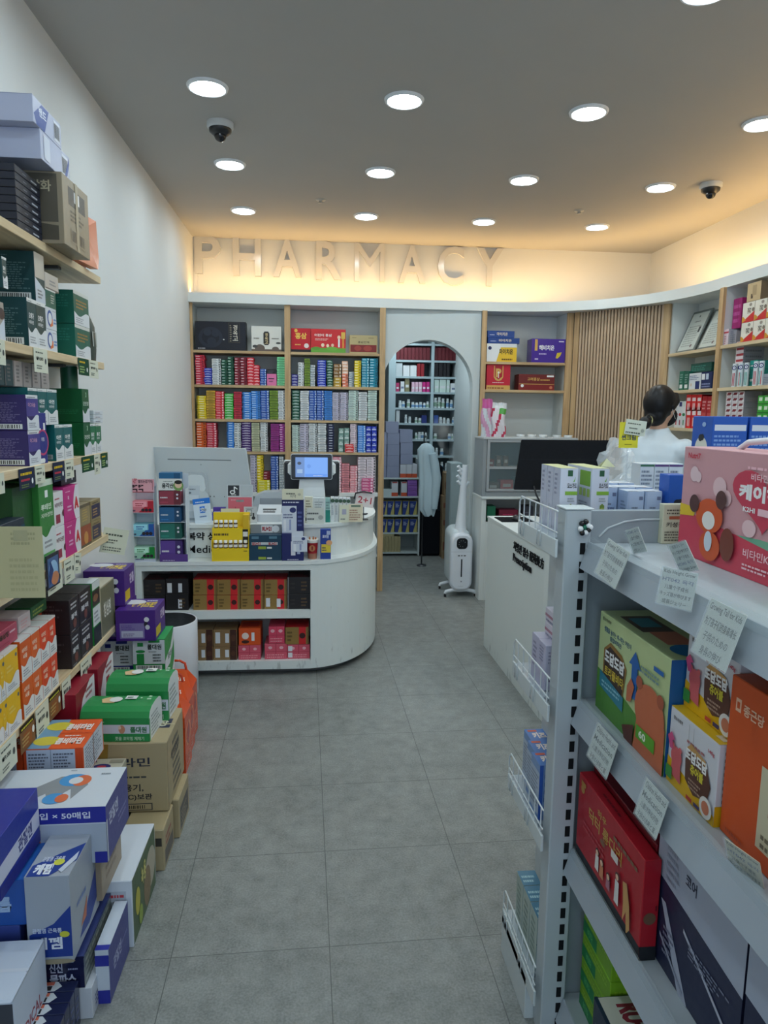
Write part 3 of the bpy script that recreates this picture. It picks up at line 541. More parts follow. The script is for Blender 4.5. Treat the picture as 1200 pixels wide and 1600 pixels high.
for k in range(3): pbox(cx_(341), cx_(431), c680(522-k*50), c680(570-k*50), (142, 92, 176), 'carton', 'purple carton, %s of three on the second passage shelf' % ['lowest', 'middle', 'topmost'][k], {'F': [('r', .1, .3, .9, .4, (110, 60, 150))]}, row=1 if k == 0 else None, group='purple cartons')
pbox(cx_(110), cx_(190), c680(508), 0, (200, 214, 216), 'carton', 'flat pale carton at the left of the second passage shelf', row=1)
for rr_, yt in ((2, 618), (3, 787)):
    for k, (a, b) in enumerate(((103, 150), (153, 216), (223, 286), (295, 355), (362, 430))):
        pbox(cx_(a), cx_(b), c680(yt), 0, (190, 180, 110), 'carton', 'blue and yellow carton, %s from left on the %s passage shelf' % (NTH[k], ['third', 'fourth'][rr_-2]), {'F': [('p', [(0, 1), (.95, 1), (.45, 0), (0, 0)], (28, 56, 130)), ('w', .12, .55, .7, .85, 3, (200, 210, 230))]}, row=rr_, dep=.12, group='blue and yellow cartons on the passage shelf')
for k in range(6): pbox(cx_(103+k*29), cx_(130+k*29), c680(950), 0, (178, 166, 124), 'carton', 'thin kraft carton, %s from left on the lowest passage shelf' % NTH[k], {'F': [('r', .42, .1, .58, .9, (140, 126, 90))]}, row=4, dep=.16, group='kraft cartons on the lowest passage shelf')
pbox(cx_(103), cx_(215), c680(925), c680(949), (186, 174, 130), 'carton', 'kraft carton lying across the thin kraft cartons')
# cardboard cartons standing behind the humidifier
YK = 7.3
zk = 0
for k, (a, b, yt) in enumerate(((665, 758, 895), (668, 758, 730), (670, 756, 570), (690, 762, 355))):
    zt = atY(cx_(a), c680(yt), YK).z
    X0, X1 = atY(cx_(a), c680(yt), YK).x, atY(cx_(b), c680(yt), YK).x
    carton('cardboard_box', X1-X0, .3, zt-zk, (160, 136, 104), {'F': [('r', .1, .3, .7, .6, (140, 90, 70)), ('r', .47, 0, .53, 1, (176, 152, 118))]}, ((X0+X1)/2, YK, zk), 0, 'brown cardboard box, %s in the stack beyond the arch' % ORD[k] if k < 3 else 'topmost brown cardboard box in the stack beyond the arch', group='cardboard boxes stacked beyond the arch'); zk = zt
mb = MB(); mb.box(-.06, 0, 0, .06, .25, 1.05, (176, 190, 192), 'enamel', .01); mb.box(-.05, -.004, .1, .05, 0, .95, (190, 204, 206), 'enamel'); o = mb.build('waste_panel'); o.name = 'folded_screen'; p = atY(cx_(790), c680(700), 7.0); o.location = (p.x, 7.0, 0); tag(o, 'pale narrow panel standing beside the cardboard boxes', 'panel')
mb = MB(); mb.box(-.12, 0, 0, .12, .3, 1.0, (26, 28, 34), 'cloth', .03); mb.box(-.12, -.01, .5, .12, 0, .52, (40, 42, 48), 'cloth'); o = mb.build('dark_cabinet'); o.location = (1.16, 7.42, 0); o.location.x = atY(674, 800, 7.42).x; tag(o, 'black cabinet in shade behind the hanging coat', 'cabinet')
# hanging white coat
def coat():
    Yc = 6.75; ring = [(515, 72, .02), (515, 90, .06), (512, 130, .13), (515, 200, .15), (525, 330, .16), (535, 450, .15), (532, 580, .14), (530, 690, .12), (545, 750, .10)]
    half = [10, 42, 74, 78, 80, 86, 80, 74, 46]; mb = MB(); V = []; n = 40
    for j, ((x, y, _), hw) in enumerate(zip(ring, half)):
        c = atY(cx_(x), c680(y), Yc); hx = hw/6/FPX*Yc
        for k in range(n):
            a = 2*pi*k/n; f = 1+0.10*sin(a*7+j*.5)*min(1, j/3)+.05*sin(a*11+j)
            V.append((c.x+hx*cos(a)*f, Yc+hx*.62*sin(a)*f, c.z+.012*sin(a*5+j)*min(1, j/2)))
    F = [(j*n+k, j*n+(k+1) % n, (j+1)*n+(k+1) % n, (j+1)*n+k) for j in range(len(ring)-1) for k in range(n)]
    F = [f[::-1] for f in F]
    mb.mesh(V, F, (196, 214, 222), 'cloth', True); mb.mesh(V[:n], [tuple(range(n))], (196, 214, 222), 'cloth'); mb.mesh(V[-n:], [tuple(range(n))], (170, 190, 198), 'cloth')
    o = mb.build('hanging_coat'); tag(o, 'pale blue white coat hanging beyond the arch above the passage shelf', 'coat')
    c = atY(cx_(585), c680(250), Yc-.06); mb = MB(); P = [atY(cx_(x), c680(y), Yc-.05) for x, y in ((575, 170), (592, 260), (612, 400), (600, 560), (590, 690))]
    mb.tube(P, .035, 10, (190, 208, 216), 'cloth', rr=[.035, .045, .045, .04, .03]); mb.build('sleeve', o)
    mb = MB(); h = atY(cx_(515), c680(60), Yc); mb.tube([(h.x, Yc, h.z-.02), (h.x, Yc, h.z+.03), (h.x+.01, Yc+.02, h.z+.05)], .004, 6, (150, 150, 150), 'metal'); mb.build('hanger_hook', o); mb = MB(); mb.tube([(h.x+.01, Yc+.2, .02), (h.x+.01, Yc+.2, h.z+.10)], .007, 10, (34, 36, 40), 'enamel'); mb.lathe([(.05, 0), (.045, .012), (0, .014)], 24, (60, 62, 66), 'enamel', c=(h.x+.01, Yc+.2, 0)); mb.tube([(h.x+.01, Yc+.2, h.z+.06), (h.x, Yc+.02, h.z+.045)], .008, 8, (60, 62, 66), 'enamel'); tag(mb.build('coat_stand'), 'dark slim coat stand behind the hanging coat', 'coat stand')
coat()

# ================================================================== ROUNDED SERVICE COUNTER
CX, CY = -0.08, 4.72
def foot(Yf, rx, n=18, yb=5.05, xl=XL+0.002):
    ry = CY-Yf; P = [(xl, Yf)]+[(CX+rx*sin(pi/2*i/n), CY-ry*cos(pi/2*i/n)) for i in range(n+1)]+[(CX+rx, yb), (xl, yb)]
    return P
ZA, ZBt = 0.69, 0.885
YF, XO0, XO1 = 4.0, -0.995, -0.042
r = empty('service_counter', (CX, CY, 0), 0, 'white rounded service counter with two open shelves and a raised top', 'counter')
mb = MB(); mb.M = Matrix.Translation((-CX, -CY, 0)); P = foot(YF, .475)
for x0, x1, z0, z1 in ((P[0][0], XO0, .04, .668), (XO1, CX, .04, .668)) if XO1 < CX else ((P[0][0], XO0, .04, .668),): mb.face([(x0, YF, z0), (x1, YF, z0), (x1, YF, z1), (x0, YF, z1)], (255,)*3, 'scuffed_laminate')
CXf = XO1
for z0, z1 in ((.04, .09), (.348, .396), (.635, .668)): mb.face([(XO0, YF, z0), (CXf, YF, z0), (CXf, YF, z1), (XO0, YF, z1)], (255,)*3, 'scuffed_laminate')
Q = [(XO1, YF+.0007)]+[p for p in P[2:-1] if p[0] > XO1+.005]
for (xa, ya), (xb, yb) in zip(Q, Q[1:]): mb.face([(xa, ya, .04), (xb, yb, .04), (xb, yb, .668), (xa, ya, .668)], (255,)*3, 'scuffed_laminate', True)
mb.face([(XL+.002, 5.05, .04), (XL+.002, 5.05, .668), (CX+.475, 5.05, .668), (CX+.475, 5.05, .04)], (255,)*3, 'laminate')
mb.build('body', r)
mb = MB(); mb.M = Matrix.Translation((-CX, -CY, 0)); yb = 4.34
for z0, z1 in ((.09, .348), (.396, .635)):
    mb.face([(XO0, yb, z0), (XO1, yb, z0), (XO1, yb, z1), (XO0, yb, z1)], (255,)*3, 'laminate')
    mb.face([(XO0, YF, z0), (XO1, YF, z0), (XO1, yb, z0), (XO0, yb, z0)], (255,)*3, 'laminate'); mb.face([(XO0, YF, z1), (XO0, yb, z1), (XO1, yb, z1), (XO1, YF, z1)], (255,)*3, 'laminate')
    mb.face([(XO0, YF, z0), (XO0, yb, z0), (XO0, yb, z1), (XO0, YF, z1)], (255,)*3, 'laminate'); mb.face([(XO1, YF, z0), (XO1, YF, z1), (XO1, yb, z1), (XO1, yb, z0)], (255,)*3, 'laminate')
mb.build('shelf_compartment', r)
mb = MB(); mb.M = Matrix.Translation((-CX, -CY, 0)); mb.prism(foot(YF-.006, .481), .668, ZA, (255,)*3, 'laminate'); mb.build('ledge', r)
mb = MB(); mb.M = Matrix.Translation((-CX, -CY, 0)); mb.prism(foot(4.12, .455), ZA, ZBt-.02, (255,)*3, 'laminate', cap=False); mb.build('riser', r)
mb = MB(); mb.M = Matrix.Translation((-CX, -CY, 0)); mb.prism(foot(4.105, .468), ZBt-.02, ZBt, (255,)*3, 'laminate'); mb.build('countertop', r)
mb = MB(); mb.M = Matrix.Translation((-CX, -CY, 0)); mb.prism(foot(4.07, .42), 0, .04, (255,)*3, 'plinth_paint', cap=False); mb.build('plinth', r)
def letters3d(name, text, p0, p1, z0, h, depth, col, parent=None, bold=.03, mat='matte', off=0.0):
    # letters standing on a vertical plane that runs from p0 to p1 (xy), facing its right-hand side
    GV, GF, ar = glyphs(text, bold, 3); d = Vector((p1[0]-p0[0], p1[1]-p0[1])); L = d.length; d /= L; nrm = Vector((d.y, -d.x)); k = L/ar
    mb = MB()
    P = lambda x, y, t: (p0[0]+d.x*x*k+nrm.x*(t+off), p0[1]+d.y*x*k+nrm.y*(t+off), z0+y*h)
    mb.mesh([P(x, y, depth) for x, y in GV], GF, col, mat)
    ec = {}
    for f in GF:
        for a, b in zip(f, f[1:]+f[:1]): ec[(a, b)] = 1
    for (a, b) in ec:
        if (b, a) not in ec: A, B = GV[a], GV[b]; mb.face([P(*A, 0), P(*B, 0), P(*B, depth), P(*A, depth)], col, mat)
    return mb.build(name, parent)
def rel(o, root): o.location = -root.location; return o
q0, q1 = atY(293, 842, 4.12), atY(352, 842, 4.12)
rel(letters3d('lettering', '복약 상담', (q0.x, 4.12), (q0.x+.215, 4.12), atY(300, 844, 4.12).z, .047, .004, K_, None, .02), r).parent = r
rel(letters3d('lettering', 'Medication', (q0.x-.002, 4.12), (q0.x+.30, 4.12), atY(300, 864, 4.12).z, .045, .004, K_, None, .006), r).parent = r

# boxes on the counter's open shelves (pixel columns measured on the photograph)
gx = lambda v: v*.25833+190
gy = lambda v: v*.25833+860
GOLD = {'F': [('r', .58, 0, .88, 1, (206, 34, 40)), ('e', .73, .5, .17, .17, (60, 20, 20)), ('w', .08, .2, .3, .85, 3, (90, 70, 30)), ('r', .93, 0, 1, 1, (120, 94, 50))], 'T': [('r', 0, 0, 1, 1, (190, 30, 40))]}
GOLDL = {'F': GOLD['F']+[('r', .08, .18, .26, .8, (222, 224, 230)), ('r', .55, .15, .72, .75, (222, 224, 230))], 'T': GOLD['T']}
BLK = {'F': [('w', .6, .2, .9, .85, 3, (92, 70, 44)), ('w', .12, .3, .4, .8, 2, (50, 44, 42)), ('r', 0, 0, .05, 1, (120, 120, 120))], 'T': [('w', .1, .1, .9, .9, 3, (110, 40, 40))]}
BLKL = {'F': [('r', .07, .1, .27, .72, (214, 216, 222)), ('r', .55, .12, .72, .7, (214, 216, 222))], 'T': BLK['T']}
KR = {'F': [('r', .70, 0, .98, 1, (66, 36, 26)), ('e', .84, .5, .15, .2, (84, 50, 36)), ('r', .08, .2, .28, .85, (218, 222, 228)), ('r', .5, .22, .66, .78, (218, 222, 228))]}
PKP = {'F': [('r', .0, .48, 1, .52, (190, 60, 84)), ('r', .48, 0, .52, 1, (190, 60, 84)), ('e', .25, .75, .12, .1, (240, 180, 190)), ('e', .75, .75, .12, .1, (240, 180, 190)), ('w', .1, .1, .9, .4, 2, (238, 150, 160))]}
ORP = {'F': [('e', .3, .55, .2, .2, (240, 220, 210)), ('r', .58, .25, .72, .75, (226, 226, 230)), ('e', .3, .2, .22, .1, (60, 30, 20))], 'T': [('r', .1, .2, .9, .8, (196, 50, 30))]}
def cbox(x0, x1, yt, yb, z, c, pr, nm, label, dep=.16, Y=4.03, **k):
    if z is None: z = atY(gx((x0+x1)/2), gy(yb), Y).z+.0005
    return frontbox(nm, gx(x0), gy(yt), gx(x1), z, Y, dep, c, pr, label, 'box', **k)
s1, s2 = .3962, .0902
BK, GD, KF, PP = (30, 26, 28), (146, 116, 60), (140, 112, 76), (214, 88, 108)
cbox(118, 262, 275, 0, s1, BK, BLK, 'tonic_box', 'black tonic box at bottom left corner of the upper counter shelf'); cbox(118, 262, 178, 274, None, BK, BLK, 'tonic_box', 'black tonic box with bronze print, top left on the upper counter shelf')
cbox(265, 403, 266, 0, s1, BK, {'F': [BLKL['F'][1], BLK['F'][0]], 'T': []}, 'tonic_box', 'black tonic box with one white label, just above the bin lid'); cbox(265, 403, 172, 265, None, BK, BLKL, 'tonic_box', 'black tonic box with two white labels on the upper counter shelf')
for k, (a, b) in enumerate(((432, 575), (577, 717), (720, 859), (862, 1000))):
    w_ = ['leftmost', 'second from left', 'third from left', 'rightmost'][k]
    cbox(a, b, 271, 0, s1, GD, GOLDL if k == 3 else GOLD, 'ginseng_box', 'gold and red box, lower row, %s of four, upper counter shelf' % w_, group='gold and red boxes'); cbox(a, b, 176, 270, None, GD, GOLD, 'ginseng_box', 'gold and red box, upper row, %s of four, upper counter shelf' % w_, group='gold and red boxes')
cbox(1004, 1141, 264, 0, s1, BK, BLK, 'tonic_box', 'black tonic box, lower one at the right end of the upper counter shelf', Y=4.02); cbox(1004, 1141, 162, 263, None, BK, BLK, 'tonic_box', 'black tonic box, upper one at the right end of the upper counter shelf', Y=4.02)
for k, (a, b) in enumerate(((412, 552), (555, 697))):
    w_ = ['beside the bin', 'next to the orange box'][k]
    cbox(a, b, 583, 0, s2, KF, KR, 'kraft_box', 'kraft box with brown side band, lower row, %s' % w_); cbox(a, b, 480, 582, None, KF, KR, 'kraft_box', 'kraft box with brown side band, upper row, %s' % w_)
cbox(706, 841, 575, 0, s2, PP, PKP, 'pink_carton', 'pink wrapped carton under the orange box on the lower counter shelf'); cbox(708, 840, 472, 573, None, (222, 84, 30), ORP, 'orange_box', 'orange box with a white round emblem on the lower counter shelf')
cbox(865, 1000, 565, 0, s2, PP, PKP, 'pink_carton', 'pink wrapped carton under the smaller pink one on the lower counter shelf'); cbox(889, 985, 462, 563, None, (220, 70, 100), PKP, 'pink_carton', 'smaller pink carton in clear wrap, second from the right of the upper row')
cbox(1003, 1138, 570, 0, s2, PP, {'F': PKP['F']+[('r', .03, .1, .22, .45, (225, 225, 230)), ('r', .03, .55, .22, .92, (225, 225, 230))]}, 'pink_carton', 'pink wrapped carton with two white barcodes, under the gold box'); cbox(990, 1131, 464, 568, None, GD, GOLD, 'ginseng_box', 'gold and red box at the right end of the lower counter shelf')

# ---- things on the low ledge
def tiered_display(name, label, x0, x1, ybot, tiers, Y, dep, header=None, base=None, side=(200, 40, 50)):
    # a cardboard display whose tiers hold small boxes; tiers = list of (ytop, ybottom, colour, prims)
    P0, P1 = atY(x0, ybot, Y), atY(x1, ybot, Y); w_ = P1.x-P0.x; xc = (P0.x+P1.x)/2; zb = ZA
    r = empty(name, (xc, Y, zb), 0, label, 'display stand')
    H = atY((x0+x1)/2, tiers[0][0], Y).z-zb
    mb = MB(); mb.box(-w_/2, dep-.003, 0, w_/2, dep, H, (214, 220, 228)); mb.box(w_/2-.002, 0.01, 0, w_/2, dep-.003, H*.96, (206, 214, 222)); mb.box(-w_/2, 0.01, 0, -w_/2+.002, dep-.003, H*.96, (206, 214, 222))
    if base: z1 = atY((x0+x1)/2, base[0], Y).z-zb; mb.box(-w_/2-.001, 0, 0, w_/2+.001, .004, max(.01, z1), base[1])
    mb.build('tray', r)
    return r, w_, xc, zb, H
# left blister display
r, w_, xc, zb, H = tiered_display('blister_display', 'cardboard tiered display with pink, blue and green boxes at the counter left end', 199, 243, 884, [(756, 770)], 3.998, .085, base=(873, (206, 212, 226)))
Yd = 3.998
tiersA = [(790, 820, (222, 120, 134), (186, 30, 50)), (823, 848, (90, 160, 200), (24, 80, 160)), (853, 873, (60, 170, 100), (20, 130, 60))]
for k, (ya, yb_, c, c2) in enumerate([(783, 801, (226, 130, 140), (186, 30, 50)), (819, 838, (130, 196, 210), (30, 90, 170)), (855, 873, (170, 214, 190), (20, 140, 60))]):
    z0 = atY(220, yb_, Yd).z; z1 = atY(220, ya, Yd).z
    carton('dose_box', w_-.006, .07, z1-z0, c, {'F': [('p', [(.45, 0), (1, 0), (1, .5), (.7, .5)], c2), ('r', .8, .0, 1, 1, c2), ('r', .04, .5, .76, .95, tuple(min(255, v+40) for v in c)), ('w', .35, .55, .7, .9, 2, c2)]+[('e', .62+.13*q, .22, .14, .14, (40, 30, 40)) for q in range(3)]+[('w', .05, .1, .4, .35, 1, (60, 60, 90))], 'R': [('r', 0, 0, 1, 1, (190, 40, 50)), ('r', .2, .1, .8, .8, (220, 180, 190))]},
           (xc, Yd+.005, z0), 0, ['pink and red box on the top tier of the left counter display', 'pale blue box on the middle tier of the left counter display', 'green and white box on the lowest tier of the left counter display'][k], 'box')
    mb = MB(); mb.box(-w_/2, 0, z0-zb-.002, w_/2, .08, z0-zb-.0005, (220, 226, 232)); mb.build('tier', r)
z0, z1 = atY(222, 770, Yd).z-zb, atY(222, 749, Yd).z-zb
mb = MB(); mb.box(-w_/2+.004, .012, z0, w_/2+.004, .015, z1, (230, 170, 180)); draw(mb, (-w_/2+.004, .012, z0), (w_, 0, 0), (0, 0, z1-z0), (0, -1, 0), [('r', 0, 0, 1, .06, (150, 30, 50)), ('t', '콜콜', .12, .62, .42, (190, 30, 50), .3, .05), ('t', '똑똑', .22, .08, .5, (60, 30, 40), .42, .06), ('t', '잘드는감기약', .44, .7, .25, (70, 50, 60), .5, .02), ('r', .93, .2, .96, .9, (190, 120, 130))]); mb.build('header_card', r)
mb = MB(); draw(mb, (-w_/2, -.0015, 0), (w_, 0, 0), (0, 0, .04), (0, -1, 0), [('w', .3, .3, .7, .6, 1, (90, 100, 130))]); mb.build('print', r)
# second display: tower of coloured boxes
Yd = 3.998; P0, P1 = atY(251, 870, Yd), atY(284, 870, Yd); w_ = P1.x-P0.x; xc = (P0.x+P1.x)/2; zb = ZA
r = empty('box_display', (xc, Yd, zb), 0, 'white cardboard display tower holding maroon, blue, green and purple boxes', 'display stand')
H = atY(268, 739, Yd).z-zb
mb = MB(); mb.box(-w_/2-.002, .10, 0, w_/2+.03, .103, H-.01, (214, 220, 226)); mb.box(w_/2+.027, .0, 0, w_/2+.03, .1, H*.82, (208, 216, 222)); mb.box(-w_/2-.003, .0, 0, -w_/2-.001, .1, H*.82, (208, 216, 222)); mb.build('tray', r)
mb = MB(); z1 = atY(268, 866, Yd).z-zb; mb.box(-w_/2-.004, -.004, 0, w_/2+.034, 0, max(.012, z1), (92, 62, 140)); draw(mb, (-w_/2, -.004, 0), (w_, 0, 0), (0, 0, .02), (0, -1, 0), [('w', .1, .3, .9, .7, 1, (200, 190, 220))]); mb.build('base_band', r)
for k, (ya, yb_, c, nm) in enumerate([(766, 789, (150, 60, 76), 'maroon'), (793, 816, (40, 98, 146), 'blue'), (818, 842, (40, 116, 104), 'teal green'), (845, 869, (96, 66, 150), 'purple')]):
    z0 = atY(268, yb_, Yd).z if k < 3 else ZA+.001; z1 = atY(268, ya, Yd).z
    carton('pill_box', w_, .09, z1-z0, c, {'F': [('r', .7, 0, 1, 1, pc(c, .72)), ('w', .06, .45, .4, .62, 1, (230, 230, 235)), ('w', .06, .15, .5, .25, 1, pc(c, 1.4)), ('e', .86, .7, .07, .07, (220, 220, 230)), ('e', .86, .45, .07, .07, (220, 220, 230))], 'R': [('r', .1, .2, .3, .9, pc(c, 1.4))]}, (xc, Yd+.004, z0), 0, '%s box in the white counter display tower' % nm, 'box')
    mb = MB(); mb.box(-w_/2-.001, -.002, z0-zb-.002, w_/2+.027, .1, z0-zb-.0005, (222, 228, 232)) if k < 3 else mb.box(-w_/2, .09, 0, w_/2, .095, .004, (220, 220, 225)); mb.build('tier', r)
z0 = atY(268, 766, Yd).z; zt = atY(268, 739, Yd).z
carton('pill_box', w_, .07, zt-z0-.001, (36, 104, 150), {'F': [('r', .7, 0, 1, 1, (28, 84, 124)), ('w', .1, .3, .6, .7, 2, (160, 190, 210))]}, (xc, Yd+.02, z0), 0, 'blue box standing at the very top of the display tower', 'box')
mb = MB(); zh0, zh1 = z0-zb-.005, atY(268, 748, Yd).z-zb; mb.box(-w_/2, .004, zh0, w_/2+.012, .006, zh1, (226, 228, 224)); draw(mb, (-w_/2, .004, zh0), (w_+.012, 0, 0), (0, 0, zh1-zh0), (0, -1, 0), [('t', '용각산', .14, .22, .42, (30, 36, 34), .5, .04), ('w', .2, .75, .6, .85, 1, (110, 120, 115)), ('e', .84, .42, .4, .4, (120, 160, 90)), ('e', .84, .5, .28, .26, (236, 200, 170)), ('e', .84, .72, .3, .16, (40, 36, 30))]); mb.build('header_card', r)
# yellow display of little brown bottles
def bottle_display():
    Yd = 4.0; P0, P1 = atY(331, 872, Yd), atY(389, 872, Yd); w_ = P1.x-P0.x; xc = (P0.x+P1.x)/2
    r = empty('bottle_display', (xc, Yd, ZA), 0, 'yellow cardboard display holding two rows of small brown bottles', 'display stand')
    Y_ = (238, 204, 26); z = lambda y: atY(360, y, Yd).z-ZA
    mb = MB()
    mb.box(-w_/2, 0, 0, w_/2, .10, z(857), Y_); mb.box(-w_/2, .035, z(857), w_/2, .10, z(827), Y_); mb.box(-w_/2, .09, z(827), w_/2, .10, z(804), Y_)
    mb.box(-w_/2, 0, z(857), -w_/2+.003, .035, z(843), Y_); mb.box(w_/2-.003, 0, z(857), w_/2, .035, z(843), Y_)
    mb.box(w_/2-.034, .03, z(827), w_/2-.001, .09, z(806), (222, 180, 30)); mb.build('box', r)
    mb = MB(); draw(mb, (-w_/2, .035, z(843)), (w_, 0, 0), (0, 0, z(828)-z(843)), (0, -1, 0), [('w', .05, .3, .5, .75, 1, (90, 70, 20)), ('r', .82, -.6, .97, .95, (30, 24, 18)), ('r', .83, .2, .96, .7, (236, 234, 226))]); draw(mb, (-w_/2, 0, 0), (w_, 0, 0), (0, 0, z(857)), (0, -1, 0), [('w', .86, .75, .97, .9, 1, (120, 90, 20))]); mb.build('print', r)
    proto = None
    for row, (n, zz, yy, xw) in enumerate(((7, z(857), .018, w_-.012), (5, z(827), .055, w_*.66))):
        for k in range(n):
            x = -w_/2+.006+xw*(k+.5)/n
            if proto is None:
                mb = MB(); R_ = .0118
                mb.lathe([(R_, 0), (R_, .024), (R_*.7, .030)], 14, (70, 36, 22), 'gloss'); mb.lathe([(R_*1.02, .005), (R_*1.02, .021)], 14, (236, 234, 228), 'print'); mb.lathe([(R_*.85, .029), (R_*.85, .044), (0, .044)], 14, (240, 238, 232), 'enamel')
                proto = mb.build('medicine_bottle')
                o = proto
            else: o = proto.copy(); COL.objects.link(o)
            o.location = (xc+x, Yd+yy, ZA+zz+.0003)
            tag(o, 'tiny brown bottle with white cap, %s from left in the %s row of yellow display' % (NTH[k], ['front', 'rear'][row]), 'bottle', 'small brown bottles in the yellow display')
bottle_display()
# dark teal display box with a sunken top
Yd = 4.008; P0, P1 = atY(389.5, 871, Yd), atY(440, 871, Yd); w_ = P1.x-P0.x; xc = (P0.x+P1.x)/2; z = lambda y: atY(415, y, Yd).z-ZA
r = empty('counter_display', (xc, Yd, ZA), 0, 'dark teal box display beside the yellow bottle display on the ledge', 'display stand')
mb = MB(); mb.box(-w_/2, 0, 0, w_/2, .09, z(836), (16, 60, 84), ch=.001); draw(mb, (-w_/2, 0, 0), (w_, 0, 0), (0, 0, z(836)), (0, -1, 0), [('r', .08, .62, .88, .72, (200, 205, 205)), ('t', 'RU+21', .1, .6, .12, (170, 40, 50), .25, .05), ('t', 'RU+21', .6, .6, .12, (170, 40, 50), .25, .05), ('r', .28, .45, .52, .56, (150, 170, 60)), ('r', .28, .05, .52, .15, (150, 170, 60)), ('r', .55, .47, .7, .54, (225, 228, 225)), ('r', .55, .07, .7, .13, (225, 228, 225)), ('r', .08, .85, .3, .95, (90, 130, 150)), ('r', .62, .86, .86, .95, (90, 130, 150))])
mb.build('box', r)
mb = MB(); mb.box(-w_/2+.004, .06, z(836), w_/2-.004, .064, z(822), (140, 146, 150)); draw(mb, (-w_/2+.004, .06, z(836)), (w_-.008, 0, 0), (0, 0, z(822)-z(836)), (0, -1, 0), [('r', .35, .1, .72, .9, (230, 230, 230)), ('t', 'RU+21', .38, .25, .5, (170, 30, 40), .3, .06), ('e', .82, .5, .4, .4, (230, 232, 234))]); mb.build('header_card', r)
# navy toothpaste-like display with tube pictures
Yd = 4.0; P0, P1 = atY(440.5, 874, Yd), atY(474.5, 874, Yd); w_ = P1.x-P0.x; xc = (P0.x+P1.x)/2; z = lambda y: atY(458, y, Yd).z-ZA
r = empty('tube_display', (xc, Yd, ZA), 0, 'tall navy display with white tube boxes and a cream card on top', 'display stand')
NV = (26, 34, 96)
mb = MB(); mb.box(-w_/2, 0, 0, w_/2, .075, z(834), NV); mb.box(-w_/2, .04, z(834), w_/2, .075, z(782), NV)
draw(mb, (-w_/2, 0, 0), (w_, 0, 0), (0, 0, z(834)), (0, -1, 0), [('r', .42, .2, .62, .72, (226, 228, 236)), ('r', .7, .25, .84, .75, (180, 190, 220)), ('w', .25, .03, .8, .09, 1, (200, 200, 220)), ('r', .45, .75, .98, 1.1, (214, 220, 232))])
draw(mb, (-w_/2, .04, z(834)), (w_, 0, 0), (0, 0, z(782)-z(834)), (0, -1, 0), [('w', .05, .9, .95, .97, 1, (220, 220, 235)), ('w', .72, .2, .95, .7, 4, (90, 100, 160))]); mb.build('box', r)
for nm, a, b, c_, d_, yy in (('tube_picture', 440, 463, 792, 834, .034), ('tube_picture', 456, 480, 838, 862, -.004)):
    mb = MB(); Xa, Xb = atY(a, c_, Yd).x-xc, atY(b, c_, Yd).x-xc; mb.box(Xa, yy, z(d_), Xb, yy+.004, z(c_), (214, 220, 232)); draw(mb, (Xa, yy, z(d_)), (Xb-Xa, 0, 0), (0, 0, z(c_)-z(d_)), (0, -1, 0), [('w', .1, .55, .8, .75, 2, (90, 100, 140)), ('e', .75, .85, .12, .1, (40, 50, 110)), ('r', .1, .05, .28, .5, (236, 238, 244)), ('r', .5, .1, .62, .5, (150, 160, 200))]); mb.build(nm, r)
mb = MB(); mb.box(-w_/2+.002, .03, z(782), w_/2-.002, .033, z(765), (226, 222, 196)); draw(mb, (-w_/2, .03, z(782)), (w_, 0, 0), (0, 0, z(765)-z(782)), (0, -1, 0), [('w', .2, .5, .7, .75, 1, (90, 90, 80)), ('t', '치약', .38, .2, .28, (60, 60, 60)), ('e', .8, .5, .15, .12, (190, 188, 170))]); mb.build('note_card', r)
# red paper cup, small blue box
p = atY(488, 855, 4.03); mb = MB(); mb.lathe([(.026, 0), (.033, .098), (.0335, .1)], 24, (168, 30, 40), 'print'); mb.lathe([(.0345, .097), (.036, .112), (.0345, .118), (.030, .112), (0, .108)], 24, (226, 222, 214)); mb.lathe([(.0264, .0005), (.0287, .034)], 24, (170, 116, 92))
mb.M = Matrix.Translation((0, 0, 0)); draw(mb, (-.016, -.0315, .045), (.030, 0, 0), (0, -.0022, .042), (0, -1, 0), [('e', .5, .5, .42, .45, (196, 130, 84)), ('p', [(.38, .3), (.5, .18), (.62, .3), (.66, .7), (.5, .85), (.34, .7)], (140, 24, 34))])
o = mb.build('paper_cup'); o.location = (p.x, p.y+.035, ZA); tag(o, 'red paper cup with white rim and emblem standing on the counter ledge', 'cup')
for k in range(5):
    mb = MB(); mb.tube([(0, 0, 0), (.004*cos(k*1.3), .004*sin(k*1.3), .03)], .005, 6, (190, 120, 80), 'matte'); q = mb.build('candy_stick'); q.location = (p.x+.016*cos(k*1.26), p.y+.035+.016*sin(k*1.26), ZA+.097); tag(q, 'brown wrapped sweet in the red paper cup', 'sweet', 'wrapped sweets in the red cup')
frontbox('small_carton', 500.5, 827, 517, ZA, 4.04, .035, (34, 62, 150), {'F': [('r', .1, .22, .98, .5, (226, 200, 60)), ('t', '포비딘', .2, .7, .12, (220, 225, 240), .6, .03), ('w', .15, .28, .7, .44, 2, (40, 50, 90)), ('e', .84, .55, .1, .09, (230, 170, 120)), ('r', .6, .82, .95, .95, (180, 190, 220))]}, 'slim blue carton with yellow band beside the red cup', 'box')

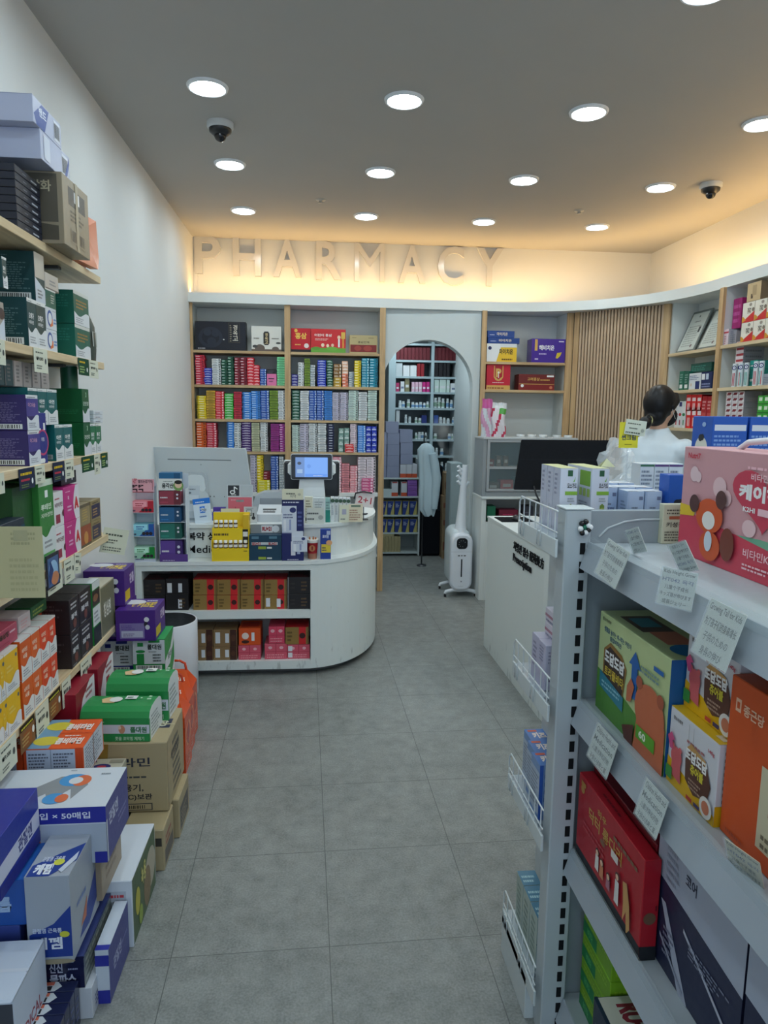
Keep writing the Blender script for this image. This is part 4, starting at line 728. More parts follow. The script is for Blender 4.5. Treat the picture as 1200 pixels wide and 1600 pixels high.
# ================================================================== THINGS ON THE RAISED COUNTERTOP
def quad_slab(name, TL, TR, BR, BL, t, col, mat, parent=None, rnd=0.0, back=None):
    # a slab through four points, its thickness laid away from the viewer
    TL, TR, BR, BL = map(Vector, (TL, TR, BR, BL)); n = (TR-TL).cross(BL-TL).normalized()
    U = (TR-TL).normalized(); V = (BL-TL).normalized(); pts = []
    if rnd:
        for c, a, b in ((TL, V, U), (TR, -U, V), (BR, -V, -U), (BL, U, -V)):
            for i in range(6):
                q = pi/2*i/5; pts.append(c + a*rnd*(1-sin(q)) + b*rnd*(1-cos(q)))
    else: pts = [TL, TR, BR, BL]
    mb = MB(); mb.face(pts[::-1], col, mat); mb.face([p+n*t for p in pts], back or col, mat)
    for a, b in zip(pts, pts[1:]+pts[:1]): mb.face([a, b, b+n*t, a+n*t], col, mat)
    return mb, n, (TL, TR, BR, BL)
# all-in-one computer seen from behind
zt = ZBt
TL, TR, BR = atY(237, 698.5, 4.55), atY(384, 701, 4.40), atY(397, 797, 4.47)
BL = TL+(BR-TR)
mb, n, c = quad_slab('x', TL, TR, BR, BL, .012, (206, 212, 214), 'enamel', rnd=.012)
ctr = (TL+TR+BR+BL)/4
r = empty('desktop_computer', (ctr.x, ctr.y, zt), 0, 'slim white all-in-one computer turned away, standing on the raised countertop', 'computer')
def addp(mb, name, root): o = mb.build(name, root); o.location = -root.location; return o
addp(mb, 'screen_housing', r)
U_ = (TR-TL); V_ = (BL-TL); N_ = U_.cross(-V_).normalized(); N_ = N_ if N_.y < 0 else -N_
mb = MB(); draw(mb, BL, U_, -V_, N_, [('r', .15, .80, .83, .815, (120, 128, 132)), ('e', .50, .73, .012, .012, (170, 178, 180)), ('r', .70, .20, .705, .22, (60, 60, 60)), ('r', .73, .20, .735, .22, (60, 60, 60)), ('r', .585, .2, .595, .22, (70, 70, 70)), ('r', .545, .2, .555, .22, (70, 70, 70))]); addp(mb, 'vent_line', r)
a0 = BL+U_*.43-V_*.42; mb = MB()
def rrect(cx, cy, hw, hh, rr, n=5):
    P = []
    for sx_, sy_, a in ((1, 1, 0), (-1, 1, pi/2), (-1, -1, pi), (1, -1, 3*pi/2)):
        for i in range(n+1): q = a+pi/2*i/n; P.append((cx+sx_*(hw-rr)+rr*cos(q), cy+sy_*(hh-rr)+rr*sin(q)))
    return P
def plate(mb, O, U, V, N, poly, t, col, mat):
    O, U, V, N = Vector(O), Vector(U), Vector(V), Vector(N)
    P = [O+U*u+V*v for u, v in poly]; mb.face([p+N*t for p in P], col, mat)
    for a, b in zip(P, P[1:]+P[:1]): mb.face([a, b, b+N*t, a+N*t], col, mat)
Un, Vn = U_.normalized(), (-V_).normalized()
plate(mb, a0, Un, Vn, N_, rrect(0, 0, .070, .075, .03), .010, (196, 202, 206), 'enamel'); plate(mb, a0+N_*.010, Un, Vn, N_, rrect(0, .005, .055, .055, .028), .006, (232, 238, 240), 'gloss'); addp(mb, 'hinge_cover_highlight', r)  # hinge cover; the paler glossy inner plate paints in its white highlight
mb = MB(); base = Vector((a0.x+.0, a0.y+.02, zt)); top = a0
for s_ in (-1,):
    P = [top+Un*.06, top-Un*.06, Vector((base.x-.085, base.y-.03, zt+.006)), Vector((base.x+.085, base.y-.03, zt+.006))]; mb.face(P, (206, 212, 214), 'enamel'); mb.face([p+Vector((0, .012, 0)) for p in P[::-1]], (206, 212, 214), 'enamel')
mb.box(base.x-.11, base.y-.06, zt, base.x+.11, base.y+.10, zt+.007, (206, 212, 214), 'enamel', .002); addp(mb, 'stand', r)
# cards and signs
def card(name, x0, y0, x1, y1, Y, base, prims, label, lean=.1, t=.002, cat='sign', zb=None, back=True, skew=0.0):
    P0, P1 = atY(x0, y1, Y), atY(x1, y0, Y); w_, zb = P1.x-P0.x, (ZBt if zb is None else zb); h = P1.z-zb
    r = empty(name, ((P0.x+P1.x)/2, Y, zb), 0, label, cat)
    mb = MB(); mb.M = Matrix.Translation((0, t*2, 0)) @ Matrix.Rotation(-lean, 4, 'X') @ Matrix.Rotation(skew, 4, 'Y'); mb.box(-w_/2, 0, 0, w_/2, t, h, base); draw(mb, (-w_/2, 0, 0), (w_, 0, 0), (0, 0, h), (0, -1, 0), prims, eps=.0003); mb.build('card', r)
    if back:
        mb = MB(); mb.face([(-w_*.15, t*3+.0005, h*.6*cos(lean)), (w_*.15, t*3+.0005, h*.6*cos(lean)), (w_*.15, .045+h*sin(lean), 0.0003), (-w_*.15, .045+h*sin(lean), 0.0003)], pc(base, .85)); mb.build('support', r)
    return r
card('payment_sign', 289, 759, 311, 820, 4.19, (196, 204, 210), [('w', .1, .88, .9, .94, 1, (120, 130, 136)), ('r', .08, .3, .92, .74, (214, 220, 224)), ('e', .3, .8, .05, .03, (110, 120, 126)), ('r', .1, .05, .9, .12, (150, 158, 164))], 'grey upright payment sign at the left end of the raised countertop', .12)
card('payment_sign', 305, 779, 331, 820, 4.15, (214, 226, 236), [('r', 0, .78, 1, 1, (32, 120, 214)), ('w', .15, .84, .85, .92, 1, (220, 232, 244)), ('r', .36, .42, .66, .68, (26, 116, 214)), ('t', '支', .51, .46, .18, (230, 240, 250), None, .03, 'c'), ('w', .3, .25, .75, .35, 1, (70, 110, 170))], 'small white and blue card stand leaning beside the yellow display', .16, skew=-.12)
card('small_card', 331, 795, 350, 815, 4.20, (84, 60, 160), [('w', .1, .6, .8, .8, 1, (210, 205, 235)), ('r', .5, .1, .8, .5, (220, 120, 90)), ('r', .25, .1, .45, .5, (226, 226, 236))], 'little purple card box behind the cream card on the countertop', 0, t=.03, cat='card', back=False)
p = atY(338, 790, 4.26); mb = MB(); mb.box(-.035, 0, 0, .035, .03, .05, (34, 56, 170)); draw(mb, (-.035, 0, 0), (.07, 0, 0), (0, 0, .05), (0, -1, 0), [('w', .1, .5, .9, .8, 1, (230, 230, 240))]); mb.M = Matrix.Translation((-.012, .0, .0)); o = mb.build('tissue_pack'); o.location = (p.x+.01, 4.26, ZBt); tag(o, 'blue wrapped pack lying in front of the computer stand', 'pack')
card('app_sign', 355, 758, 394.5, 815, 4.22, (206, 210, 214), [('r', .03, .70, .47, .985, (46, 48, 54)), ('e', .21, .80, .075, .055, W_), ('e', .21, .80, .045, .028, (46, 48, 54)), ('r', .255, .80, .30, .95, W_), ('p', [(.30, .95), (.30, .91), (.40, .87), (.40, .90)], W_), ('t', 'TikTok', .25, .715, .035, W_, .2, .02, 'c'), ('r', .52, .70, .97, .985, (188, 196, 200)), ('r', .04, .05, .96, .66, (214, 104, 116)), ('w', .15, .58, .5, .61, 1, (240, 210, 214)), ('r', .3, .05, .34, .4, (180, 80, 92))], 'pink and grey sign with a black music note logo in front of the computer', .1)
card('note_card', 345, 795, 374, 818, 4.16, (222, 220, 190), [('w', .15, .62, .85, .78, 1, (110, 110, 90)), ('w', .1, .35, .6, .5, 1, (100, 100, 84)), ('w', .1, .12, .55, .25, 1, (80, 80, 70)), ('e', .82, .25, .12, .12, (196, 194, 170)), ('r', 0, .1, .03, .5, (40, 40, 40))], 'cream handwritten card standing behind the yellow display', .1)
card('phone_sign', 381, 792, 401, 821, 4.15, (196, 200, 204), [('r', .2, .45, .62, .82, (90, 94, 100)), ('r', .24, .5, .58, .78, (200, 204, 208)), ('w', .15, .87, .9, .93, 1, (130, 134, 138)), ('e', .74, .32, .11, .10, (40, 42, 48)), ('r', .68, .4, .8, .62, (60, 62, 66))], 'grey card showing a phone outline beside the card terminal', .1)
# card terminal and the rounded printer behind it
p0, p1 = atY(400, 815, 4.2), atY(440, 815, 4.2); xc = (p0.x+p1.x)/2
r = empty('card_terminal', (xc, 4.2, ZBt), 0, 'pale grey card payment terminal with small screen on the countertop', 'card terminal')
mb = MB(); mb.M = Matrix.Rotation(.0, 4, 'Z')
mb.prism([(x, y) for x, y in rrect(0, .09, .078, .085, .03)], 0, .045, (206, 210, 214), 'enamel', smooth=False); mb.mesh([(-.07, .01, .045), (.07, .01, .045), (.07, .16, .085), (-.07, .16, .085), (-.07, .16, .045), (.07, .16, .045)], [(0, 1, 2, 3), (0, 3, 4), (1, 5, 2), (3, 2, 5, 4)], (214, 218, 222), 'enamel'); mb.build('body', r)
mb = MB(); N0 = Vector((0, -.04, .15)).normalized(); O = Vector((-.045, .03, .0506)); V0 = Vector((0, .15, .04)).normalized(); draw(mb, O, (.09, 0, 0), V0*.07, N0, [('r', .05, .62, .95, .98, (60, 66, 72)), ('r', .1, .1, .9, .34, (70, 74, 78))]+[('r', .1+.2*i, .40, .24+.2*i, .52, (150, 154, 158)) for i in range(4)]); mb.build('keys', r)
p = atY(424, 790, 4.42); r = empty('receipt_printer', (p.x, 4.42, ZBt), 0, 'grey rounded machine standing behind the card terminal', 'printer')
mb = MB(); V = []
P = [(-.115, 0), (-.115, .08), (-.10, .13), (-.05, .152), (.06, .158), (.115, .155), (.12, 0)]
mb.mesh([(x, 0, z) for x, z in P]+[(x, .14, z) for x, z in P], [tuple(range(7))[::-1], tuple(range(7, 14))]+[(i, (i+1) % 7, 7+(i+1) % 7, 7+i) for i in range(7)], (186, 192, 196), 'enamel'); mb.build('body', r)
mb = MB(); mb.box(-.07, -.004, .06, .07, 0, .12, (150, 156, 162), 'enamel', .002); mb.build('front_cover', r)
# till with customer screen
YK_ = 4.36
a, b = atY(455, 710, YK_), atY(518.5, 749, YK_); xc = (a.x+b.x)/2
r = empty('sales_terminal', (xc, YK_+.12, ZBt), 0, 'white till with small blue customer screen and black rear housing', 'till')
W2, zt1, zb1 = (b.x-a.x)/2, a.z-ZBt, b.z-ZBt
mb = MB(); mb.M = Matrix.Translation((0, -.12, 0)); plate(mb, (0, 0.012, (zt1+zb1)/2), (1, 0, 0), (0, 0, 1), (0, -1, 0), rrect(0, 0, W2, (zt1-zb1)/2, .012), .012, (20, 22, 28), 'gloss'); plate(mb, (0, 0.022, (zt1+zb1)/2), (1, 0, 0), (0, 0, 1), (0, -1, 0), rrect(0, 0, W2+.004, (zt1-zb1)/2+.004, .014), .014, (226, 230, 232), 'enamel'); mb.build('screen_bezel', r)
sa, sb = atY(461.5, 714.5, YK_), atY(512, 745.5, YK_)
mb = MB(); mb.M = Matrix.Translation((-xc, 0, -ZBt)); O = (sa.x, -.1203, sb.z)
draw(mb, O, (sb.x-sa.x, 0, 0), (0, 0, sa.z-sb.z), (0, -1, 0), [('r', 0, 0, 1, 1, (118, 166, 240)), ('r', 0, 0, .28, 1, (106, 140, 196)), ('e', .12, .7, .1, .08, (56, 66, 88)), ('r', .30, .02, .98, .16, (96, 148, 232)), ('w', .55, .05, .9, .14, 1, (170, 190, 230)), ('e', .42, .55, .1, .1, (104, 150, 226)), ('r', .05, .2, .22, .4, (150, 180, 216))], mat='screen', eps=.0004); mb.build('screen_image', r)
h1 = atY(486, 775, YK_+.1).z
mb = MB(); wl, wr = atY(443.5, 740, YK_+.05).x-xc, atY(530.5, 740, YK_+.05).x-xc
zz = [atY(486, y, YK_+.05).z-ZBt for y in (722, 778)]
mb.box(wl, -.02, zz[1], wr, .03, zz[0], (22, 24, 30), 'enamel', .01); mb.build('rear_housing', r)
mb = MB(); mb.box(wl-.004, .0305, zz[1], wr+.004, .045, zz[0]+.006, (226, 230, 232), 'enamel', .006); mb.build('frame', r)
for sx_ in (-1, 1):
    mb = MB(); xq = (wl if sx_ < 0 else wr)*.86; zc_ = (zt1+zb1)/2-.01
    mb.box(min(xq, sx_*W2*.8), -.085, zc_-.045, max(xq, sx_*W2*.8), -.021, zc_+.035, (232, 236, 238), 'enamel', .014); mb.build('side_lobe', r)
mb = MB(); mb.mesh([(-.075, -.09, zb1-.002), (.075, -.09, zb1-.002), (.095, -.10, 0.012), (-.095, -.10, .012), (-.07, -.03, zb1-.002), (.07, -.03, zb1-.002), (.09, -.03, .012), (-.09, -.03, .012)], [(0, 3, 2, 1), (4, 5, 6, 7), (0, 4, 7, 3), (1, 2, 6, 5), (0, 1, 5, 4)], (228, 232, 234), 'enamel'); mb.build('neck', r)
mb = MB(); mb.box(-.13, -.10, 0, .13, .12, .012, (226, 230, 232), 'enamel', .004); mb.build('base', r)
# boxes standing on the curved countertop
def tb(x0, x1, yt, Y, c, pr, label, dep=.03, nm='ointment_box', rz=0.0): return frontbox(nm, x0, yt, x1, ZBt, Y, dep, c, pr, label, 'box', rz=rz)
tb(476, 488.5, 776, 4.17, (222, 218, 196), {'F': [('w', .15, .3, .85, .9, 6, (140, 134, 110)), ('r', .1, .08, .9, .2, (60, 62, 66))]}, 'cream narrow box beside the navy tube display on the countertop')
tb(489.5, 507.5, 778, 4.18, (214, 220, 220), {'F': [('w', .12, .2, .88, .9, 7, (150, 160, 164)), ('r', .45, .1, .49, .95, (180, 190, 190))]}, 'pale grey box with fine print between cream and teal boxes')
card('note_card', 479, 794, 506, 812, 4.125, (214, 216, 206), [('w', .05, .6, .8, .8, 1, (60, 62, 64)), ('w', .05, .25, .6, .45, 1, (70, 72, 74)), ('e', .82, .4, .16, .14, (170, 172, 166))], 'tilted handwritten card leaning on the cream and grey boxes', .05, back=False, zb=ZBt+.001)
tb(508.5, 516, 778, 4.19, (150, 190, 186), {'F': [('r', 0, 0, 1, .5, (30, 130, 116)), ('w', .1, .55, .9, .9, 3, (110, 140, 140))]}, 'narrow teal and white box before the row of slim white boxes')
for k in range(5):
    tb(517+k*6.2, 522.6+k*6.2, 777+k*.3, 4.205+k*.012, (218, 222, 224), {'F': [('e', .5, .86, .08, .08, (60, 90, 70)), ('w', .2, .3, .8, .7, 5, (150, 160, 168))]}, 'slim white box, %s from left in the row behind the cream cards' % NTH[k], dep=.05)
card('note_card', 530, 789, 545, 816, 4.18, (220, 220, 196), [('r', .3, .45, .75, .75, (170, 170, 190)), ('w', .15, .15, .8, .3, 1, (120, 124, 120))], 'pale cream card with grey picture leaning on the slim white boxes', .05, back=False)
card('price_card', 544, 788, 567, 816, 4.20, (226, 214, 186), [('r', .2, .84, .85, .95, (110, 130, 110)), ('w', .1, .1, .9, .75, 5, (170, 130, 110))], 'beige card with coloured lines standing near the countertop end', .05)
r = card('offer_sign', 554, 771, 583, 792, 4.27, (222, 212, 210), [('t', '2+1', .5, .25, .5, (186, 60, 72), .74, .015, 'c')], 'small white sign reading 2+1 in red at the countertop end', .1, skew=.16, zb=atY(570, 792, 4.27).z, cat='sign', back=False)
mb = MB(); h = r.location.z-ZBt; mb.tube([(0, .02, -h+.003), (0, .02, .02)], .003, 6, (40, 40, 44), 'enamel'); mb.lathe([(.03, -h), (.028, -h+.006), (0, -h+.006)], 16, (40, 40, 44), 'enamel', c=(0, .02, 0)); mb.build('stand', r)
mb = MB(); mb.tube([(-.06, .004, .05), (-.05, -.002, .085), (0, -.004, .095), (.05, -.002, .085)], .005, 8, (40, 36, 38), 'enamel'); mb.build('clip', r)
p = atZ(571, 806, ZBt); mb = MB(); mb.box(-.035, 0, 0, .02, .02, .01, (26, 26, 30), 'enamel', .003); mb.box(-.03, .03, 0, .03, .045, .008, (30, 30, 34), 'enamel', .003); o = mb.build('reading_glasses_case'); o.location = (p.x-.01, p.y+.03, ZBt); tag(o, 'small black holder lying flat at the countertop right end', 'holder')

# ================================================================== WASTE BIN
pb = atY(268, 966, 3.75)
r = empty('waste_bin', (pb.x-.018, 3.75, 0), 0, 'round white bin with black recessed lid beside the counter', 'waste bin'); zb_ = atY(268, 968, 3.75).z
mb = MB(); mb.lathe([(.140, 0), (.150, .01), (.152, zb_-.004), (.149, zb_), (.143, zb_-.002)], 40, (222, 224, 230), 'enamel', cap=(1, 0)); mb.build('body', r)
mb = MB(); mb.lathe([(.144, zb_-.003), (.12, zb_-.012), (.075, zb_-.016), (.070, zb_-.010), (0, zb_-.010)], 40, (24, 28, 32), 'enamel'); mb.build('lid', r)
mb = MB(); mb.lathe([(.068, zb_-.0095), (.062, zb_-.0075), (0, zb_-.0075)], 32, (92, 100, 104), 'enamel'); mb.build('lid_centre', r)

# ================================================================== LETTERS OF THE SIGN
r = empty('wall_lettering', (0.3, YB, 2.7), 0, 'raised pale letters spelling PHARMACY on the glowing upper wall', 'lettering')
def vcen(x, y0, y1): a, b = atY(x, y0, YB-.02), atY(x, y1, YB-.02); return a.z, b.z
for ch, x0, x1, y0, y1 in (('P', 304, 345, 368.5, 428), ('H', 364, 408, 371, 431), ('A', 427, 471, 374, 433), ('R', 494, 534, 377, 437), ('M', 554, 601, 380, 440), ('A', 623, 665, 383, 442.5), ('C', 684, 725, 384.5, 446), ('Y', 744, 786, 387.5, 447)):
    a0, a1 = atY(x0, (y0+y1)/2, YB-.02), atY(x1, (y0+y1)/2, YB-.02); zt_, zb2 = vcen((x0+x1)/2, y0, y1)
    o = letters3d('letter', ch, (a0.x, YB), (a1.x, YB), zb2, zt_-zb2, .028, (214, 212, 208), r, 0.0 if ch == 'M' else .02, 'gloss', .001); o.location = -r.location

# ================================================================== CEILING CAMERAS AND SMALL SENSORS
def dome_cam(x, y, label, s=1.0):
    p = atZ(x, y, ZC); r = empty('dome_camera', (p.x, p.y, ZC), 0, label, 'security camera')
    mb = MB(); mb.lathe([(.066, 0), (.066, -.022), (.058, -.030), (.0, -.030)][::-1], 28, (204, 208, 210), 'enamel'); mb.build('mount', r)
    mb = MB(); mb.lathe([(.056, -.030), (.054, -.044), (.034, -.060), (0, -.062)][::-1], 28, (26, 28, 32), 'enamel'); mb.build('collar', r)
    mb = MB(); mb.ball((0, -.005, -.062), .030, 18, 12, (16, 18, 24), 'gloss'); mb.build('lens_ball', r)
dome_cam(344, 192, 'black dome camera on the ceiling near the left wall'); dome_cam(1111, 287, 'black dome camera on the ceiling near the right wall')
for x, y, l in ((501, 312, 'small round ceiling sprinkler above the lettered wall'), (905, 329, 'small round ceiling sprinkler right of centre')):
    p = atZ(x, y, ZC); mb = MB(); mb.lathe([(.034, 0), (.034, -.004), (.012, -.006), (.012, -.018), (.02, -.02), (0, -.022)], 20, (190, 186, 176), 'enamel'); o = mb.build('ceiling_sprinkler'); o.location = (p.x, p.y, ZC); tag(o, l, 'sprinkler')

# ================================================================== UV HUMIDIFIER
def humidifier():
    Yh = 5.70; x0, x1 = atY(704, 880, Yh).x, atY(738.5, 880, Yh).x; xc = (x0+x1)/2; hw = (x1-x0)/2; zt_ = atY(720, 834, Yh).z; zb_ = .055
    r = empty('floor_humidifier', (xc, Yh, 0), 0, 'tall white humidifier with branching nozzle blowing mist beside the arch', 'humidifier')
    def slab_(mb, y0, y1, hw, z0, z1, rr, col, mat, bev=.02):
        rings = []
        for y, k in ((y0, bev), (y0+bev*.3, bev*.3), (y0+bev, 0), (y1-bev, 0), (y1-bev*.3, bev*.3), (y1, bev)):
            rings.append([(x, y, z) for x, z in rrect(0, (z0+z1)/2, hw-k, (z1-z0)/2-k, max(.01, rr-k), 7)])
        m = len(rings[0]); V = [p for g in rings for p in g]; F = [(j*m+i, j*m+(i+1) % m, (j+1)*m+(i+1) % m, (j+1)*m+i) for j in range(len(rings)-1) for i in range(m)]
        mb.mesh(V, F, col, mat, True); mb.face(rings[0], col, mat); mb.face(rings[-1][::-1], col, mat)
    mb = MB(); slab_(mb, 0, .09, hw, zb_, zt_, .075, (226, 230, 238), 'enamel'); mb.build('front_housing', r)
    mb = MB(); slab_(mb, .07, .36, hw*.92, zb_+.02, zt_+.03, .075, (206, 216, 220), 'enamel', .03); mb.build('water_tank', r)
    mb = MB(); draw(mb, (-hw, -.0005, zb_), (2*hw, 0, 0), (0, 0, zt_-zb_), (0, -1, 0), [('r', .02, .685, .98, .689, (180, 186, 192)), ('r', .47, .25, .53, .56, (30, 32, 40)), ('e', .5, .62, .012, .012, (60, 60, 70)), ('r', .32, .61, .42, .63, (90, 90, 100)), ('r', .58, .61, .68, .63, (90, 90, 100)), ('e', .5, .17, .013, .013, (150, 154, 164)), ('w', .36, .085, .64, .095, 1, (150, 154, 164))]); mb.build('printed_marks', r)
    mb = MB(); plate(mb, (0, 0, zb_+(zt_-zb_)*.83), (1, 0, 0), (0, 0, 1), (0, -1, 0), rrect(0, 0, .046, .046, .03), .003, (20, 22, 28), 'gloss')
    for i in range(7): a = pi*.15+i*pi*.7/6*2; mb.ball((.028*cos(a), -.0035, zb_+(zt_-zb_)*.83+.026*sin(a)), .0025, 6, 4, (180, 186, 196), 'enamel')
    mb.build('display', r)
    zn = atY(727, 727, Yh+.1).z
    mb = MB(); q = [(0.006, .12, zt_-.01), (.006, .12, zt_+.05), (.012, .12, zt_+.16), (.018, .12, zn-.25), (.026, .12, zn-.1), (.032, .12, zn)]
    mb.tube(q, .03, 20, (226, 230, 236), 'enamel', rr=[.058, .046, .038, .030, .027, .024]); mb.build('neck', r)
    for k, (dz, dx, L) in enumerate(((-.02, -1, .055), (-.055, -1, .05), (-.10, -1, .06), (-.145, -1, .055), (-.15, 1, .04))):
        mb = MB(); xb_ = .024; mb.tube([(xb_, .12, zn+dz-.03), (xb_+dx*L*.6, .12, zn+dz-.015), (xb_+dx*L, .11, zn+dz+.012)], .011, 12, (222, 228, 234), 'enamel', rr=[.012, .013, .014]); mb.build('nozzle', r)
    for yy in (.03, .30):
        mb = MB(); mb.tube([(-hw-.035, yy, .028), (-hw-.03, yy, .045), (-hw*.6, yy, .06), (0, yy, .058), (hw*.6, yy, .06), (hw+.03, yy, .045), (hw+.035, yy, .028)], .013, 12, (222, 226, 232), 'enamel', rr=[.012, .015, .017, .018, .017, .015, .012]); ft = mb.build('foot_bar', r)
        for sx_ in (-1, 1): mb = MB(); mb.M = Matrix.Translation((sx_*(hw+.035), yy, .014)) @ Matrix.Rotation(pi/2, 4, 'Y'); mb.lathe([(0, -.008), (.0135, -.008), (.0135, .008), (0, .008)], 14, (24, 24, 28), 'enamel'); mb.build('caster', ft)
    # mist
    m = bpy.data.materials.new('mist'); m.use_nodes = True; MATS['mist'] = m; N, L_ = m.node_tree.nodes, m.node_tree.links; N.remove(N['Principled BSDF'])
    v = N.new('ShaderNodeVolumeScatter'); v.inputs['Color'].default_value = (1, 1, 1, 1); t = N.new('ShaderNodeTexCoord'); n = N.new('ShaderNodeTexNoise'); n.inputs['Scale'].default_value = 7; n.inputs['Detail'].default_value = 3
    mr = N.new('ShaderNodeMapRange'); mr.inputs['From Min'].default_value = .42; mr.inputs['From Max'].default_value = .75; mr.inputs['To Min'].default_value = 0.0; mr.inputs['To Max'].default_value = 3.6
    L_.new(t.outputs['Object'], n.inputs['Vector']); L_.new(n.outputs['Fac'], mr.inputs['Value']); L_.new(mr.outputs[0], v.inputs['Density']); L_.new(v.outputs[0], N['Material Output'].inputs['Volume'])
    Ym = Yh+.12; pts = [atY(x, y, Ym+k*.03) for k, (x, y) in enumerate(((716, 742), (708, 722), (700, 702), (694, 682), (690, 660), (684, 630)))]
    mb = MB(); mb.tube(pts, .05, 16, (220, 230, 236), 'mist', rr=[.006, .03, .055, .08, .09, .012]); o = mb.build('mist'); tag(o, 'faint white mist rising from the humidifier nozzle', 'mist', kind='stuff')
humidifier()

# ================================================================== GLASS CABINET AND WHITE BASE, RIGHT OF THE ARCH
Yg = 5.60; gx0 = atY(752, 800, Yg).x; gx1 = gx0+.78; z1, z2 = atY(755, 776, Yg).z, atY(755, 684, Yg).z
r = empty('base_cabinet', (gx0, Yg, 0), 0, 'white base cabinet with a dark open compartment below the glass cabinet', 'cabinet')
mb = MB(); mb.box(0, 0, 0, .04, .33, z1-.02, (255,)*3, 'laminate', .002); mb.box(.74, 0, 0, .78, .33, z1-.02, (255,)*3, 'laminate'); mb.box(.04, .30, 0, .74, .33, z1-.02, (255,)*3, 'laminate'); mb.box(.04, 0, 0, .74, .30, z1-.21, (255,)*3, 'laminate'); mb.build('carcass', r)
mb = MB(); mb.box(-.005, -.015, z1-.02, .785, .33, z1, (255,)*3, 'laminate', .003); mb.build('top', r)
mb = MB(); mb.box(.041, .01, z1-.209, .739, .299, z1-.205, (60, 62, 66), 'matte'); mb.build('compartment_floor', r)  # thin dark sheet covering the compartment floor
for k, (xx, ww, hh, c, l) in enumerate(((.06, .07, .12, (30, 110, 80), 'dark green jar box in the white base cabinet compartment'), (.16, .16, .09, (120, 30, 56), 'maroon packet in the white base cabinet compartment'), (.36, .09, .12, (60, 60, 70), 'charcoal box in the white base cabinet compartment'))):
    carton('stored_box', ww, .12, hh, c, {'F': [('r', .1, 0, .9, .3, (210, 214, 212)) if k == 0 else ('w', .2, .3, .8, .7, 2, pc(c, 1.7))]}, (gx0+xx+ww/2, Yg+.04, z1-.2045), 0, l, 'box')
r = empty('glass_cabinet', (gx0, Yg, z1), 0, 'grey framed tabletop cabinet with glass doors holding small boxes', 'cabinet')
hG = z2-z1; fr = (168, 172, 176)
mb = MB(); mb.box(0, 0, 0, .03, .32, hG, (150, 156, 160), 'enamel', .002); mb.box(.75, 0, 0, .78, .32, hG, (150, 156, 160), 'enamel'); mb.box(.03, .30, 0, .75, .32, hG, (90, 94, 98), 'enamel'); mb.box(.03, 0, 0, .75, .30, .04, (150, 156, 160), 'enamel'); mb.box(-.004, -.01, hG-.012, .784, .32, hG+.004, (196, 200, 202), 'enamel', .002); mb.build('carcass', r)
mb = MB(); zs2 = hG*.5; mb.box(.031, .02, zs2-.008, .749, .299, zs2, (200, 204, 206), 'enamel'); mb.build('shelf', r)
for k in range(2):
    d0, d1 = .032+k*.359, .032+(k+1)*.359-.004; mb = MB()
    for a_ in ((d0, .045, d1, .065), (d0, hG-.035, d1, hG-.014), (d0, zs2-.012, d1, zs2+.008)): mb.box(a_[0], -.008, a_[1], a_[2], .004, a_[3], fr, 'enamel')
    for a_ in ((d0, d0+.022), (d1-.022, d1)): mb.box(a_[0], -.0075, .045, a_[1], .0035, hG-.014, fr, 'enamel')
    dd = mb.build('door', r); mb = MB(); mb.box(d0+.02, -.003, .06, d1-.02, -.001, hG-.03, (150, 170, 176), 'clear'); mb.build('pane', dd)
for k, (xx, zz_, ww, hh, c) in enumerate(((.06, .041, .10, .07, (96, 60, 40)), (.17, .041, .11, .09, (190, 50, 46)), (.30, .041, .05, .11, (90, 170, 160)), (.40, .041, .1, .09, (96, 70, 50)), (.06, zs2+.001, .05, .06, (150, 50, 50)), (.13, zs2+.001, .04, .09, (110, 84, 66)), (.19, zs2+.001, .04, .09, (110, 84, 66)), (.45, zs2+.001, .12, .09, (110, 84, 66)))):
    carton('stored_box', ww, .1, hh, c, {'F': [('r', .2, .35, .8, .65, (200, 190, 180))]}, (gx0+xx+ww/2, Yg+.07, z1+zz_), 0, '%s box, %s from left on the %s level inside the glass cabinet' % (['brown', 'red', 'turquoise', 'brown', 'dull red', 'tan', 'tan', 'tan'][k], NTH[k % 4], ['lower', 'upper'][k//4]), 'box')
for k in range(5): mb = MB(); mb.lathe([(.030, 0), (.036, .022), (.034, .022)], 20, (220, 222, 222), 'enamel'); o = mb.build('paper_tray'); q = atY(876+k*14, 683, Yg+.12); o.location = (min(gx0+.74, q.x) if k < 3 else gx0+.38+.08*(k-3), Yg+.12 if k < 3 else Yg+.05, z2+.0045); o.location.x = gx0+.34+k*.095; tag(o, 'small white paper cup, %s from left on top of the glass cabinet' % NTH[k], 'cup', 'white cups on the glass cabinet')
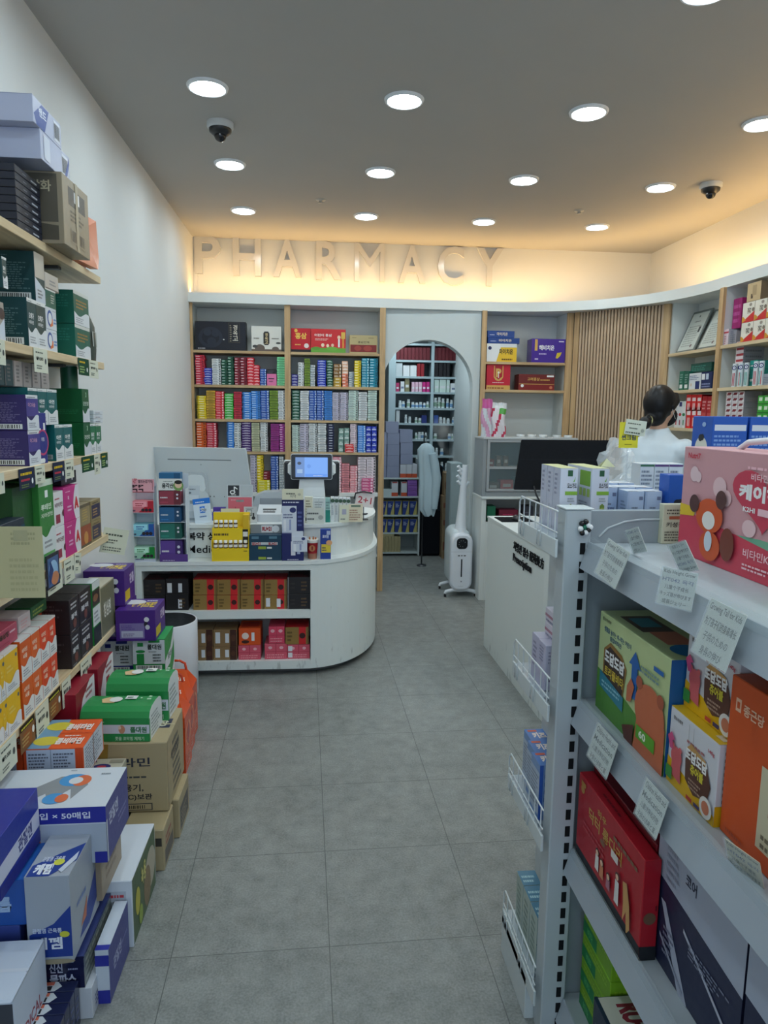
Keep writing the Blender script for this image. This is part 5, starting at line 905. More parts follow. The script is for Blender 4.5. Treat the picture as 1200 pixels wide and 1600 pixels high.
# snack pouches on top of the glass cabinet
def pouch(name, x0, x1, y0, Y, zb, cols, label, prims=()):
    P0, P1 = atY(x0, y0, Y), atY(x1, y0, Y); w_ = P1.x-P0.x; h = P0.z-zb; mb = MB(); n = 10; m = 12; V = []; F = []
    for sd in (-1, 1):
        for j in range(m+1):
            v = j/m
            for i in range(n+1):
                u = i/n; bul = .5*w_*.55*sin(pi*u)**.6*(sin(pi*min(1, v*.9+.08))**.7)*(1 if v < .85 else .3); V.append((-w_/2+w_*u+.006*sin(v*9), sd*bul*(1-.6*v)+.004*sin(u*17+v*5), h*v+.003*sin(u*12)))
    N1 = (n+1)*(m+1)
    for j in range(m):
        for i in range(n):
            a = j*(n+1)+i; F.append(((a, a+1, a+n+2, a+n+1), j, i, 0)); b = a+N1; F.append(((b+1, b, b+n+1, b+n+2), j, i, 1))
    for f, j, i, s_ in F: mb.mesh([V[q] for q in f], [(0, 1, 2, 3)], cols(j/m, i/n), 'gloss', True)
    o = mb.build(name); o.location = ((P0.x+P1.x)/2, Y, zb); return tag(o, label, 'pouch')
rp = random.Random(4)
pouch('snack_pouch', 752.8, 769, 623, Yg+.08, z2+.005, lambda v, u: (206, 96, 160) if v > .72 else ((210, 216, 222) if (u+v*1.3) % .9 < .42 else (214, 160, 190)), 'pink and silver pouch standing at the left on the glass cabinet')
pouch('snack_pouch', 768, 791, 629, Yg+.09, z2+.005, lambda v, u: (226, 228, 230) if v > .8 else ((90, 170, 80) if v > .62 and u > .4 else ((196, 60, 90) if (u*1.2-v) % .8 < .22 else (226, 220, 226))), 'silver pouch with green and red print beside the pink one')

# ================================================================== SLATTED WALL PANEL
sA, sB = Vector((U[9]+.002, 5.925)), Vector((2.700, 5.318)); d = (sB-sA); L = d.length; d.normalize(); ang = atan2(d.y, d.x)
r = empty('slatted_wall', (sA.x, sA.y, 0), ang); struct(r); r.name = 'wall_slatted'
mb = MB(); mb.box(0, .02, 0, L, .05, ZL, (116, 96, 76), 'matte'); struct(mb.build('wall_slatted_backing', r))
mb = MB(); k = 0; x = .05
while x < L-.06: mb.box(x, 0, 0.02, x+.0165, .02, ZL-.002, (255,)*3, 'slat_wood'); x += .0275
struct(mb.build('wall_slatted_slats', r))
for a_, b_ in ((0, .045), (L-.055, L)): mb = MB(); mb.box(a_, -.006, 0, b_, .02, ZL, (255,)*3, 'oak_upright'); struct(mb.build('trim_slatted', r))

# ================================================================== RIGHT WALL SHELVING
XS = 2.70; Yu6, Yu7 = 5.31, 4.62
r = empty('corner_shelf_unit', (XS, Yu7, 0), 0, 'wall shelves with oak edges along the right wall behind the pharmacist', 'shelf unit')
def PX_(nm, x0, y0, z0, x1, y1, z1, mat): m = MB(); m.box(x0-XS, y0-Yu7, z0, x1-XS, y1-Yu7, z1, (255,)*3, mat); return m.build(nm, r)
for ya, yb_ in ((Yu7-.022, Yu7+.022), (3.42, 3.46), (2.3, 2.34)): PX_('upright', XS-.01, ya, 0, XS+.012, yb_, ZL, 'oak_upright'); PX_('side_panel', XS+.012, ya+.008, 0, XR-.014, yb_-.008, ZL, 'laminate')
PX_('side_panel', XS+.012, Yu6, 0, XR-.014, Yu6+.02, ZL, 'laminate'); PX_('back_panel', XR-.013, 2.3, 0, XR-.003, Yu6+.02, ZL, 'laminate')
ZR = [atX(1121, 541, XS).z, atX(1115, 606.5, XS).z, 1.46, 1.18]
for z in ZR:
    for ya, yb_ in ((Yu7+.0225, Yu6-.0005), (3.461, Yu7-.0225), (2.341, 3.419)): PX_('shelf', XS-.004, ya, z-.022, XR-.014, yb_, z, 'birch_shelf')
def rside(nm, x0, x1, yt, zb, c, pr, label, dep=.10, X=XS+.02, side=None, **k):
    a, b = atX(x0, yt, X), atX(x1, yt, X); pr = {'F': pr};
    if side: pr['R'] = side
    return carton(nm, a.y-b.y, dep, (a.z+b.z)/2-zb, c, pr, (X, (a.y+b.y)/2, zb), -pi/2, label, 'box', **k)
z1r, z2r, z3r = ZR[:3]
for k, (bx0, bx1, tx0, tx1, yb_, yt) in enumerate(((1055, 1083, 1080, 1109, 547, 489), (1087.5, 1118, 1114, 1140, 543.5, 484))):
    A_, B_ = atX(bx0, yb_, XS+.04), atX(bx1, yb_, XS+.04); zt_ = atX(tx0, yt, XS+.16).z-z1r; Lw = A_.y-B_.y; r2 = empty('certificate_frame', (XS+.04, (A_.y+B_.y)/2, z1r), -pi/2, 'framed certificate leaning on the corner shelf, %s one' % ['farther', 'nearer'][k], 'picture frame')
    lean = atan2(.13, zt_); Hh = sqrt(zt_**2+.13**2); R_ = Matrix.Rotation(-lean, 4, 'X')
    mb = MB(); mb.M = R_; mb.box(-Lw/2, 0, 0, Lw/2, .012, Hh, (112, 120, 118), 'enamel', .002); mb.build('frame', r2)
    mb = MB(); mb.M = R_; mb.box(-Lw/2+.02, -.001, .02, Lw/2-.02, 0, Hh-.02, (204, 210, 204)); draw(mb, (-Lw/2+.02, -.001, .02), (Lw-.04, 0, 0), (0, 0, Hh-.04), (0, -1, 0), [('w', .3, .75, .75, .8, 1, (110, 116, 112)), ('w', .12, .1, .9, .68, 9, (160, 166, 160)), ('e', .5, .9, .03, .03, (90, 96, 92)), ('e', .75, .1, .04, .04, (120, 100, 100))]+([('r', .78, .45, .9, .6, (60, 62, 60))] if k == 0 else [])); mb.build('certificate', r2)
rside('carton', 1062, 1069, 580, z2r, (30, 110, 90), [('r', .2, .1, .8, .3, W_), ('w', .2, .4, .8, .9, 4, (150, 190, 180))], 'green slim carton at the far end of the middle corner shelf'); rside('carton', 1069.5, 1077, 580.5, z2r, (24, 96, 80), [('r', .2, .1, .8, .3, W_), ('w', .2, .4, .8, .9, 4, (150, 190, 180))], 'green slim carton, nearer one of the two on the middle corner shelf')
rside('carton', 1077.5, 1096, 583, z2r, (222, 226, 230), [('r', .55, 0, .9, .5, (30, 50, 110)), ('w', .05, .6, .9, .9, 3, (90, 110, 150)), ('e', .2, .3, .1, .1, (220, 200, 180))], 'white and navy carton on the middle corner shelf', side=[('r', 0, 0, 1, 1, (190, 196, 206))])
rside('carton', 1096.5, 1113, 581, z2r, (26, 44, 90), [('r', .05, .55, .35, .9, W_), ('r', .45, .55, .7, .9, (190, 205, 225)), ('w', .1, .1, .9, .4, 2, (150, 160, 200))], 'navy carton with white panels on the middle corner shelf')
zq = atX(1095, 582, XS+.05).z; rside('carton', 1080, 1112, 567, zq+.004, (24, 84, 74), [('w', .05, .2, .95, .8, 3, (70, 140, 126)), ('r', 0, .48, 1, .52, (14, 54, 48))], 'dark green wide carton lying across the cartons on the middle corner shelf', X=XS+.045, dep=.08)
for k in range(3):
    x = 1056+k*5.6; c = [(216, 210, 214), (40, 50, 110), (206, 222, 214)][k]; rside('tube_carton', x, x+5, 627, z3r, (222, 224, 226), [('r', .1, .8, .9, .97, c), ('e', .5, .5, .1, .06, [(190, 50, 60), (190, 50, 60), (40, 130, 80)][k]), ('r', .35, .1, .65, .3, [(190, 50, 60), (150, 60, 80), (40, 130, 80)][k])], 'white slim carton, %s from the slatted panel on the lower corner shelf' % NTH[k])
for row in range(2):
    for k in range(3):
        x = 1073+k*8.2; zb_ = z3r+row*(atX(1080, 617, XS+.02).z-z3r)/2
        rside('red_carton', x, x+7.8, 636 if row == 0 else 616.5, zb_, (216, 36, 40), [('r', .15, .62, .85, .82, (245, 225, 225)), ('r', .3, .1, .5, .5, (240, 200, 200)), ('r', .6, .1, .75, .5, (240, 200, 200))], 'red carton with white print, %s row, %s from the slatted panel' % (['lower', 'upper'][row], NTH[k]), side=[('r', 0, 0, 1, 1, (160, 28, 36))])
for k in range(2):
    x = 1098+k*8; rside('red_carton', x, x+7.4, 619, z3r, (176, 34, 44), [('r', .1, .1, .9, .5, (200, 80, 80)), ('w', .1, .6, .9, .9, 3, (230, 160, 160))], 'dull red tall carton behind the oak upright, %s one' % ['farther', 'nearer'][k])
# nearer bay
rside('carton', 1131.5, 1139, 514.5, z1r, (222, 206, 216), [('r', 0, .75, 1, .85, (190, 50, 70)), ('w', .2, .1, .6, .65, 4, (200, 120, 130))], 'pale pink slim carton right beside the oak upright on the top corner shelf', side=[('r', 0, 0, 1, 1, (170, 172, 184)), ('w', .1, .2, .9, .9, 6, (140, 144, 160))], dep=.13)
rside('carton', 1146, 1151, 516, z1r, (150, 150, 160), [('w', .2, .2, .8, .8, 4, (110, 110, 120))], 'grey slim carton behind the red and white ones on the top corner shelf', X=XS+.05)
RW = [('p', [(0, 0), (1, 0), (1, .52), (.3, .18)], (200, 40, 44)), ('p', [(0, 0), (.34, .12), (.12, .3), (0, .3)], (210, 150, 50)), ('t', '경옥고', .42, .42, .3, (50, 40, 36), .3, .03), ('e', .66, .86, .12, .08, (150, 140, 130)), ('e', .9, .6, .1, .1, (130, 116, 100))]
hq = atX(1165, 504, XS+.02).z-z1r
for row in range(2):
    for k in range(3):
        x = 1158.5+k*18.6; a, b = atX(x, 510, XS+.02), atX(x+18.2, 510, XS+.02)
        carton('extract_box', a.y-b.y, .1, hq-.001, (232, 226, 212), {'F': RW, 'R': [('r', 0, 0, 1, 1, (150, 136, 118))]}, (XS+.02, (a.y+b.y)/2, z1r+row*hq), -pi/2, 'white box with red corner, %s row, %s from the pale pink carton' % (['lower', 'upper'][row], NTH[k]), 'box')
rside('carton', 1169, 1190, 441, z1r+2*hq+.001, (196, 172, 132), [('r', .3, .15, .45, .4, (60, 44, 34)), ('r', .4, .3, .7, .85, (170, 146, 110))], 'kraft carton lying on the red cornered boxes', side=[('r', 0, 0, 1, 1, (120, 100, 78))])
rside('carton', 1147, 1160, 466, atX(1150, 514, XS+.06).z+.003, (160, 30, 110), [('w', .1, .2, .9, .9, 3, (200, 90, 160)), ('r', .6, 0, .64, 1, (120, 20, 80))], 'magenta carton on the grey cartons beside the red cornered boxes', X=XS+.055, dep=.08)
rside('carton', 1140.5, 1157, 514.6, z1r, (176, 176, 184), [('w', .1, .2, .9, .8, 4, (140, 140, 150))], 'grey wide carton under the magenta one on the top corner shelf', X=XS+.13, dep=.06)
for k in range(4):
    zb_ = z2r+.145+k*.037; x = 1150-k*.3; a, b = atX(1149, 560, XS+.03), atX(1161, 560, XS+.03)
    carton('flat_carton', a.y-b.y, .14, .036, (222, 210, 214), {'F': [('r', .1, .5, 1, .9, (170, 50, 60))], 'R': [('r', 0, 0, 1, 1, (140, 140, 146)), ('w', .1, .2, .9, .8, 1, (110, 110, 116))]}, (XS+.03, (a.y+b.y)/2, zb_), -pi/2, 'red striped flat carton, %s of four above the toothbrush packs' % ['lowest', 'second', 'third', 'topmost'][k], 'box')
a, b = atX(1149, 590, XS+.03), atX(1161, 590, XS+.03); carton('carton', a.y-b.y+.01, .14, .144, (120, 126, 132), {'R': [('w', .1, .2, .9, .9, 5, (90, 94, 100))]}, (XS+.045, (a.y+b.y)/2, z2r), -pi/2, 'grey carton under the red striped flat cartons', 'box')
for k, x in enumerate((1145, 1151, 1155, 1161, 1178, 1184)):
    p = atX(x+2.5, 592, XS+.01); mb = MB(); w_ = .028; h = .15
    mb.box(-w_/2, 0, 0, w_/2, .012, h, (214, 222, 226)); mb.M = Matrix.Translation((0, 0, 0)); draw(mb, (-w_/2, 0, 0), (w_, 0, 0), (0, 0, h), (0, -1, 0), [('e', .5, .82, .12, .10, (24, 40, 110)), ('e', .5, .82, .075, .062, W_), ('e', .5, .82, .03, .026, (60, 80, 160)), ('r', .2, .05, .4, .6, [(190, 60, 70), (60, 160, 150)][k % 2]), ('r', .6, .05, .8, .6, [(190, 60, 70), (60, 160, 150)][k // 2 % 2])])
    o = mb.build('brush_pack'); o.location = (XS+.003+.012*(k % 2), p.y, z2r); o.rotation_euler = (0, 0, -pi/2+.25); tag(o, 'upright pack with round navy emblem, %s from the oak upright' % NTH[k], 'pack', 'packs with round navy emblems')
for k in range(2): rside('carton', 1172+k*.5, 1184, 577 if k == 0 else 563, z2r if k == 0 else atX(1178, 577, XS+.05).z+.002, (30, 150, 140), [('w', .1, .3, .9, .7, 1, W_), ('r', 0, .45, 1, .5, (20, 110, 104))], 'teal carton between the emblem packs, %s one' % ['lower', 'upper'][k], X=XS+.05, dep=.1)
rside('carton', 1190, 1208, 584, z2r, (150, 158, 170), [('w', .1, .2, .9, .8, 4, (110, 116, 130))], 'grey blue carton at the photo edge on the middle corner shelf', X=XS+.03)
for row in range(7):
    for k in range(3):
        a, b = atX(1134+k*9.5, 630, XS+.02), atX(1143+k*9.5, 630, XS+.02)
        carton('white_carton', a.y-b.y, .12, .035, (222, 214, 216), {'F': [('p', [(.1, .35), (.7, .35), (.9, .8), (.3, .8)], (120, 30, 44)), ('e', .85, .3, .2, .15, W_)], 'R': [('r', 0, 0, 1, 1, (150, 146, 152))]}, (XS+.02, (a.y+b.y)/2, z3r+row*.036), -pi/2, 'white carton with maroon dash, %s from bottom, %s from the oak upright' % (ORD[row], NTH[k]), 'box', 'white cartons with a maroon dash')
for row in range(4):
    for k in range(3):
        a, b = atX(1184+k*9, 630, XS+.02), atX(1192.5+k*9, 630, XS+.02)
        carton('green_carton', a.y-b.y, .1, .054, (60, 166, 60), {'F': [('r', .2, .4, .8, .8, (222, 236, 214)), ('r', 0, 0, 1, .15, (40, 120, 40))]}, (XS+.02, (a.y+b.y)/2, z3r+row*.055), -pi/2, 'green carton with white patch, %s from bottom, %s column near the photo edge' % (ORD[row], NTH[k]), 'box', 'green cartons')

# ================================================================== PRESCRIPTION COUNTER
ZPc = .882
def pfoot(o=0.0):
    P = [(1.112-o, 4.47), (1.128-o, 3.34)]; c = (1.40, 3.32); rr = .272+o
    P += [(c[0]-rr*cos(pi/2*i/12*2), c[1]-rr*.95*sin(pi/2*i/12*2)) for i in range(1, 12)]; P += [(1.672+o, 3.34), (1.66+o, 4.47)]
    return P
r = empty('prescription_counter', (1.4, 3.9, 0), 0, 'white counter with black lettering and a rounded end, right of the aisle', 'counter')
mb = MB(); mb.M = Matrix.Translation((-1.4, -3.9, 0)); P = pfoot()
n = len(P)
for i in range(n):
    a, b = P[i], P[(i+1) % n]; mb.face([(*a, .0), (*b, .0), (*b, ZPc-.012), (*a, ZPc-.012)], (255,)*3, 'scuffed_laminate', i not in (0, n-1))
mb.build('body', r)
mb = MB(); mb.M = Matrix.Translation((-1.4, -3.9, 0)); mb.prism(pfoot(.004), ZPc-.012, ZPc, (255,)*3, 'laminate'); mb.build('countertop', r)
q = lambda x: atX(x, 850, 1.12)
pa, pb2 = (1.1215, atX(815.5, 855, 1.12).y), (1.129, atX(853, 905, 1.125).y)
za, zb2 = atX(822, 852, 1.12).z, atX(822, 868, 1.12).z
o = letters3d('lettering', '처방전 접수 配药处方', (1.1172, 3.86), (1.1262, 3.345), .775, .055, .004, K_, r, .015, off=.0); o.location = -r.location
o = letters3d('lettering', 'Prescription', (1.1172, 3.86), (1.1222, 3.53), .70, .058, .004, K_, r, .015, off=.0); o.location = -r.location
# mouse and mat, monitor, cable
p = atZ(789, 811, ZPc); mb = MB(); mb.prism(rrect(0, 0, .11, .10, .01), 0, .003, (22, 24, 28), 'cloth'); o = mb.build('mouse_mat'); o.location = (1.245, 4.30, ZPc); tag(o, 'black mouse mat at the far end of the prescription counter', 'mouse mat')
mb = MB(); mb.ball((0, 0, .003), .034, 16, 10, (28, 28, 32), 'enamel', (.95, 1.5, .9)); mb.v = [Vector((v.x, v.y, max(.0, v.z))) for v in mb.v]; o = mb.build('computer_mouse'); o.location = (1.25, 4.27, ZPc+.003); tag(o, 'black computer mouse on the mouse mat', 'mouse')
mb = MB(); mb.tube([(1.25, 4.22, ZPc+.008), (1.26, 4.12, ZPc+.004), (1.30, 4.02, ZPc+.004), (1.33, 3.95, ZPc+.004)], .003, 6, (24, 24, 26), 'enamel'); o = mb.build('mouse_cable'); tag(o, 'thin black cable running from the mouse over the counter', 'cable')
mb = MB(); mb.box(-.012, -.02, 0, .012, .02, .012, (30, 30, 34), 'enamel', .003); o = mb.build('cable_clip'); o.location = (1.335, 3.935, ZPc); tag(o, 'small black clip on the prescription counter', 'clip')
TL, TR, BL, BR = atY(815, 687, 4.42), atY(953, 688, 4.34), atY(803, 765, 4.40), None; BR = TR+(BL-TL)
mb, n, c4 = quad_slab('x', TL, TR, BR, BL, .02, (16, 18, 24), 'matte', rnd=.006)
ctr = (TL+TR+BR+BL)/4
r = empty('desktop_monitor', (ctr.x, ctr.y, ZPc), 0, 'wide black monitor seen from behind on the prescription counter', 'monitor'); addp(mb, 'screen_housing', r)
U_, V_ = TR-TL, BL-TL; N_ = U_.cross(-V_).normalized(); N_ = N_ if N_.y < 0 else -N_
mb = MB(); draw(mb, BL, U_, -V_, N_, [('r', .02, .6, .98, .61, (30, 32, 38)), ('e', .47, .5, .015, .015, (50, 52, 58)), ('e', .62, .5, .015, .015, (50, 52, 58)), ('r', .2, .05, .6, .2, (10, 12, 16))], mat='matte'); addp(mb, 'rear_detail', r)
mb = MB(); mb.box(ctr.x-.02, ctr.y-.02+.03, ZPc, ctr.x+.02, ctr.y+.02+.03, ctr.z, (20, 22, 26), 'matte'); mb.box(ctr.x-.12, ctr.y-.07, ZPc, ctr.x+.12, ctr.y+.11, ZPc+.01, (20, 22, 26), 'matte', .003); addp(mb, 'stand', r)
p = atY(835, 760, 4.36); mb = MB(); mb.tube([(p.x, 4.37, p.z), (p.x+.005, 4.33, p.z-.05), (p.x+.03, 4.32, p.z-.10), (p.x+.04, 4.31, ZPc+.005)], .006, 8, (22, 22, 26), 'enamel'); o = mb.build('video_cable'); tag(o, 'black cable hanging from the back of the black monitor', 'cable')

# ================================================================== PHARMACIST
def person():
    X0, Y0 = 2.02, 4.02; rz = radians(-60)
    r = empty('person', (X0, Y0, 0), rz, 'person in a white coat and face mask, hair in a low bun, turned away', 'person')
    def remesh(o, vox, sm=6):
        m = o.modifiers.new('r', 'REMESH'); m.mode = 'VOXEL'; m.voxel_size = vox; m.use_smooth_shade = True
        s_ = o.modifiers.new('s', 'SMOOTH'); s_.factor = .5; s_.iterations = sm
    paint_mat('skin', (206, 164, 140), .5, .03, 20); paint_mat('black_hair', (22, 20, 22), .38, .2, 60); paint_mat('coat_cloth', (214, 224, 232), .85, .02, 8); paint_mat('trouser_cloth', (44, 46, 54), .9, .05, 30); paint_mat('mask_cloth', (30, 30, 34), .8, .05, 30)
    S = 'skin'; mb = MB(); w_ = (0, 0, 0)
    # head: facing +y
    hz_ = 1.60; mb.ball((0, .0, hz_), .085, 20, 16, w_, S, (.88, 1.08, 1.22)); mb.ball((0, .035, hz_-.045), .062, 16, 12, w_, S, (.9, 1.0, 1.0)); mb.ball((0, .05, hz_-.085), .034, 12, 8, w_, S, (1.1, .9, .8))
    mb.tube([(0, .085, hz_+.01), (0, .108, hz_-.02)], .012, 10, w_, S, rr=[.008, .014]); 
    for s_ in (-1, 1):
        mb.ball((s_*.078, -.002, hz_-.012), .026, 12, 8, w_, S, (.35, .7, 1.15)); mb.ball((s_*.03, .086, hz_+.008), .012, 8, 6, w_, S)
    mb.tube([(0, -.012, 1.52), (0, -.015, 1.46), (0, -.02, 1.38)], .05, 16, w_, S, rr=[.05, .05, .058])
    T = [(1.44, .05, .045), (1.40, .085, .065), (1.35, .135, .085), (1.30, .150, .10), (1.20, .150, .105), (1.05, .135, .10), (.92, .165, .12), (.82, .165, .12)]
    V = []; F = []; n = 24
    for z, rx, ry in T:
        for k in range(n): a = 2*pi*k/n; V.append((rx*cos(a), -.02+ry*sin(a), z))
    for j in range(len(T)-1):
        for k in range(n): F.append((j*n+k, (j+1)*n+k, (j+1)*n+(k+1) % n, j*n+(k+1) % n))
    F += [tuple(range(n)), tuple(range((len(T)-1)*n, len(T)*n))[::-1]]; mb.mesh(V, F, w_, S)
    for s_ in (-1, 1):
        mb.tube([(s_*.085, -.01, .88), (s_*.09, .0, .50), (s_*.09, -.015, .09)], .07, 16, w_, S, rr=[.085, .055, .036]); mb.ball((s_*.09, .05, .045), .045, 12, 8, w_, S, (.9, 2.3, .85))
    arms = {1: [(.155, -.02, 1.36), (.20, .16, 1.27), (.16, .40, 1.37)], -1: [(-.155, -.02, 1.36), (-.20, .06, 1.12), (-.12, .27, 1.10)]}
    for s_, A in arms.items():
        mb.tube([A[0], ((Vector(A[0])+Vector(A[1]))/2), A[1]], .04, 14, w_, S, rr=[.043, .042, .037]); mb.tube([A[1], ((Vector(A[1])+Vector(A[2]))/2), A[2]], .03, 14, w_, S, rr=[.037, .034, .024]); mb.ball(A[1], .037, 10, 8, w_, S)
        d_ = (Vector(A[2])-Vector(A[1])).normalized(); up_ = Vector((0, 0, 1)); sd = d_.cross(up_).normalized(); pl = Vector(A[2])+d_*.045
        mb.ball(pl, .04, 12, 8, w_, S, (.75, 1.05, .42))
        for k in range(4):
            b_ = pl+sd*((k-1.5)*.019)+d_*.03; L_ = [.030, .036, .034, .026][k]; mb.tube([b_, b_+d_*L_, b_+d_*(L_*1.5)-up_*.018, b_+d_*(L_*1.55)-up_*.038], .0085, 8, w_, S, rr=[.0095, .009, .0085, .0075])
        b_ = pl-sd*s_*.03-d_*.015; mb.tube([b_, b_-sd*s_*.022+d_*.02-up_*.008, b_-sd*s_*.018+d_*.045-up_*.016], .0095, 8, w_, S, rr=[.011, .010, .0085])
    o = mb.build('body', r); remesh(o, .0065, 3)
    H = 'black_hair'; mb = MB(); mb.ball((0, -.020, hz_+.022), .096, 24, 18, w_, H, (.93, 1.04, 1.12)); mb.ball((0, -.05, hz_-.045), .066, 16, 12, w_, H, (1.02, .85, 1.1))
    mb.tube([(-.05, .055, hz_+.075), (-.078, .03, hz_+.03), (-.082, -.02, hz_-.02)], .02, 10, w_, H); mb.tube([(.05, .055, hz_+.075), (.078, .03, hz_+.03), (.082, -.02, hz_-.01)], .02, 10, w_, H)
    mb.tube([(0, -.10, hz_-.075), (0, -.125, hz_-.085)], .03, 12, w_, H)
    o = mb.build('hair', r); remesh(o, .006, 4)
    mb = MB(); mb.ball((0, -.148, hz_-.095), .036, 16, 12, (24, 22, 24), 'black_hair', (1.1, .9, 1.05)); b = mb.build('hair_bun', r); mb = MB(); mb.M = Matrix.Translation((0, -.118, hz_-.082)) @ Matrix.Rotation(pi/2, 4, 'X'); mb.lathe([(.026, -.006), (.031, 0), (.026, .006)], 18, (206, 204, 150), 'cloth'); mb.build('hair_tie', r)
    mb = MB(); mb.ball((0, .058, hz_-.055), .066, 16, 12, w_, 'mask_cloth', (.98, .86, .92)); o = mb.build('face_mask', r)
    for s_ in (-1, 1): mb = MB(); mb.tube([(s_*.06, .07, hz_-.03), (s_*.082, .03, hz_-.005), (s_*.088, -.01, hz_+.012), (s_*.088, -.018, hz_-.02), (s_*.078, .02, hz_-.055), (s_*.055, .07, hz_-.075)], .0016, 6, (226, 228, 228), 'cloth'); mb.build('mask_strap', r)
    C = 'coat_cloth'; mb = MB(); T = [(1.475, .066, .060), (1.445, .078, .068), (1.42, .115, .085), (1.385, .165, .108), (1.32, .188, .130), (1.22, .185, .140), (1.08, .180, .135), (.95, .20, .150), (.80, .22, .165), (.66, .235, .175)]
    V = []; F = []; n = 32
    for j, (z, rx, ry) in enumerate(T):
        for k in range(n):
            a = 2*pi*k/n; f = 1+(.035*sin(a*6+j*1.1)+.02*sin(a*13+j*2))*min(1, max(0, j-2)/3); V.append((rx*cos(a)*f, -.022+ry*sin(a)*f, z+(.01*sin(a) if j < 3 else 0)))
    for j in range(len(T)-1):
        for k in range(n): F.append((j*n+k, (j+1)*n+k, (j+1)*n+(k+1) % n, j*n+(k+1) % n))
    F += [tuple(range(n)), tuple(range((len(T)-1)*n, len(T)*n))[::-1]]; mb.mesh(V, F, w_, C, True)
    for s_, A in arms.items():
        A = [Vector(a) for a in A]; P = []; R_ = []
        for i in range(9):
            t = i/8; p_ = A[0].lerp(A[1], min(1, t*2)) if t <= .5 else A[1].lerp(A[2], (t-.5)*1.86); P.append(p_); R_.append([.070, .070, .067, .064, .062, .060, .057, .054, .051][i]+.004*sin(i*2.7))
        mb.tube(P, .06, 18, w_, C, rr=R_); mb.ball(A[0]+Vector((0, 0, -.012)), .074, 14, 10, w_, C, (1, 1, .85))
    o = mb.build('white_coat', r); remesh(o, .009, 5)
    mb = MB()
    for s_ in (-1, 1): mb.tube([(s_*.085, -.01, .80), (s_*.09, .0, .50), (s_*.09, -.012, .07)], .09, 18, (44, 46, 54), 'trouser_cloth', rr=[.10, .078, .07])
    mb.build('trousers', r)
    for s_ in (-1, 1): mb = MB(); mb.box(s_*.09-.048, -.075, 0, s_*.09+.048, .17, .062, (226, 228, 230), 'cloth', .018); mb.build('shoe', r)
person()

# ================================================================== LEFT WALL SHELVES
XF = -0.865
LB_Z = [2.062, 1.728, 1.370, 1.033, 0.630]
for k, z in enumerate(LB_Z):
    mb = MB(); mb.box(XL+.001, 1.1, z-.027, XF+.005, 2.985, z, (255,)*3, 'birch_shelf', .0015); r = tag(mb.build('wall_shelf'), 'pale birch wall shelf board full of boxes, %s of the five from the top' % NTH[k], 'shelf')
    mb = MB(); mb.box(XL+.001, 2.62, z-.039, XF-.03, 2.65, z-.0275, (60, 62, 66), 'enamel', .002); b = mb.build('bracket', r)
def fb(nm, xl, xe, xf, yt, zb, X, c, prF, prR, label, cat='box', w=None, ch=.0012, prT=None, rot=0.0, mat='print', zt=None, Y1=None, **kk):
    # box with one side facing the camera (its left edge at pixel xl, its corner at xe) and one side facing the aisle (far edge at xf)
    a = atX(xe, yt, X); Y0 = a.y; w_ = w or (X-atY(xl, yt, Y0).x); Ye = Y1 or atX(xf, yt, X).y; h = (zt or a.z)-zb
    pr = {'F': prF, 'R': prR}
    if prT: pr['T'] = prT
    return carton(nm, w_, Ye-Y0, h, c, pr, (X-w_/2, Y0, zb), rot, label, cat, ch=ch, mat=mat, **kk)
def wave(c, lo=.30, hi=.42, top=None):      # white wave across the foot of a box front
    P = [(0, 0), (1, 0)]+[(1-i/10, lo+(hi-lo)*(.5+.5*sin(i*.62+.6))) for i in range(11)]
    return [('p', P, c)]
def supp(col, txt='', acc=(236, 238, 238)):  # the look of a supplement box: white strip on top, pale lettering, white wave
    return [('r', 0, .92, 1, 1, (228, 230, 228)), ('w', .1, .935, .7, .97, 1, (120, 124, 124)), ('t', txt or '철분', .14, .58, .13, acc, .55, .03), ('t', '비타민', .14, .47, .08, acc, .5, .02)]+wave((226, 228, 230))+[('w', .15, .08, .85, .24, 3, (150, 154, 160))]
def backp(c, bar=True):
    l = tuple(int(v+(255-v)*.28) for v in c)
    return [('w', .08, .9, .5, .94, 1, l), ('w', .1, .25, .9, .8, 12, l)]+([('b', .12, .04, .9, .18)] if bar else [])
z1_, z2_, z3_, z4_, z5_ = LB_Z
# top shelf
for k in range(8):
    h = (atX(22, 255, XF).z-z1_)/8
    fb('flat_carton', -12, 22+k*0-.0, 60, 255, z1_+k*h, XF+.002-.0*k, (26, 30, 46), [('r', 0, .0, 1, .1, (14, 16, 26))], [('w', .62, .3, .9, .75, 1, (196, 200, 210)), ('w', .3, .4, .5, .65, 1, (120, 126, 140))], 'flat black carton, %s in the stack at the left edge of the top shelf' % ORD[k], zt=z1_+(k+1)*h-.001, w=.13)
KC = (150, 138, 116)
fb('cardboard_box', 62, 96, 135, 268, z1_+.0005, -.80, KC, [('r', .08, .30, .92, .97, (92, 86, 74)), ('t', '쌍화', .5, .72, .16, (190, 180, 150), None, .02), ('p', [(.1, .05), (.92, .05), (.92, .25), (.5, .30), (.1, .26)], (84, 78, 66))], [('r', .2, .62, .85, .88, (70, 66, 60)), ('r', .42, .70, .62, .86, (236, 238, 240)), ('w', .25, .4, .8, .58, 3, (100, 92, 76)), ('b', .25, .08, .8, .3, (150, 138, 116)), ('r', .46, .0, .56, 1, (170, 158, 132))], 'taped brown cardboard box overhanging the top shelf board', w=.20)
LV = (176, 182, 206)
zl = atX(96, 268, -.80).z+.0005
lab_ = [('p', [(.02, .35), (.30, .95), (.55, .95), (.38, .02), (.1, .02)], (50, 76, 150)), ('t', '밴드', .2, .45, .35, (220, 226, 240), .25, .03), ('b', .72, .12, .95, .9, (214, 218, 230))]
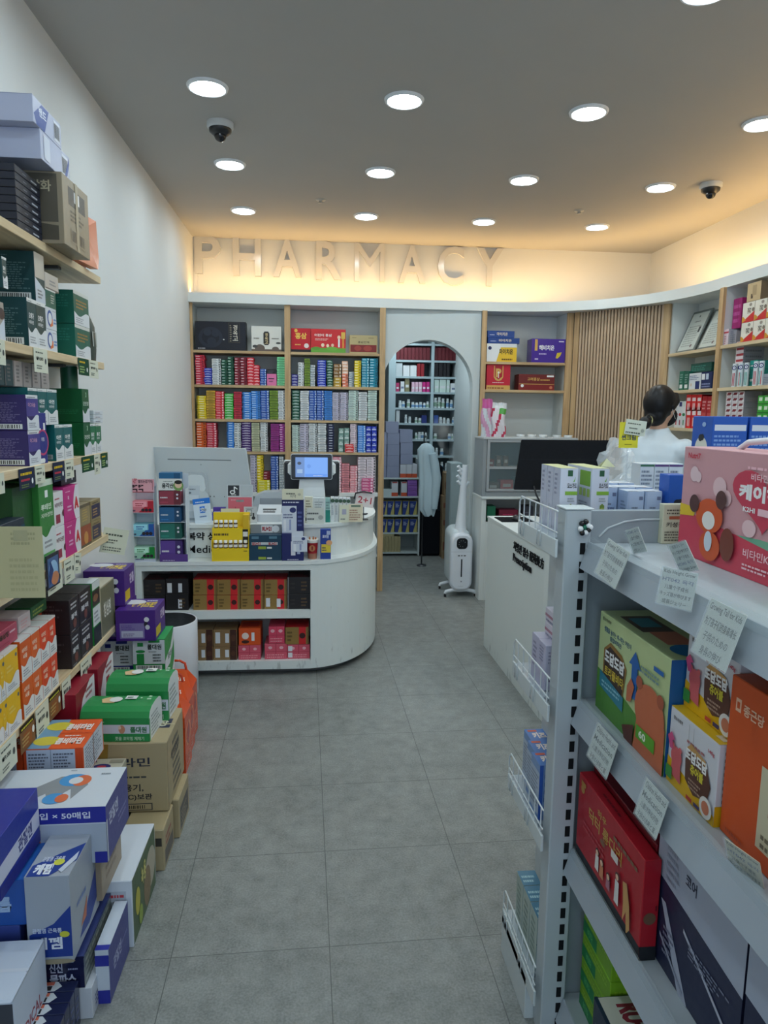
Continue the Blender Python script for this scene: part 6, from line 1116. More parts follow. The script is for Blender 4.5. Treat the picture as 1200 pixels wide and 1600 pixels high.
mb_ = fb('pale_carton', -30, 62, 105, 200, zl, -.82, LV, [], lab_[2:]+[('p', [(.78, .02), (.86, .02), (1, .7), (1, .98)], (50, 76, 150)), ('r', .1, .1, .3, .9, (200, 206, 222))], 'large lilac carton with a barcode, lower of two on the top shelf', w=.20)
zl2 = atX(62, 200, -.82).z+.0005
fb('pale_carton', -40, 50, 92, 146, zl2, -.82, LV, [('r', 0, .97, 1, 1, (150, 156, 182))], lab_, 'large lilac carton with a blue printed label, highest thing on the left wall', w=.20)
mb = MB(); a, b = atX(130, 400, -.84), atX(160, 430, -.84); hb = atX(150, 345, -.84).z
P0 = Vector((XF+.01, a.y+.02, z1_)); n_ = 8
V = [(0, 0, 0), (.06, .14, -.02), (.055, .17, .02), (.05, .17, .16), (-.01, .13, .19), (-.02, .0, .20), (.03, .08, .11)]
mb.mesh([Vector(v)+Vector((0, 0, .022)) for v in V], [(0, 1, 6), (1, 2, 6), (2, 3, 6), (3, 4, 6), (4, 5, 6), (5, 0, 6)], (226, 150, 120), 'film' if 0 else 'gloss'); mb.mesh([Vector(v)+Vector((-.03, 0, .022)) for v in V], [(6, 1, 0), (6, 2, 1), (6, 3, 2), (6, 4, 3), (6, 5, 4), (6, 0, 5)], (206, 130, 104), 'gloss')
for i in range(6): a_, b_ = Vector(V[i])+Vector((0, 0, .022)), Vector(V[(i+1) % 6])+Vector((0, 0, .022)); o_ = Vector((-.03, 0, 0)); mb.face([a_, a_+o_, b_+o_, b_], (216, 140, 112), 'gloss')
mb.face([(.031, .078, .14), (.0305, .03, .2), (-.008, .02, .215), (.0, .10, .205)][::-1], (236, 222, 214), 'gloss')
o = mb.build('snack_packet'); o.location = (-.885, 2.70, z1_+.001); tag(o, 'shiny orange packet leaning at the far end of the top left shelf', 'packet')
fb('dark_carton', 120, 128, 134, 412, z1_+.0005, -.90, (110, 24, 40), [], [], 'small dark red carton under the overhanging cardboard box', w=.1, zt=z1_+.045)
# second shelf
TL_, TG, SG = (18, 64, 68), (16, 96, 80), (36, 62, 60)
zq = atX(41, 464, XF).z
fb('supplement_box', 3, 41, 55, 464, z2_, XF, TL_, backp(TL_), supp(TL_, '오메가'), 'dark teal supplement box, lower nearer one on the second left shelf', w=.13)
fb('supplement_box', 40, 55.5, 70, 472, z2_, XF, (40, 66, 64), backp(TL_), supp(TL_, '오메가'), 'dark teal supplement box beside the two ring printed boxes', w=.13, zt=zq)
fb('supplement_box', 8, 52, 67, 392, zq+.001, XF-.01, TL_, backp(TL_), [('p', [(0, 0), (1, 0), (1, .3), (0, .5)], (206, 214, 224)), ('r', 0, .5, 1, 1, (196, 190, 178)), ('w', .2, .1, .8, .3, 3, (120, 124, 130))], 'dark teal supplement box with a barcode, upper one on the second left shelf', w=.13)
fb('supplement_box', -30, 2, 9, 400, zq+.001, XF, TL_, backp(TL_), supp(TL_, '철분'), 'teal supplement box at the photo edge, upper row of the second left shelf', w=.12)
fb('supplement_box', -30, -4, 5, 470, z2_, XF-.01, (170, 160, 150), [], [('p', [(0, 0), (1, 0), (1, .6), (0, .35)], (206, 214, 226)), ('e', .5, .7, .2, .15, (60, 40, 40))], 'grey supplement box at the photo edge, lower row of the second left shelf', w=.12)
RG = [('e', .36, .5, .33, .38, (60, 90, 160)), ('p', [(.36, .1), (.62, .2), (.62, .5), (.36, .5)], (226, 120, 60)), ('e', .36, .5, .22, .26, (228, 230, 232)), ('w', .68, .3, .95, .6, 2, (60, 120, 190)), ('w', .6, .85, .95, .92, 1, (150, 150, 160))]
zr1 = atX(71, 506, XF).z
fb('vitamin_box', 60, 71, 88, 506, z2_, XF-.003, (216, 220, 226), [], RG, 'white box with a blue and orange ring, lower one', w=.10, zt=z2_+(atX(71, 478, XF).z-z2_)*.5)
fb('vitamin_box', 60, 71, 87, 478, z2_+(atX(71, 478, XF).z-z2_)*.5+.001, XF-.003, (216, 220, 226), [], RG, 'white box with a blue and orange ring, upper one', w=.10)
zr2 = atX(71, 478, XF).z
fb('supplement_box', 60, 70, 86, 449, zr2+.001, XF-.01, TG, [], supp(TG, '칼슘')[0:1]+[('w', .5, .3, .9, .8, 4, (200, 210, 206))], 'green supplement box on the ring printed boxes', w=.10)
fb('white_box', 60, 70, 90, 424, atX(70, 449, XF-.01).z+.001, XF-.012, (214, 206, 196), [], [('w', .3, .3, .8, .7, 2, (150, 150, 150)), ('r', 0, 0, 1, .08, (120, 110, 100))], 'white box topmost above the ring printed boxes', w=.10, rot=0)
zg = z2_+(atX(114, 452, XF).z-z2_)/2
for k in range(2):
    fb('supplement_box', 88, 114, 137, 452, z2_+k*(zg-z2_), XF, TG, [('w', .2, .5, .9, .9, 5, (40, 120, 104)), ('r', .0, 0, 1, .01, (8, 60, 50))], [('r', 0, .9, 1, 1, (214, 216, 210)), ('w', .15, .5, .85, .8, 3, (176, 130, 60))]+wave((222, 226, 230), .26, .42)+[('w', .1, .06, .7, .24, 3, (150, 154, 160))], 'bright green supplement box, %s of two at the far end of the second left shelf' % ['lower', 'upper'][k], w=.13, zt=z2_+(k+1)*(zg-z2_)-.001)
mb = MB(); mb.tube([(0, 0, 0), (0, 0, .05), (0, 0, .14), (0, 0, .185)], .03, 14, (58, 70, 64), 'print', rr=[.036, .040, .036, .018]); mb.face([(.0375, -.02, .06), (.0375, .02, .06), (.036, .02, .12), (.036, -.02, .12)], (170, 176, 170)); o = mb.build('pouch_bag'); o.location = (-.905, 2.915, z2_); o.scale = (.9, 1.3, .95); tag(o, 'dark green standing pouch at the far end of the second left shelf', 'pouch')
# third shelf
PV = (48, 38, 100); TE2 = (10, 94, 96)
hp = (atX(38, 616, XF).z-z3_)/2
for k in range(2): fb('supplement_box', 2, 39.5, 58, 616, z3_+k*hp, XF, PV, backp(PV), [('r', 0, .9, 1, 1, (226, 228, 230)), ('w', .1, .92, .8, .97, 1, (90, 90, 110)), ('r', 0, .4, 1, .9, (72, 62, 140)), ('t', '마그네슘', .15, .66, .12, (210, 160, 190), .6, .02)]+wave((222, 226, 232), .28, .44)+[('w', .15, .08, .8, .24, 3, (140, 144, 160))], 'dark purple supplement box with a barcode, %s of two on the third left shelf' % ['lower', 'upper'][k], w=.13, zt=z3_+(k+1)*hp-.001)
fb('supplement_box', 54, 57.5, 71, 645, z3_, XF, (36, 44, 130), [], [('e', .5, .42, .3, .26, (200, 60, 110)), ('e', .5, .42, .25, .22, (36, 44, 130)), ('t', '미정', .5, .44, .08, (226, 228, 236), None, .02, 'c'), ('r', .1, .66, .3, .7, W_), ('r', .6, .66, .8, .8, W_), ('e', .25, .06, .08, .05, W_), ('e', .45, .06, .08, .05, W_)], 'deep blue box with a ring emblem on the third left shelf', w=.07)
zt_ = atX(85, 664, XF).z
for k, (a, b, yt) in enumerate(((85, 98, 664), (98.5, 112, 664))): fb('supplement_box', 71 if k == 0 else 97.5, a, b, yt, z3_, XF, TE2, [('b', .1, .05, .9, .18, (150, 160, 164)), ('w', .3, .5, .8, .56, 1, (150, 190, 190))], supp(TE2, '아연'), 'teal supplement box with a white wave, lower row, %s one' % ['nearer', 'farther'][k], w=.10, zt=zt_)
for k, (a, b) in enumerate(((43, 57.5), (58, 72.5), (73, 88))): fb('supplement_box', 42-25*(k == 0), a, b, 608, zt_+.001, XF-.008, TE2, [], supp(TE2, '아연'), 'teal supplement box with a white wave, upper row, %s from left' % NTH[k], w=.10, zt=atX(73, 608, XF-.008).z)
ztt = atX(73, 608, XF-.008).z
for k in range(6): fb('thin_carton', -12, -8+k*14, 5+k*14, 560, ztt+.002, XF-.03, (180, 172, 170) if k > 1 else (40, 70, 76), [], [('w', .3, .2, .7, .9, 5, (120, 116, 116)), ('r', 0, 0, .06, 1, (120, 112, 112))], 'thin grey carton, %s from the photo edge, standing on the teal boxes' % NTH[k], w=.08, zt=z2_-.045)
GB = (6, 84, 42); hg = (atX(128, 607, XF).z-z3_)/2
for k in range(2): fb('supplement_box', 88, 127.5, 138, 607, z3_+k*hg, XF, GB, [('w', .3, .25, .9, .4, 3, (30, 110, 66))], [('t', '3', .5, .75, .15, (190, 220, 190), None, .03), ('t', '간건강', .1, .5, .12, (220, 230, 220), .8, .02)]+wave((214, 218, 224), .25, .42), 'large dark green supplement box, %s of two on the third left shelf' % ['lower', 'upper'][k], w=.15, zt=z3_+(k+1)*hg-.001)
mb = MB(); mb.cyl(0, 0, 0, .08, .030, 18, (20, 84, 60), 'print'); mb.cyl(0, 0, .08, .095, .026, 18, (200, 206, 208), 'print'); o = mb.build('supplement_jar'); o.location = (-.93, 2.60, z3_+2*hg+.001 if False else ztt+.002); o.location = (-.92, 2.75, z3_+2*hg); tag(o, 'dark green jar standing on the large dark green boxes', 'jar')
for k, (a, b) in enumerate(((140.5, 148.5), (149, 157.5))): fb('supplement_box', 139, a, b, 662, z3_, XF, (30, 110, 70), [], supp(TG, '홍경'), 'small green supplement box with a white wave, %s one at the shelf end' % ['nearer', 'farther'][k], w=.07)
for k in range(3): fb('thin_carton', 139, 146, 160, 640, atX(141, 662, XF).z+.001+k*.0165, XF, (212, 216, 222), [], [('w', .2, .3, .8, .7, 1, (120, 124, 136))], 'flat white carton, %s of three on the small green boxes' % ORD[k], w=.07, zt=atX(141, 662, XF).z+.001+(k+1)*.0165-.001)
fb('supplement_box', 139, 139.3, 146, 639.5, atX(141, 662, XF).z+.001, XF-.015, (14, 92, 50), [], [], 'small dark green box next to the flat white cartons', w=.06, zt=atX(141, 662, XF).z+.05)
# fourth shelf
GL_ = (52, 128, 56)
fb('supplement_box', 30, 59, 82, 752, z4_, XF, GL_, [('w', .3, .6, .9, .75, 3, (80, 150, 84))], [('r', 0, .93, 1, 1, (214, 226, 208)), ('r', .4, .8, .6, .88, W_), ('t', '루테인', .1, .66, .07, (226, 240, 220), .7, .03), ('t', '지아잔틴', .08, .58, .05, (226, 240, 220), .8, .02)]+wave((214, 222, 222), .36, .46)+[('r', .1, .08, .9, .18, (90, 170, 90)), ('w', .2, .24, .8, .34, 2, (150, 154, 160))], 'tall bright green supplement box on the fourth left shelf', w=.14)
fb('supplement_box', -30, 18, 58, 763, z4_, XF-.02, (34, 84, 40), [], [], 'dark green supplement box behind the bright green one', w=.1)
a, b = atX(-4, 830, XF+.01), atX(36, 790, XF+.01)
fb('picture_box', -30, -4, 37, 800, z4_, XF+.012, (34, 44, 60), [], [('r', .03, .04, .97, .8, (120, 150, 180)), ('e', .6, .4, .2, .25, (60, 150, 210)), ('w', .1, .3, .6, .6, 3, (40, 60, 110)), ('r', .85, 0, 1, .9, (18, 66, 90))], 'dark framed picture box at the left edge of the fourth shelf', w=.05, zt=atX(-4, 822, XF+.01).z)
hw_ = (atX(83, 770, XF).z-z4_)/2
for k in range(2): fb('vitamin_box', 80, 83, 98, 770, z4_+k*hw_, XF, (226, 224, 226), [], [('t', '비타민', .1, .55, .14, (90, 30, 50), .8, .03), ('r', .15, .1, .6, .35, (150, 40, 70)), ('w', .1, .78, .8, .86, 1, (190, 80, 90)), ('e', .95, .35, .1, .1, (100, 30, 50))], 'white vitamin box with maroon print, %s one' % ['lower', 'upper'][k], w=.12, zt=z4_+(k+1)*hw_-.001)
MGc = (196, 36, 128); hm = (atX(99, 762, XF).z-z4_)/2
for k in range(2): fb('supplement_box', 80, 98.5, 122.5, 762, z4_+k*hm, XF+.002, MGc, [('w', .3, .3, .9, .6, 3, (220, 100, 170))], [('p', [(.72, 0), (.62, .25), (.60, .5), (.66, .75), (.78, 1), (1, 1), (1, 0)], (228, 224, 230)), ('t', '피', .25, .62, .12, (246, 226, 240), None, .03), ('w', .2, .3, .5, .5, 2, (240, 190, 220)), ('t', 'A', .8, .3, .35, (206, 40, 50), None, .08, 'c'), ('w', .1, .85, .4, .9, 1, (240, 190, 220))], 'magenta supplement box with a white curve, %s one' % ['lower', 'upper'][k], w=.13, zt=z4_+(k+1)*hm-.001)
hk = (atX(124, 790, XF).z-z4_)/2
for k in range(2):
    fb('herbal_box', 123, 124, 140, 785, z4_+k*hk, XF, (150, 132, 94), [], [('w', .2, .2, .8, .8, 5, (190, 160, 90)), ('r', 0, .85, 1, 1, (96, 84, 60))] if k else [('r', 0, 0, 1, 1, (156, 74, 44)), ('e', .5, .4, .3, .3, (200, 140, 70)), ('r', 0, 0, 1, .12, (90, 80, 60))], '%s herbal box beside the magenta ones, %s one' % (['rust coloured', 'kraft'][k], ['lower', 'upper'][k]), w=.12, zt=z4_+(k+1)*hk-.001)
    fb('herbal_box', 140, 140.5, 156, 770, z4_+k*hk, XF, (140, 124, 84), [], [('r', .08, .12, .92, .78, (40, 34, 70)), ('w', .2, .25, .8, .65, 3, (190, 150, 90)), ('w', .2, .84, .8, .94, 1, (80, 70, 50))], 'navy and kraft herbal box at the far end of the fourth shelf, %s one' % ['lower', 'upper'][k], w=.12, zt=z4_+(k+1)*hk-.001)
fb('dark_carton', 84, 95, 119, 742, z4_+2*hm+.001, XF-.02, (30, 28, 40), [], [('e', .3, .4, .2, .2, (200, 200, 210)), ('e', .7, .4, .15, .15, (200, 200, 210))], 'dark carton lying on the magenta boxes under the third shelf', w=.1, zt=z4_+2*hm+.045)
# kraft notice hanging in front of the fourth shelf
P = [atX(-20, 823, -.80), atX(69, 824, -.80), atX(74, 934, -.80), atX(-20, 940, -.80)]; Yn = 1.76
a, b = atY(-25, 823, Yn), atY(71, 934, Yn); mb = MB(); mb.box(a.x, Yn, b.z, b.x, Yn+.003, a.z, (184, 180, 142), 'matte'); draw(mb, (a.x, Yn, b.z), (b.x-a.x, 0, 0), (0, 0, a.z-b.z), (0, -1, 0), [('w', .45, .75, .9, .95, 3, (160, 158, 124)), ('w', .4, .1, .95, .6, 6, (172, 168, 132)), ('r', .5, .80, .75, .95, (168, 166, 134))], mat='matte'); o = mb.build('notice_board'); tag(o, 'plain kraft coloured notice panel hanging at the left edge of photo', 'notice')
P0, P1 = atX(72, 855, XF+.02), atX(91, 920, XF+.02); a, b = atX(72, 870, XF+.02), atX(91, 850, XF+.02)
mb = MB(); zt_, zb_ = a.z, atX(72, 925, XF+.02).z; mb.box(XF+.017, a.y, zb_, XF+.02, b.y, zt_, (24, 28, 44)); draw(mb, (XF+.02, a.y, zb_), (0, b.y-a.y, 0), (0, 0, zt_-zb_), (1, 0, 0), [('r', .08, .05, .92, .9, (70, 100, 150)), ('e', .5, .5, .35, .3, (150, 190, 226)), ('e', .6, .25, .3, .2, (200, 130, 90)), ('p', [(.2, .1), (.5, .5), (.3, .8), (.15, .5)], (30, 60, 120))]); o = mb.build('picture_card'); tag(o, 'dark glossy picture card hanging from the fourth left shelf', 'card')
# fifth shelf
YB_, OB = (232, 182, 30), (214, 84, 30)
def h5(x, y): return atX(x, y, XF).z
ho = (h5(30, 1003)-z5_)/2
for row in range(2):
    for k, (a, b) in enumerate(((30.5, 47.5), (48, 62.5), (63, 76.5), (77, 88))):
        c = [(214, 92, 30), (220, 96, 34), (222, 70, 30), (222, 70, 34)][k]
        fb('vitamin_box', 23 if k == 0 else a-.5, a, b, 1003, z5_+row*ho, XF, c, [('r', .2, .02, .9, .12, (214, 214, 210))], [('r', 0, .95, 1, 1, (226, 224, 220)), ('t', '비타민', .15, .66, .12, (250, 214, 190), .5, .03), ('t', '씨플', .2, .5, .12, (250, 214, 190), .4, .03)]+wave((226, 226, 226), .30, .44)+[('w', .15, .06, .85, .26, 3, (140, 140, 150))], 'orange vitamin box, %s row, %s from left on the lowest left shelf' % (['lower', 'upper'][row], NTH[k]), w=.09, zt=z5_+(row+1)*ho-.0012, prT=[('r', 0, 0, 1, 1, (206, 204, 202)), ('r', 0, .0, .5, .04, (120, 100, 90))], group='orange vitamin boxes on the lowest left shelf')
        fb('vitamin_box', a-.5, a, b, 1003, z5_+row*ho, XF-.094, c, [], [], 'orange vitamin box in the rear %s row, %s from left on the lowest left shelf' % (['lower', 'upper'][row], NTH[k]), w=.068, zt=z5_+(row+1)*ho-.0012, prT=[('r', 0, 0, 1, 1, (206, 204, 202))]) if row == 1 else None
for row in range(2):
    for k, (a, b) in enumerate(((-22, -2), (-1.5, 5), (5.5, 28))):
        fb('vitamin_box', a-6, a, b, 1028, z5_+row*ho, XF+.002, YB_, [], [('r', 0, .95, 1, 1, (226, 224, 214)), ('w', .15, .5, .6, .7, 2, (240, 210, 110)), ('e', .85, .8, .05, .05, (90, 100, 110))]+wave((226, 226, 226), .22, .40)+[('w', .15, .06, .85, .2, 3, (140, 140, 150))], 'yellow vitamin box, %s row, %s from the photo edge' % (['lower', 'upper'][row], NTH[k]), w=.15, zt=z5_+(row+1)*ho-.0012, prT=[('r', 0, 0, 1, 1, (206, 204, 198))])
fb('pink_box', -40, -5, 27, 985, z5_+2*ho+.001, XF-.015, (176, 72, 96), [], [('t', '홍삼정', .1, .5, .3, (50, 40, 20), .45, .05), ('w', .6, .6, .9, .8, 1, (236, 200, 210)), ('w', .1, .1, .6, .3, 2, (150, 60, 80))], 'dusty pink box lying on the yellow and orange vitamin boxes', w=.12, zt=z5_+2*ho+.055)
fb('clear_box', 20, 27.5, 47, 955, z5_+2*ho+.001, XF-.03, (190, 176, 178), [], [('w', .2, .2, .8, .8, 3, (200, 150, 150))], 'pale flat box between the pink box and the black boxes', w=.1, zt=z5_+2*ho+.05)
fb('green_box', 46, 48, 73, 950, z5_+2*ho+.001, XF-.05, (30, 90, 50), [], [('w', .1, .2, .9, .8, 2, (150, 160, 70))], 'green flat box behind the orange vitamin boxes', w=.08, zt=z5_+2*ho+.04)
BKc = (34, 30, 34); hb_ = (h5(108, 938)-z5_)/2
for row in range(2):
    for k, (a, b) in enumerate(((107.5, 122.5), (123, 142))):
        fb('black_box', 62 if k == 0 else a-.5, a, b, 938, z5_+row*hb_, XF, BKc, [('w', .1, .5, .9, .9, 4, (70, 66, 70)), ('r', .25, .12, .6, .3, (60, 56, 60)), ('w', .3, .15, .55, .28, 3, (130, 126, 130))], [('w', .15, .7, .85, .92, 2, (190, 190, 196)), ('t', '블랙', .15, .4, .16, (200, 200, 206), .6, .03), ('e', .5, .25, .14, .14, (110, 60, 50)), ('w', .1, .05, .5, .12, 1, (150, 150, 156))], 'black box with silver lettering, %s row, %s one on the lowest left shelf' % (['lower', 'upper'][row], ['nearer', 'farther'][k]), w=.15, zt=z5_+(row+1)*hb_-.001)
ztb = z5_+2*hb_
a = atX(145, 940, XF); 
fb('capsule_box', 118, 143, 155, 912, z5_+.001, XF+.001, (40, 130, 60), [('r', .12, .02, .9, .95, (24, 84, 44))], [('r', 0, .30, 1, .60, (216, 220, 222)), ('w', .15, .36, .85, .55, 3, (150, 154, 160)), ('r', 0, .62, 1, .86, (44, 34, 30)), ('e', .4, .74, .12, .06, (130, 90, 60)), ('r', 0, .88, 1, 1, (210, 216, 216)), ('r', 0, 0, 1, .28, (28, 40, 40))], 'tall green and white box beside the black boxes', w=.13, prT=[('r', 0, 0, 1, 1, (214, 220, 222))])
fb('gift_carton', 142, 156, 178.5, 925, z5_+.001, XF+.003, (176, 166, 140), [], [('r', .03, .03, .97, .97, (112, 112, 88)), ('t', '청심원', .2, .35, .3, (226, 226, 216), .5, .03)], 'olive carton with white brush lettering at the end of the lowest shelf', w=.10, zt=h5(160, 915), prT=[('r', 0, 0, 1, 1, (196, 188, 166))])
# price cards hanging on the shelf edges
def edge_tag(x0, x1, y0, y1, zb, kind, label, X=XF+.0075, tilt=0.0):
    a, b = atX(x0, (y0+y1)/2, X), atX(x1, (y0+y1)/2, X); w_ = b.y-a.y; h = abs(atX((x0+x1)/2, y0, X).z-atX((x0+x1)/2, y1, X).z)
    ym = (a.y+b.y)/2; zt_ = zb+.004
    c, pr = {'cream': ((214, 216, 198), [('w', .12, .8, .88, .92, 1, (90, 96, 86)), ('t', '₩9,000', .15, .48, .18, (60, 66, 64), .5, .02), ('w', .15, .15, .6, .35, 2, (110, 116, 110)), ('e', .82, .5, .08, .12, (80, 84, 84))]),
             'green': ((24, 70, 48), [('w', .1, .72, .8, .92, 1, (214, 180, 40)), ('w', .1, .15, .6, .6, 3, (160, 190, 120)), ('e', .8, .35, .1, .14, W_)]),
             'navy': ((36, 44, 70), [('w', .08, .68, .9, .92, 1, (226, 190, 30)), ('w', .1, .4, .7, .6, 1, (200, 60, 80)), ('w', .1, .1, .6, .3, 2, (120, 140, 80)), ('e', .82, .35, .1, .14, W_)]),
             'brown': ((130, 92, 60), [('r', 0, .78, 1, 1, (40, 34, 24)), ('w', .08, .82, .92, .95, 1, (206, 196, 60)), ('r', .2, .1, .75, .65, (150, 90, 50)), ('w', .1, .2, .6, .6, 3, (190, 160, 100)), ('e', .85, .5, .1, .14, W_)])}[kind]
    mb = MB(); mb.box(-w_/2, 0, -h+.0, w_/2, .0012, 0, c, 'matte'); draw(mb, (-w_/2, 0, -h), (w_, 0, 0), (0, 0, h), (0, -1, 0), pr, mat='matte')
    o = mb.build('price_card'); o.location = (X+.001, ym, zt_-.006); o.rotation_euler = (0, tilt, pi/2); tag(o, label, 'price card', 'price cards on the left wall shelves')
    return o
for a in ((53, 74, 545, 582, z2_, 'cream', 'cream price card on the second left shelf under the teal box'), (-12, 8, 535, 574, z2_, 'cream', 'cream price card on the second left shelf at the photo edge'),
          (122.5, 138.5, 560, 586, z2_, 'green', 'dark green card with yellow print on the second left shelf'), (139.5, 153, 563, 590, z2_, 'cream', 'pale card at the far end of the second left shelf'),
          (30, 54, 735, 768, z3_, 'navy', 'navy card with yellow print, nearer one on the third left shelf'), (55, 70, 730, 758, z3_, 'cream', 'pale curled card beside the nearer navy card on the third shelf'), (-14, 7, 745, 778, z3_, 'cream', 'pale card at the photo edge on the third left shelf'),
          (83, 100.5, 722, 752, z3_, 'navy', 'navy card with yellow print, farther one on the third left shelf'), (101.5, 115, 718, 747, z3_, 'cream', 'pale card between the navy and green cards on the third shelf'),
          (128, 147, 714, 738, z3_, 'green', 'green card on the third left shelf near its far end'), (147.5, 156, 711, 742, z3_, 'cream', 'narrow pale card between two green cards on the third shelf'), (158, 168, 707, 730, z3_, 'green', 'green card, farthest on the third left shelf'),
          (126, 143.5, 1028, 1070, z5_, 'cream', 'pale price card on the lowest left shelf, farthest one'), (97, 111, 1062, 1104, z5_, 'cream', 'pale price card on the lowest left shelf above the maroon boxes'), (76, 95, 1082, 1122, z5_, 'brown', 'brown and yellow card on the lowest left shelf, farther one'),
          (56, 77, 1104, 1152, z5_, 'cream', 'large pale price card between the two brown cards'), (31, 55, 1128, 1172, z5_, 'brown', 'brown and yellow card on the lowest left shelf, nearer one'), (-2, 27, 1165, 1215, z5_, 'cream', 'large pale price card at the left edge of the lowest shelf'),
          (100, 116, 868, 905, z4_, 'cream', 'pale card on the fourth left shelf before the magenta boxes'), (75, 98, 905, 945, z4_, 'cream', 'long pale card on the fourth left shelf beside the picture card')):
    edge_tag(*a)
o = edge_tag(117, 127, 858, 890, z4_, 'cream', 'pale green and pink card folded over the fourth left shelf edge', tilt=.2)
p = atX(165, 840, XF+.01); mb = MB(); mb.box(-.05, 0, -.085, .055, .0015, .02, (212, 214, 194), 'matte'); draw(mb, (-.05, 0, -.085), (.105, 0, 0), (0, 0, .105), (0, -1, 0), [('w', .1, .7, .9, .85, 1, (90, 96, 84)), ('w', .1, .4, .7, .6, 2, (96, 100, 90)), ('w', .1, .1, .85, .3, 2, (110, 114, 104))], mat='matte'); o = mb.build('price_card'); o.location = (XF+.03, 2.96, z4_); o.rotation_euler = (.0, .25, .6); tag(o, 'big cream handwritten card twisted outwards at the fourth shelf end', 'price card')

# ================================================================== BOXES PILED ON THE FLOOR, LEFT
PU_ = (72, 34, 128)
GX, GY0, GY1 = -.66, 3.0, 3.19
def col(nm, x0, x1, y0, y1, zs, c, prF, prR, labels, prT=None):
    for k in range(len(zs)-1): carton(nm, x1-x0, y1-y0, zs[k+1]-zs[k]-.001, c, {'F': prF, 'R': prR, 'T': prT or []}, ((x0+x1)/2, y0, zs[k]+(.0005 if k else 0)), 0, labels[k], 'box')
def coldpr(c): return [('r', 0, .0, 1, .22, c), ('b', .08, .05, .9, .18), ('r', .0, .22, 1, .98, (214, 220, 226)), ('r', .12, .22, .35, .55, c), ('e', .24, .62, .14, .05, c), ('r', .15, .78, .33, .9, c), ('t', '콜대원', .46, .68, .17, (50, 60, 60), .44, .03), ('r', .5, .9, .85, .98, c), ('w', .62, .3, .9, .58, 3, (90, 96, 100)), ('w', .5, .6, .8, .64, 1, (90, 96, 100))]
GC, NC = (36, 140, 70), (34, 44, 130)
lG = ['lowest', 'second', 'third', 'topmost']
col('cold_remedy_box', GX-.135, GX, GY0, GY1, [0, .14, .28, .42, .562], GC, coldpr(GC), [('r', 0, 0, 1, 1, (40, 150, 80)), ('p', [(0, 0), (.5, 0), (1, .6), (1, 1), (.6, .5), (0, .3)], (214, 220, 226)), ('t', '콜대원', .3, .2, .2, (70, 90, 80), .5, .02)], ['green and white cold remedy box, %s of the column by the bin' % k for k in lG], prT=[('r', 0, 0, 1, 1, (44, 156, 84))])
col('cold_remedy_box', -.945, -.81, 3.05, 3.22, [0, .13, .26, .395, .543], NC, coldpr(NC), [('r', 0, 0, 1, 1, (50, 60, 150))], ['navy and white cold remedy box, %s of the column left of green ones' % k for k in lG])
def purp(nm, w_, d_, h_, loc, label): carton(nm, w_, d_, h_, PU_, {'F': [('r', .1, .08, .72, .58, (130, 116, 172)), ('r', .14, .12, .68, .33, (190, 190, 212)), ('w', .14, .38, .5, .54, 3, (96, 70, 150)), ('w', .18, .16, .5, .28, 2, (130, 116, 160)), ('e', .78, .70, .08, .08, (226, 226, 230)), ('e', .76, .55, .06, .08, (40, 36, 50)), ('e', .80, .45, .07, .08, (210, 210, 220))], 'R': [('r', .05, .1, .5, .4, (206, 180, 40)), ('t', '판콜', .5, .5, .3, (206, 190, 220), .4, .04)], 'T': [('t', '콜키즈펜', .3, .25, .45, (226, 196, 60), .6, .05), ('e', .25, .7, .3, .2, (216, 216, 222)), ('w', .6, .75, .95, .9, 1, (220, 214, 230))]}, loc, 0, label, 'box')
purp('purple_box', .165, .19, .135, (-.69-.0825, 2.975, .5635), 'purple box with a lilac label on top of the green cold remedy column')
purp('purple_box', .17, .17, .155, (-.83-.085, 3.06, .544), 'purple box hidden lower behind the olive carton'); purp('purple_box', .17, .17, .155, (-.83-.085, 3.04, .700), 'purple box with yellow lettering, highest of the floor pile')
# kraft cartons
KR_ = (168, 152, 118)
kp = [('t', '두라민', .42, .66, .13, (36, 40, 60), .42, .02), ('w', .45, .5, .85, .55, 1, (70, 70, 70)), ('t', '밀폐용기,', .42, .30, .11, (40, 42, 50), .35, .02), ('t', '실온(1~30℃)보관', .25, .17, .10, (40, 42, 50), .6, .02), ('r', .45, .03, .85, .13, (60, 60, 66)), ('r', .46, .04, .84, .12, KR_), ('b', .5, .045, .8, .115, KR_), ('p', [(.30, .55), (.44, .62), (.46, 1), (.28, 1)], (150, 120, 50))]
carton('cardboard_box', .36, .29, .255, KR_, {'F': kp, 'R': [('w', .3, .1, .8, .9, 7, (90, 84, 76)), ('t', '두라민', .2, .6, .14, (60, 56, 60), .5, .03), ('r', .02, .0, .03, 1, (120, 104, 76))], 'T': [('r', .72, .40, .96, .66, (40, 44, 70)), ('t', '냉장', .75, .44, .18, (220, 214, 190), .18, .04), ('w', .3, .1, .7, .9, 5, (90, 84, 80)), ('r', 0, .485, 1, .515, (190, 176, 140))]}, (-.52-.18, 2.345, .152), 0, 'large kraft cardboard box with dark lettering carrying green packs', 'box', ch=.003)
carton('cardboard_box', .135, .16, .15, KR_, {'F': [('r', .8, .6, .95, .8, (60, 56, 50))], 'R': [('w', .2, .2, .8, .8, 4, (150, 60, 60)), ('r', .1, .1, .9, .45, (90, 84, 80))]}, (-.515-.0675, 2.235, 0), 0, 'kraft cardboard box on the floor, nearer of two under the large one', 'box', ch=.003)
carton('cardboard_box', .36, .19, .15, KR_, {'R': [('r', .1, .12, .9, .7, (80, 76, 76)), ('w', .2, .2, .8, .6, 4, (160, 146, 120))]}, (-.50-.18, 2.42, 0), 0, 'kraft cardboard box on the floor, farther of two under the large one', 'box', ch=.003)
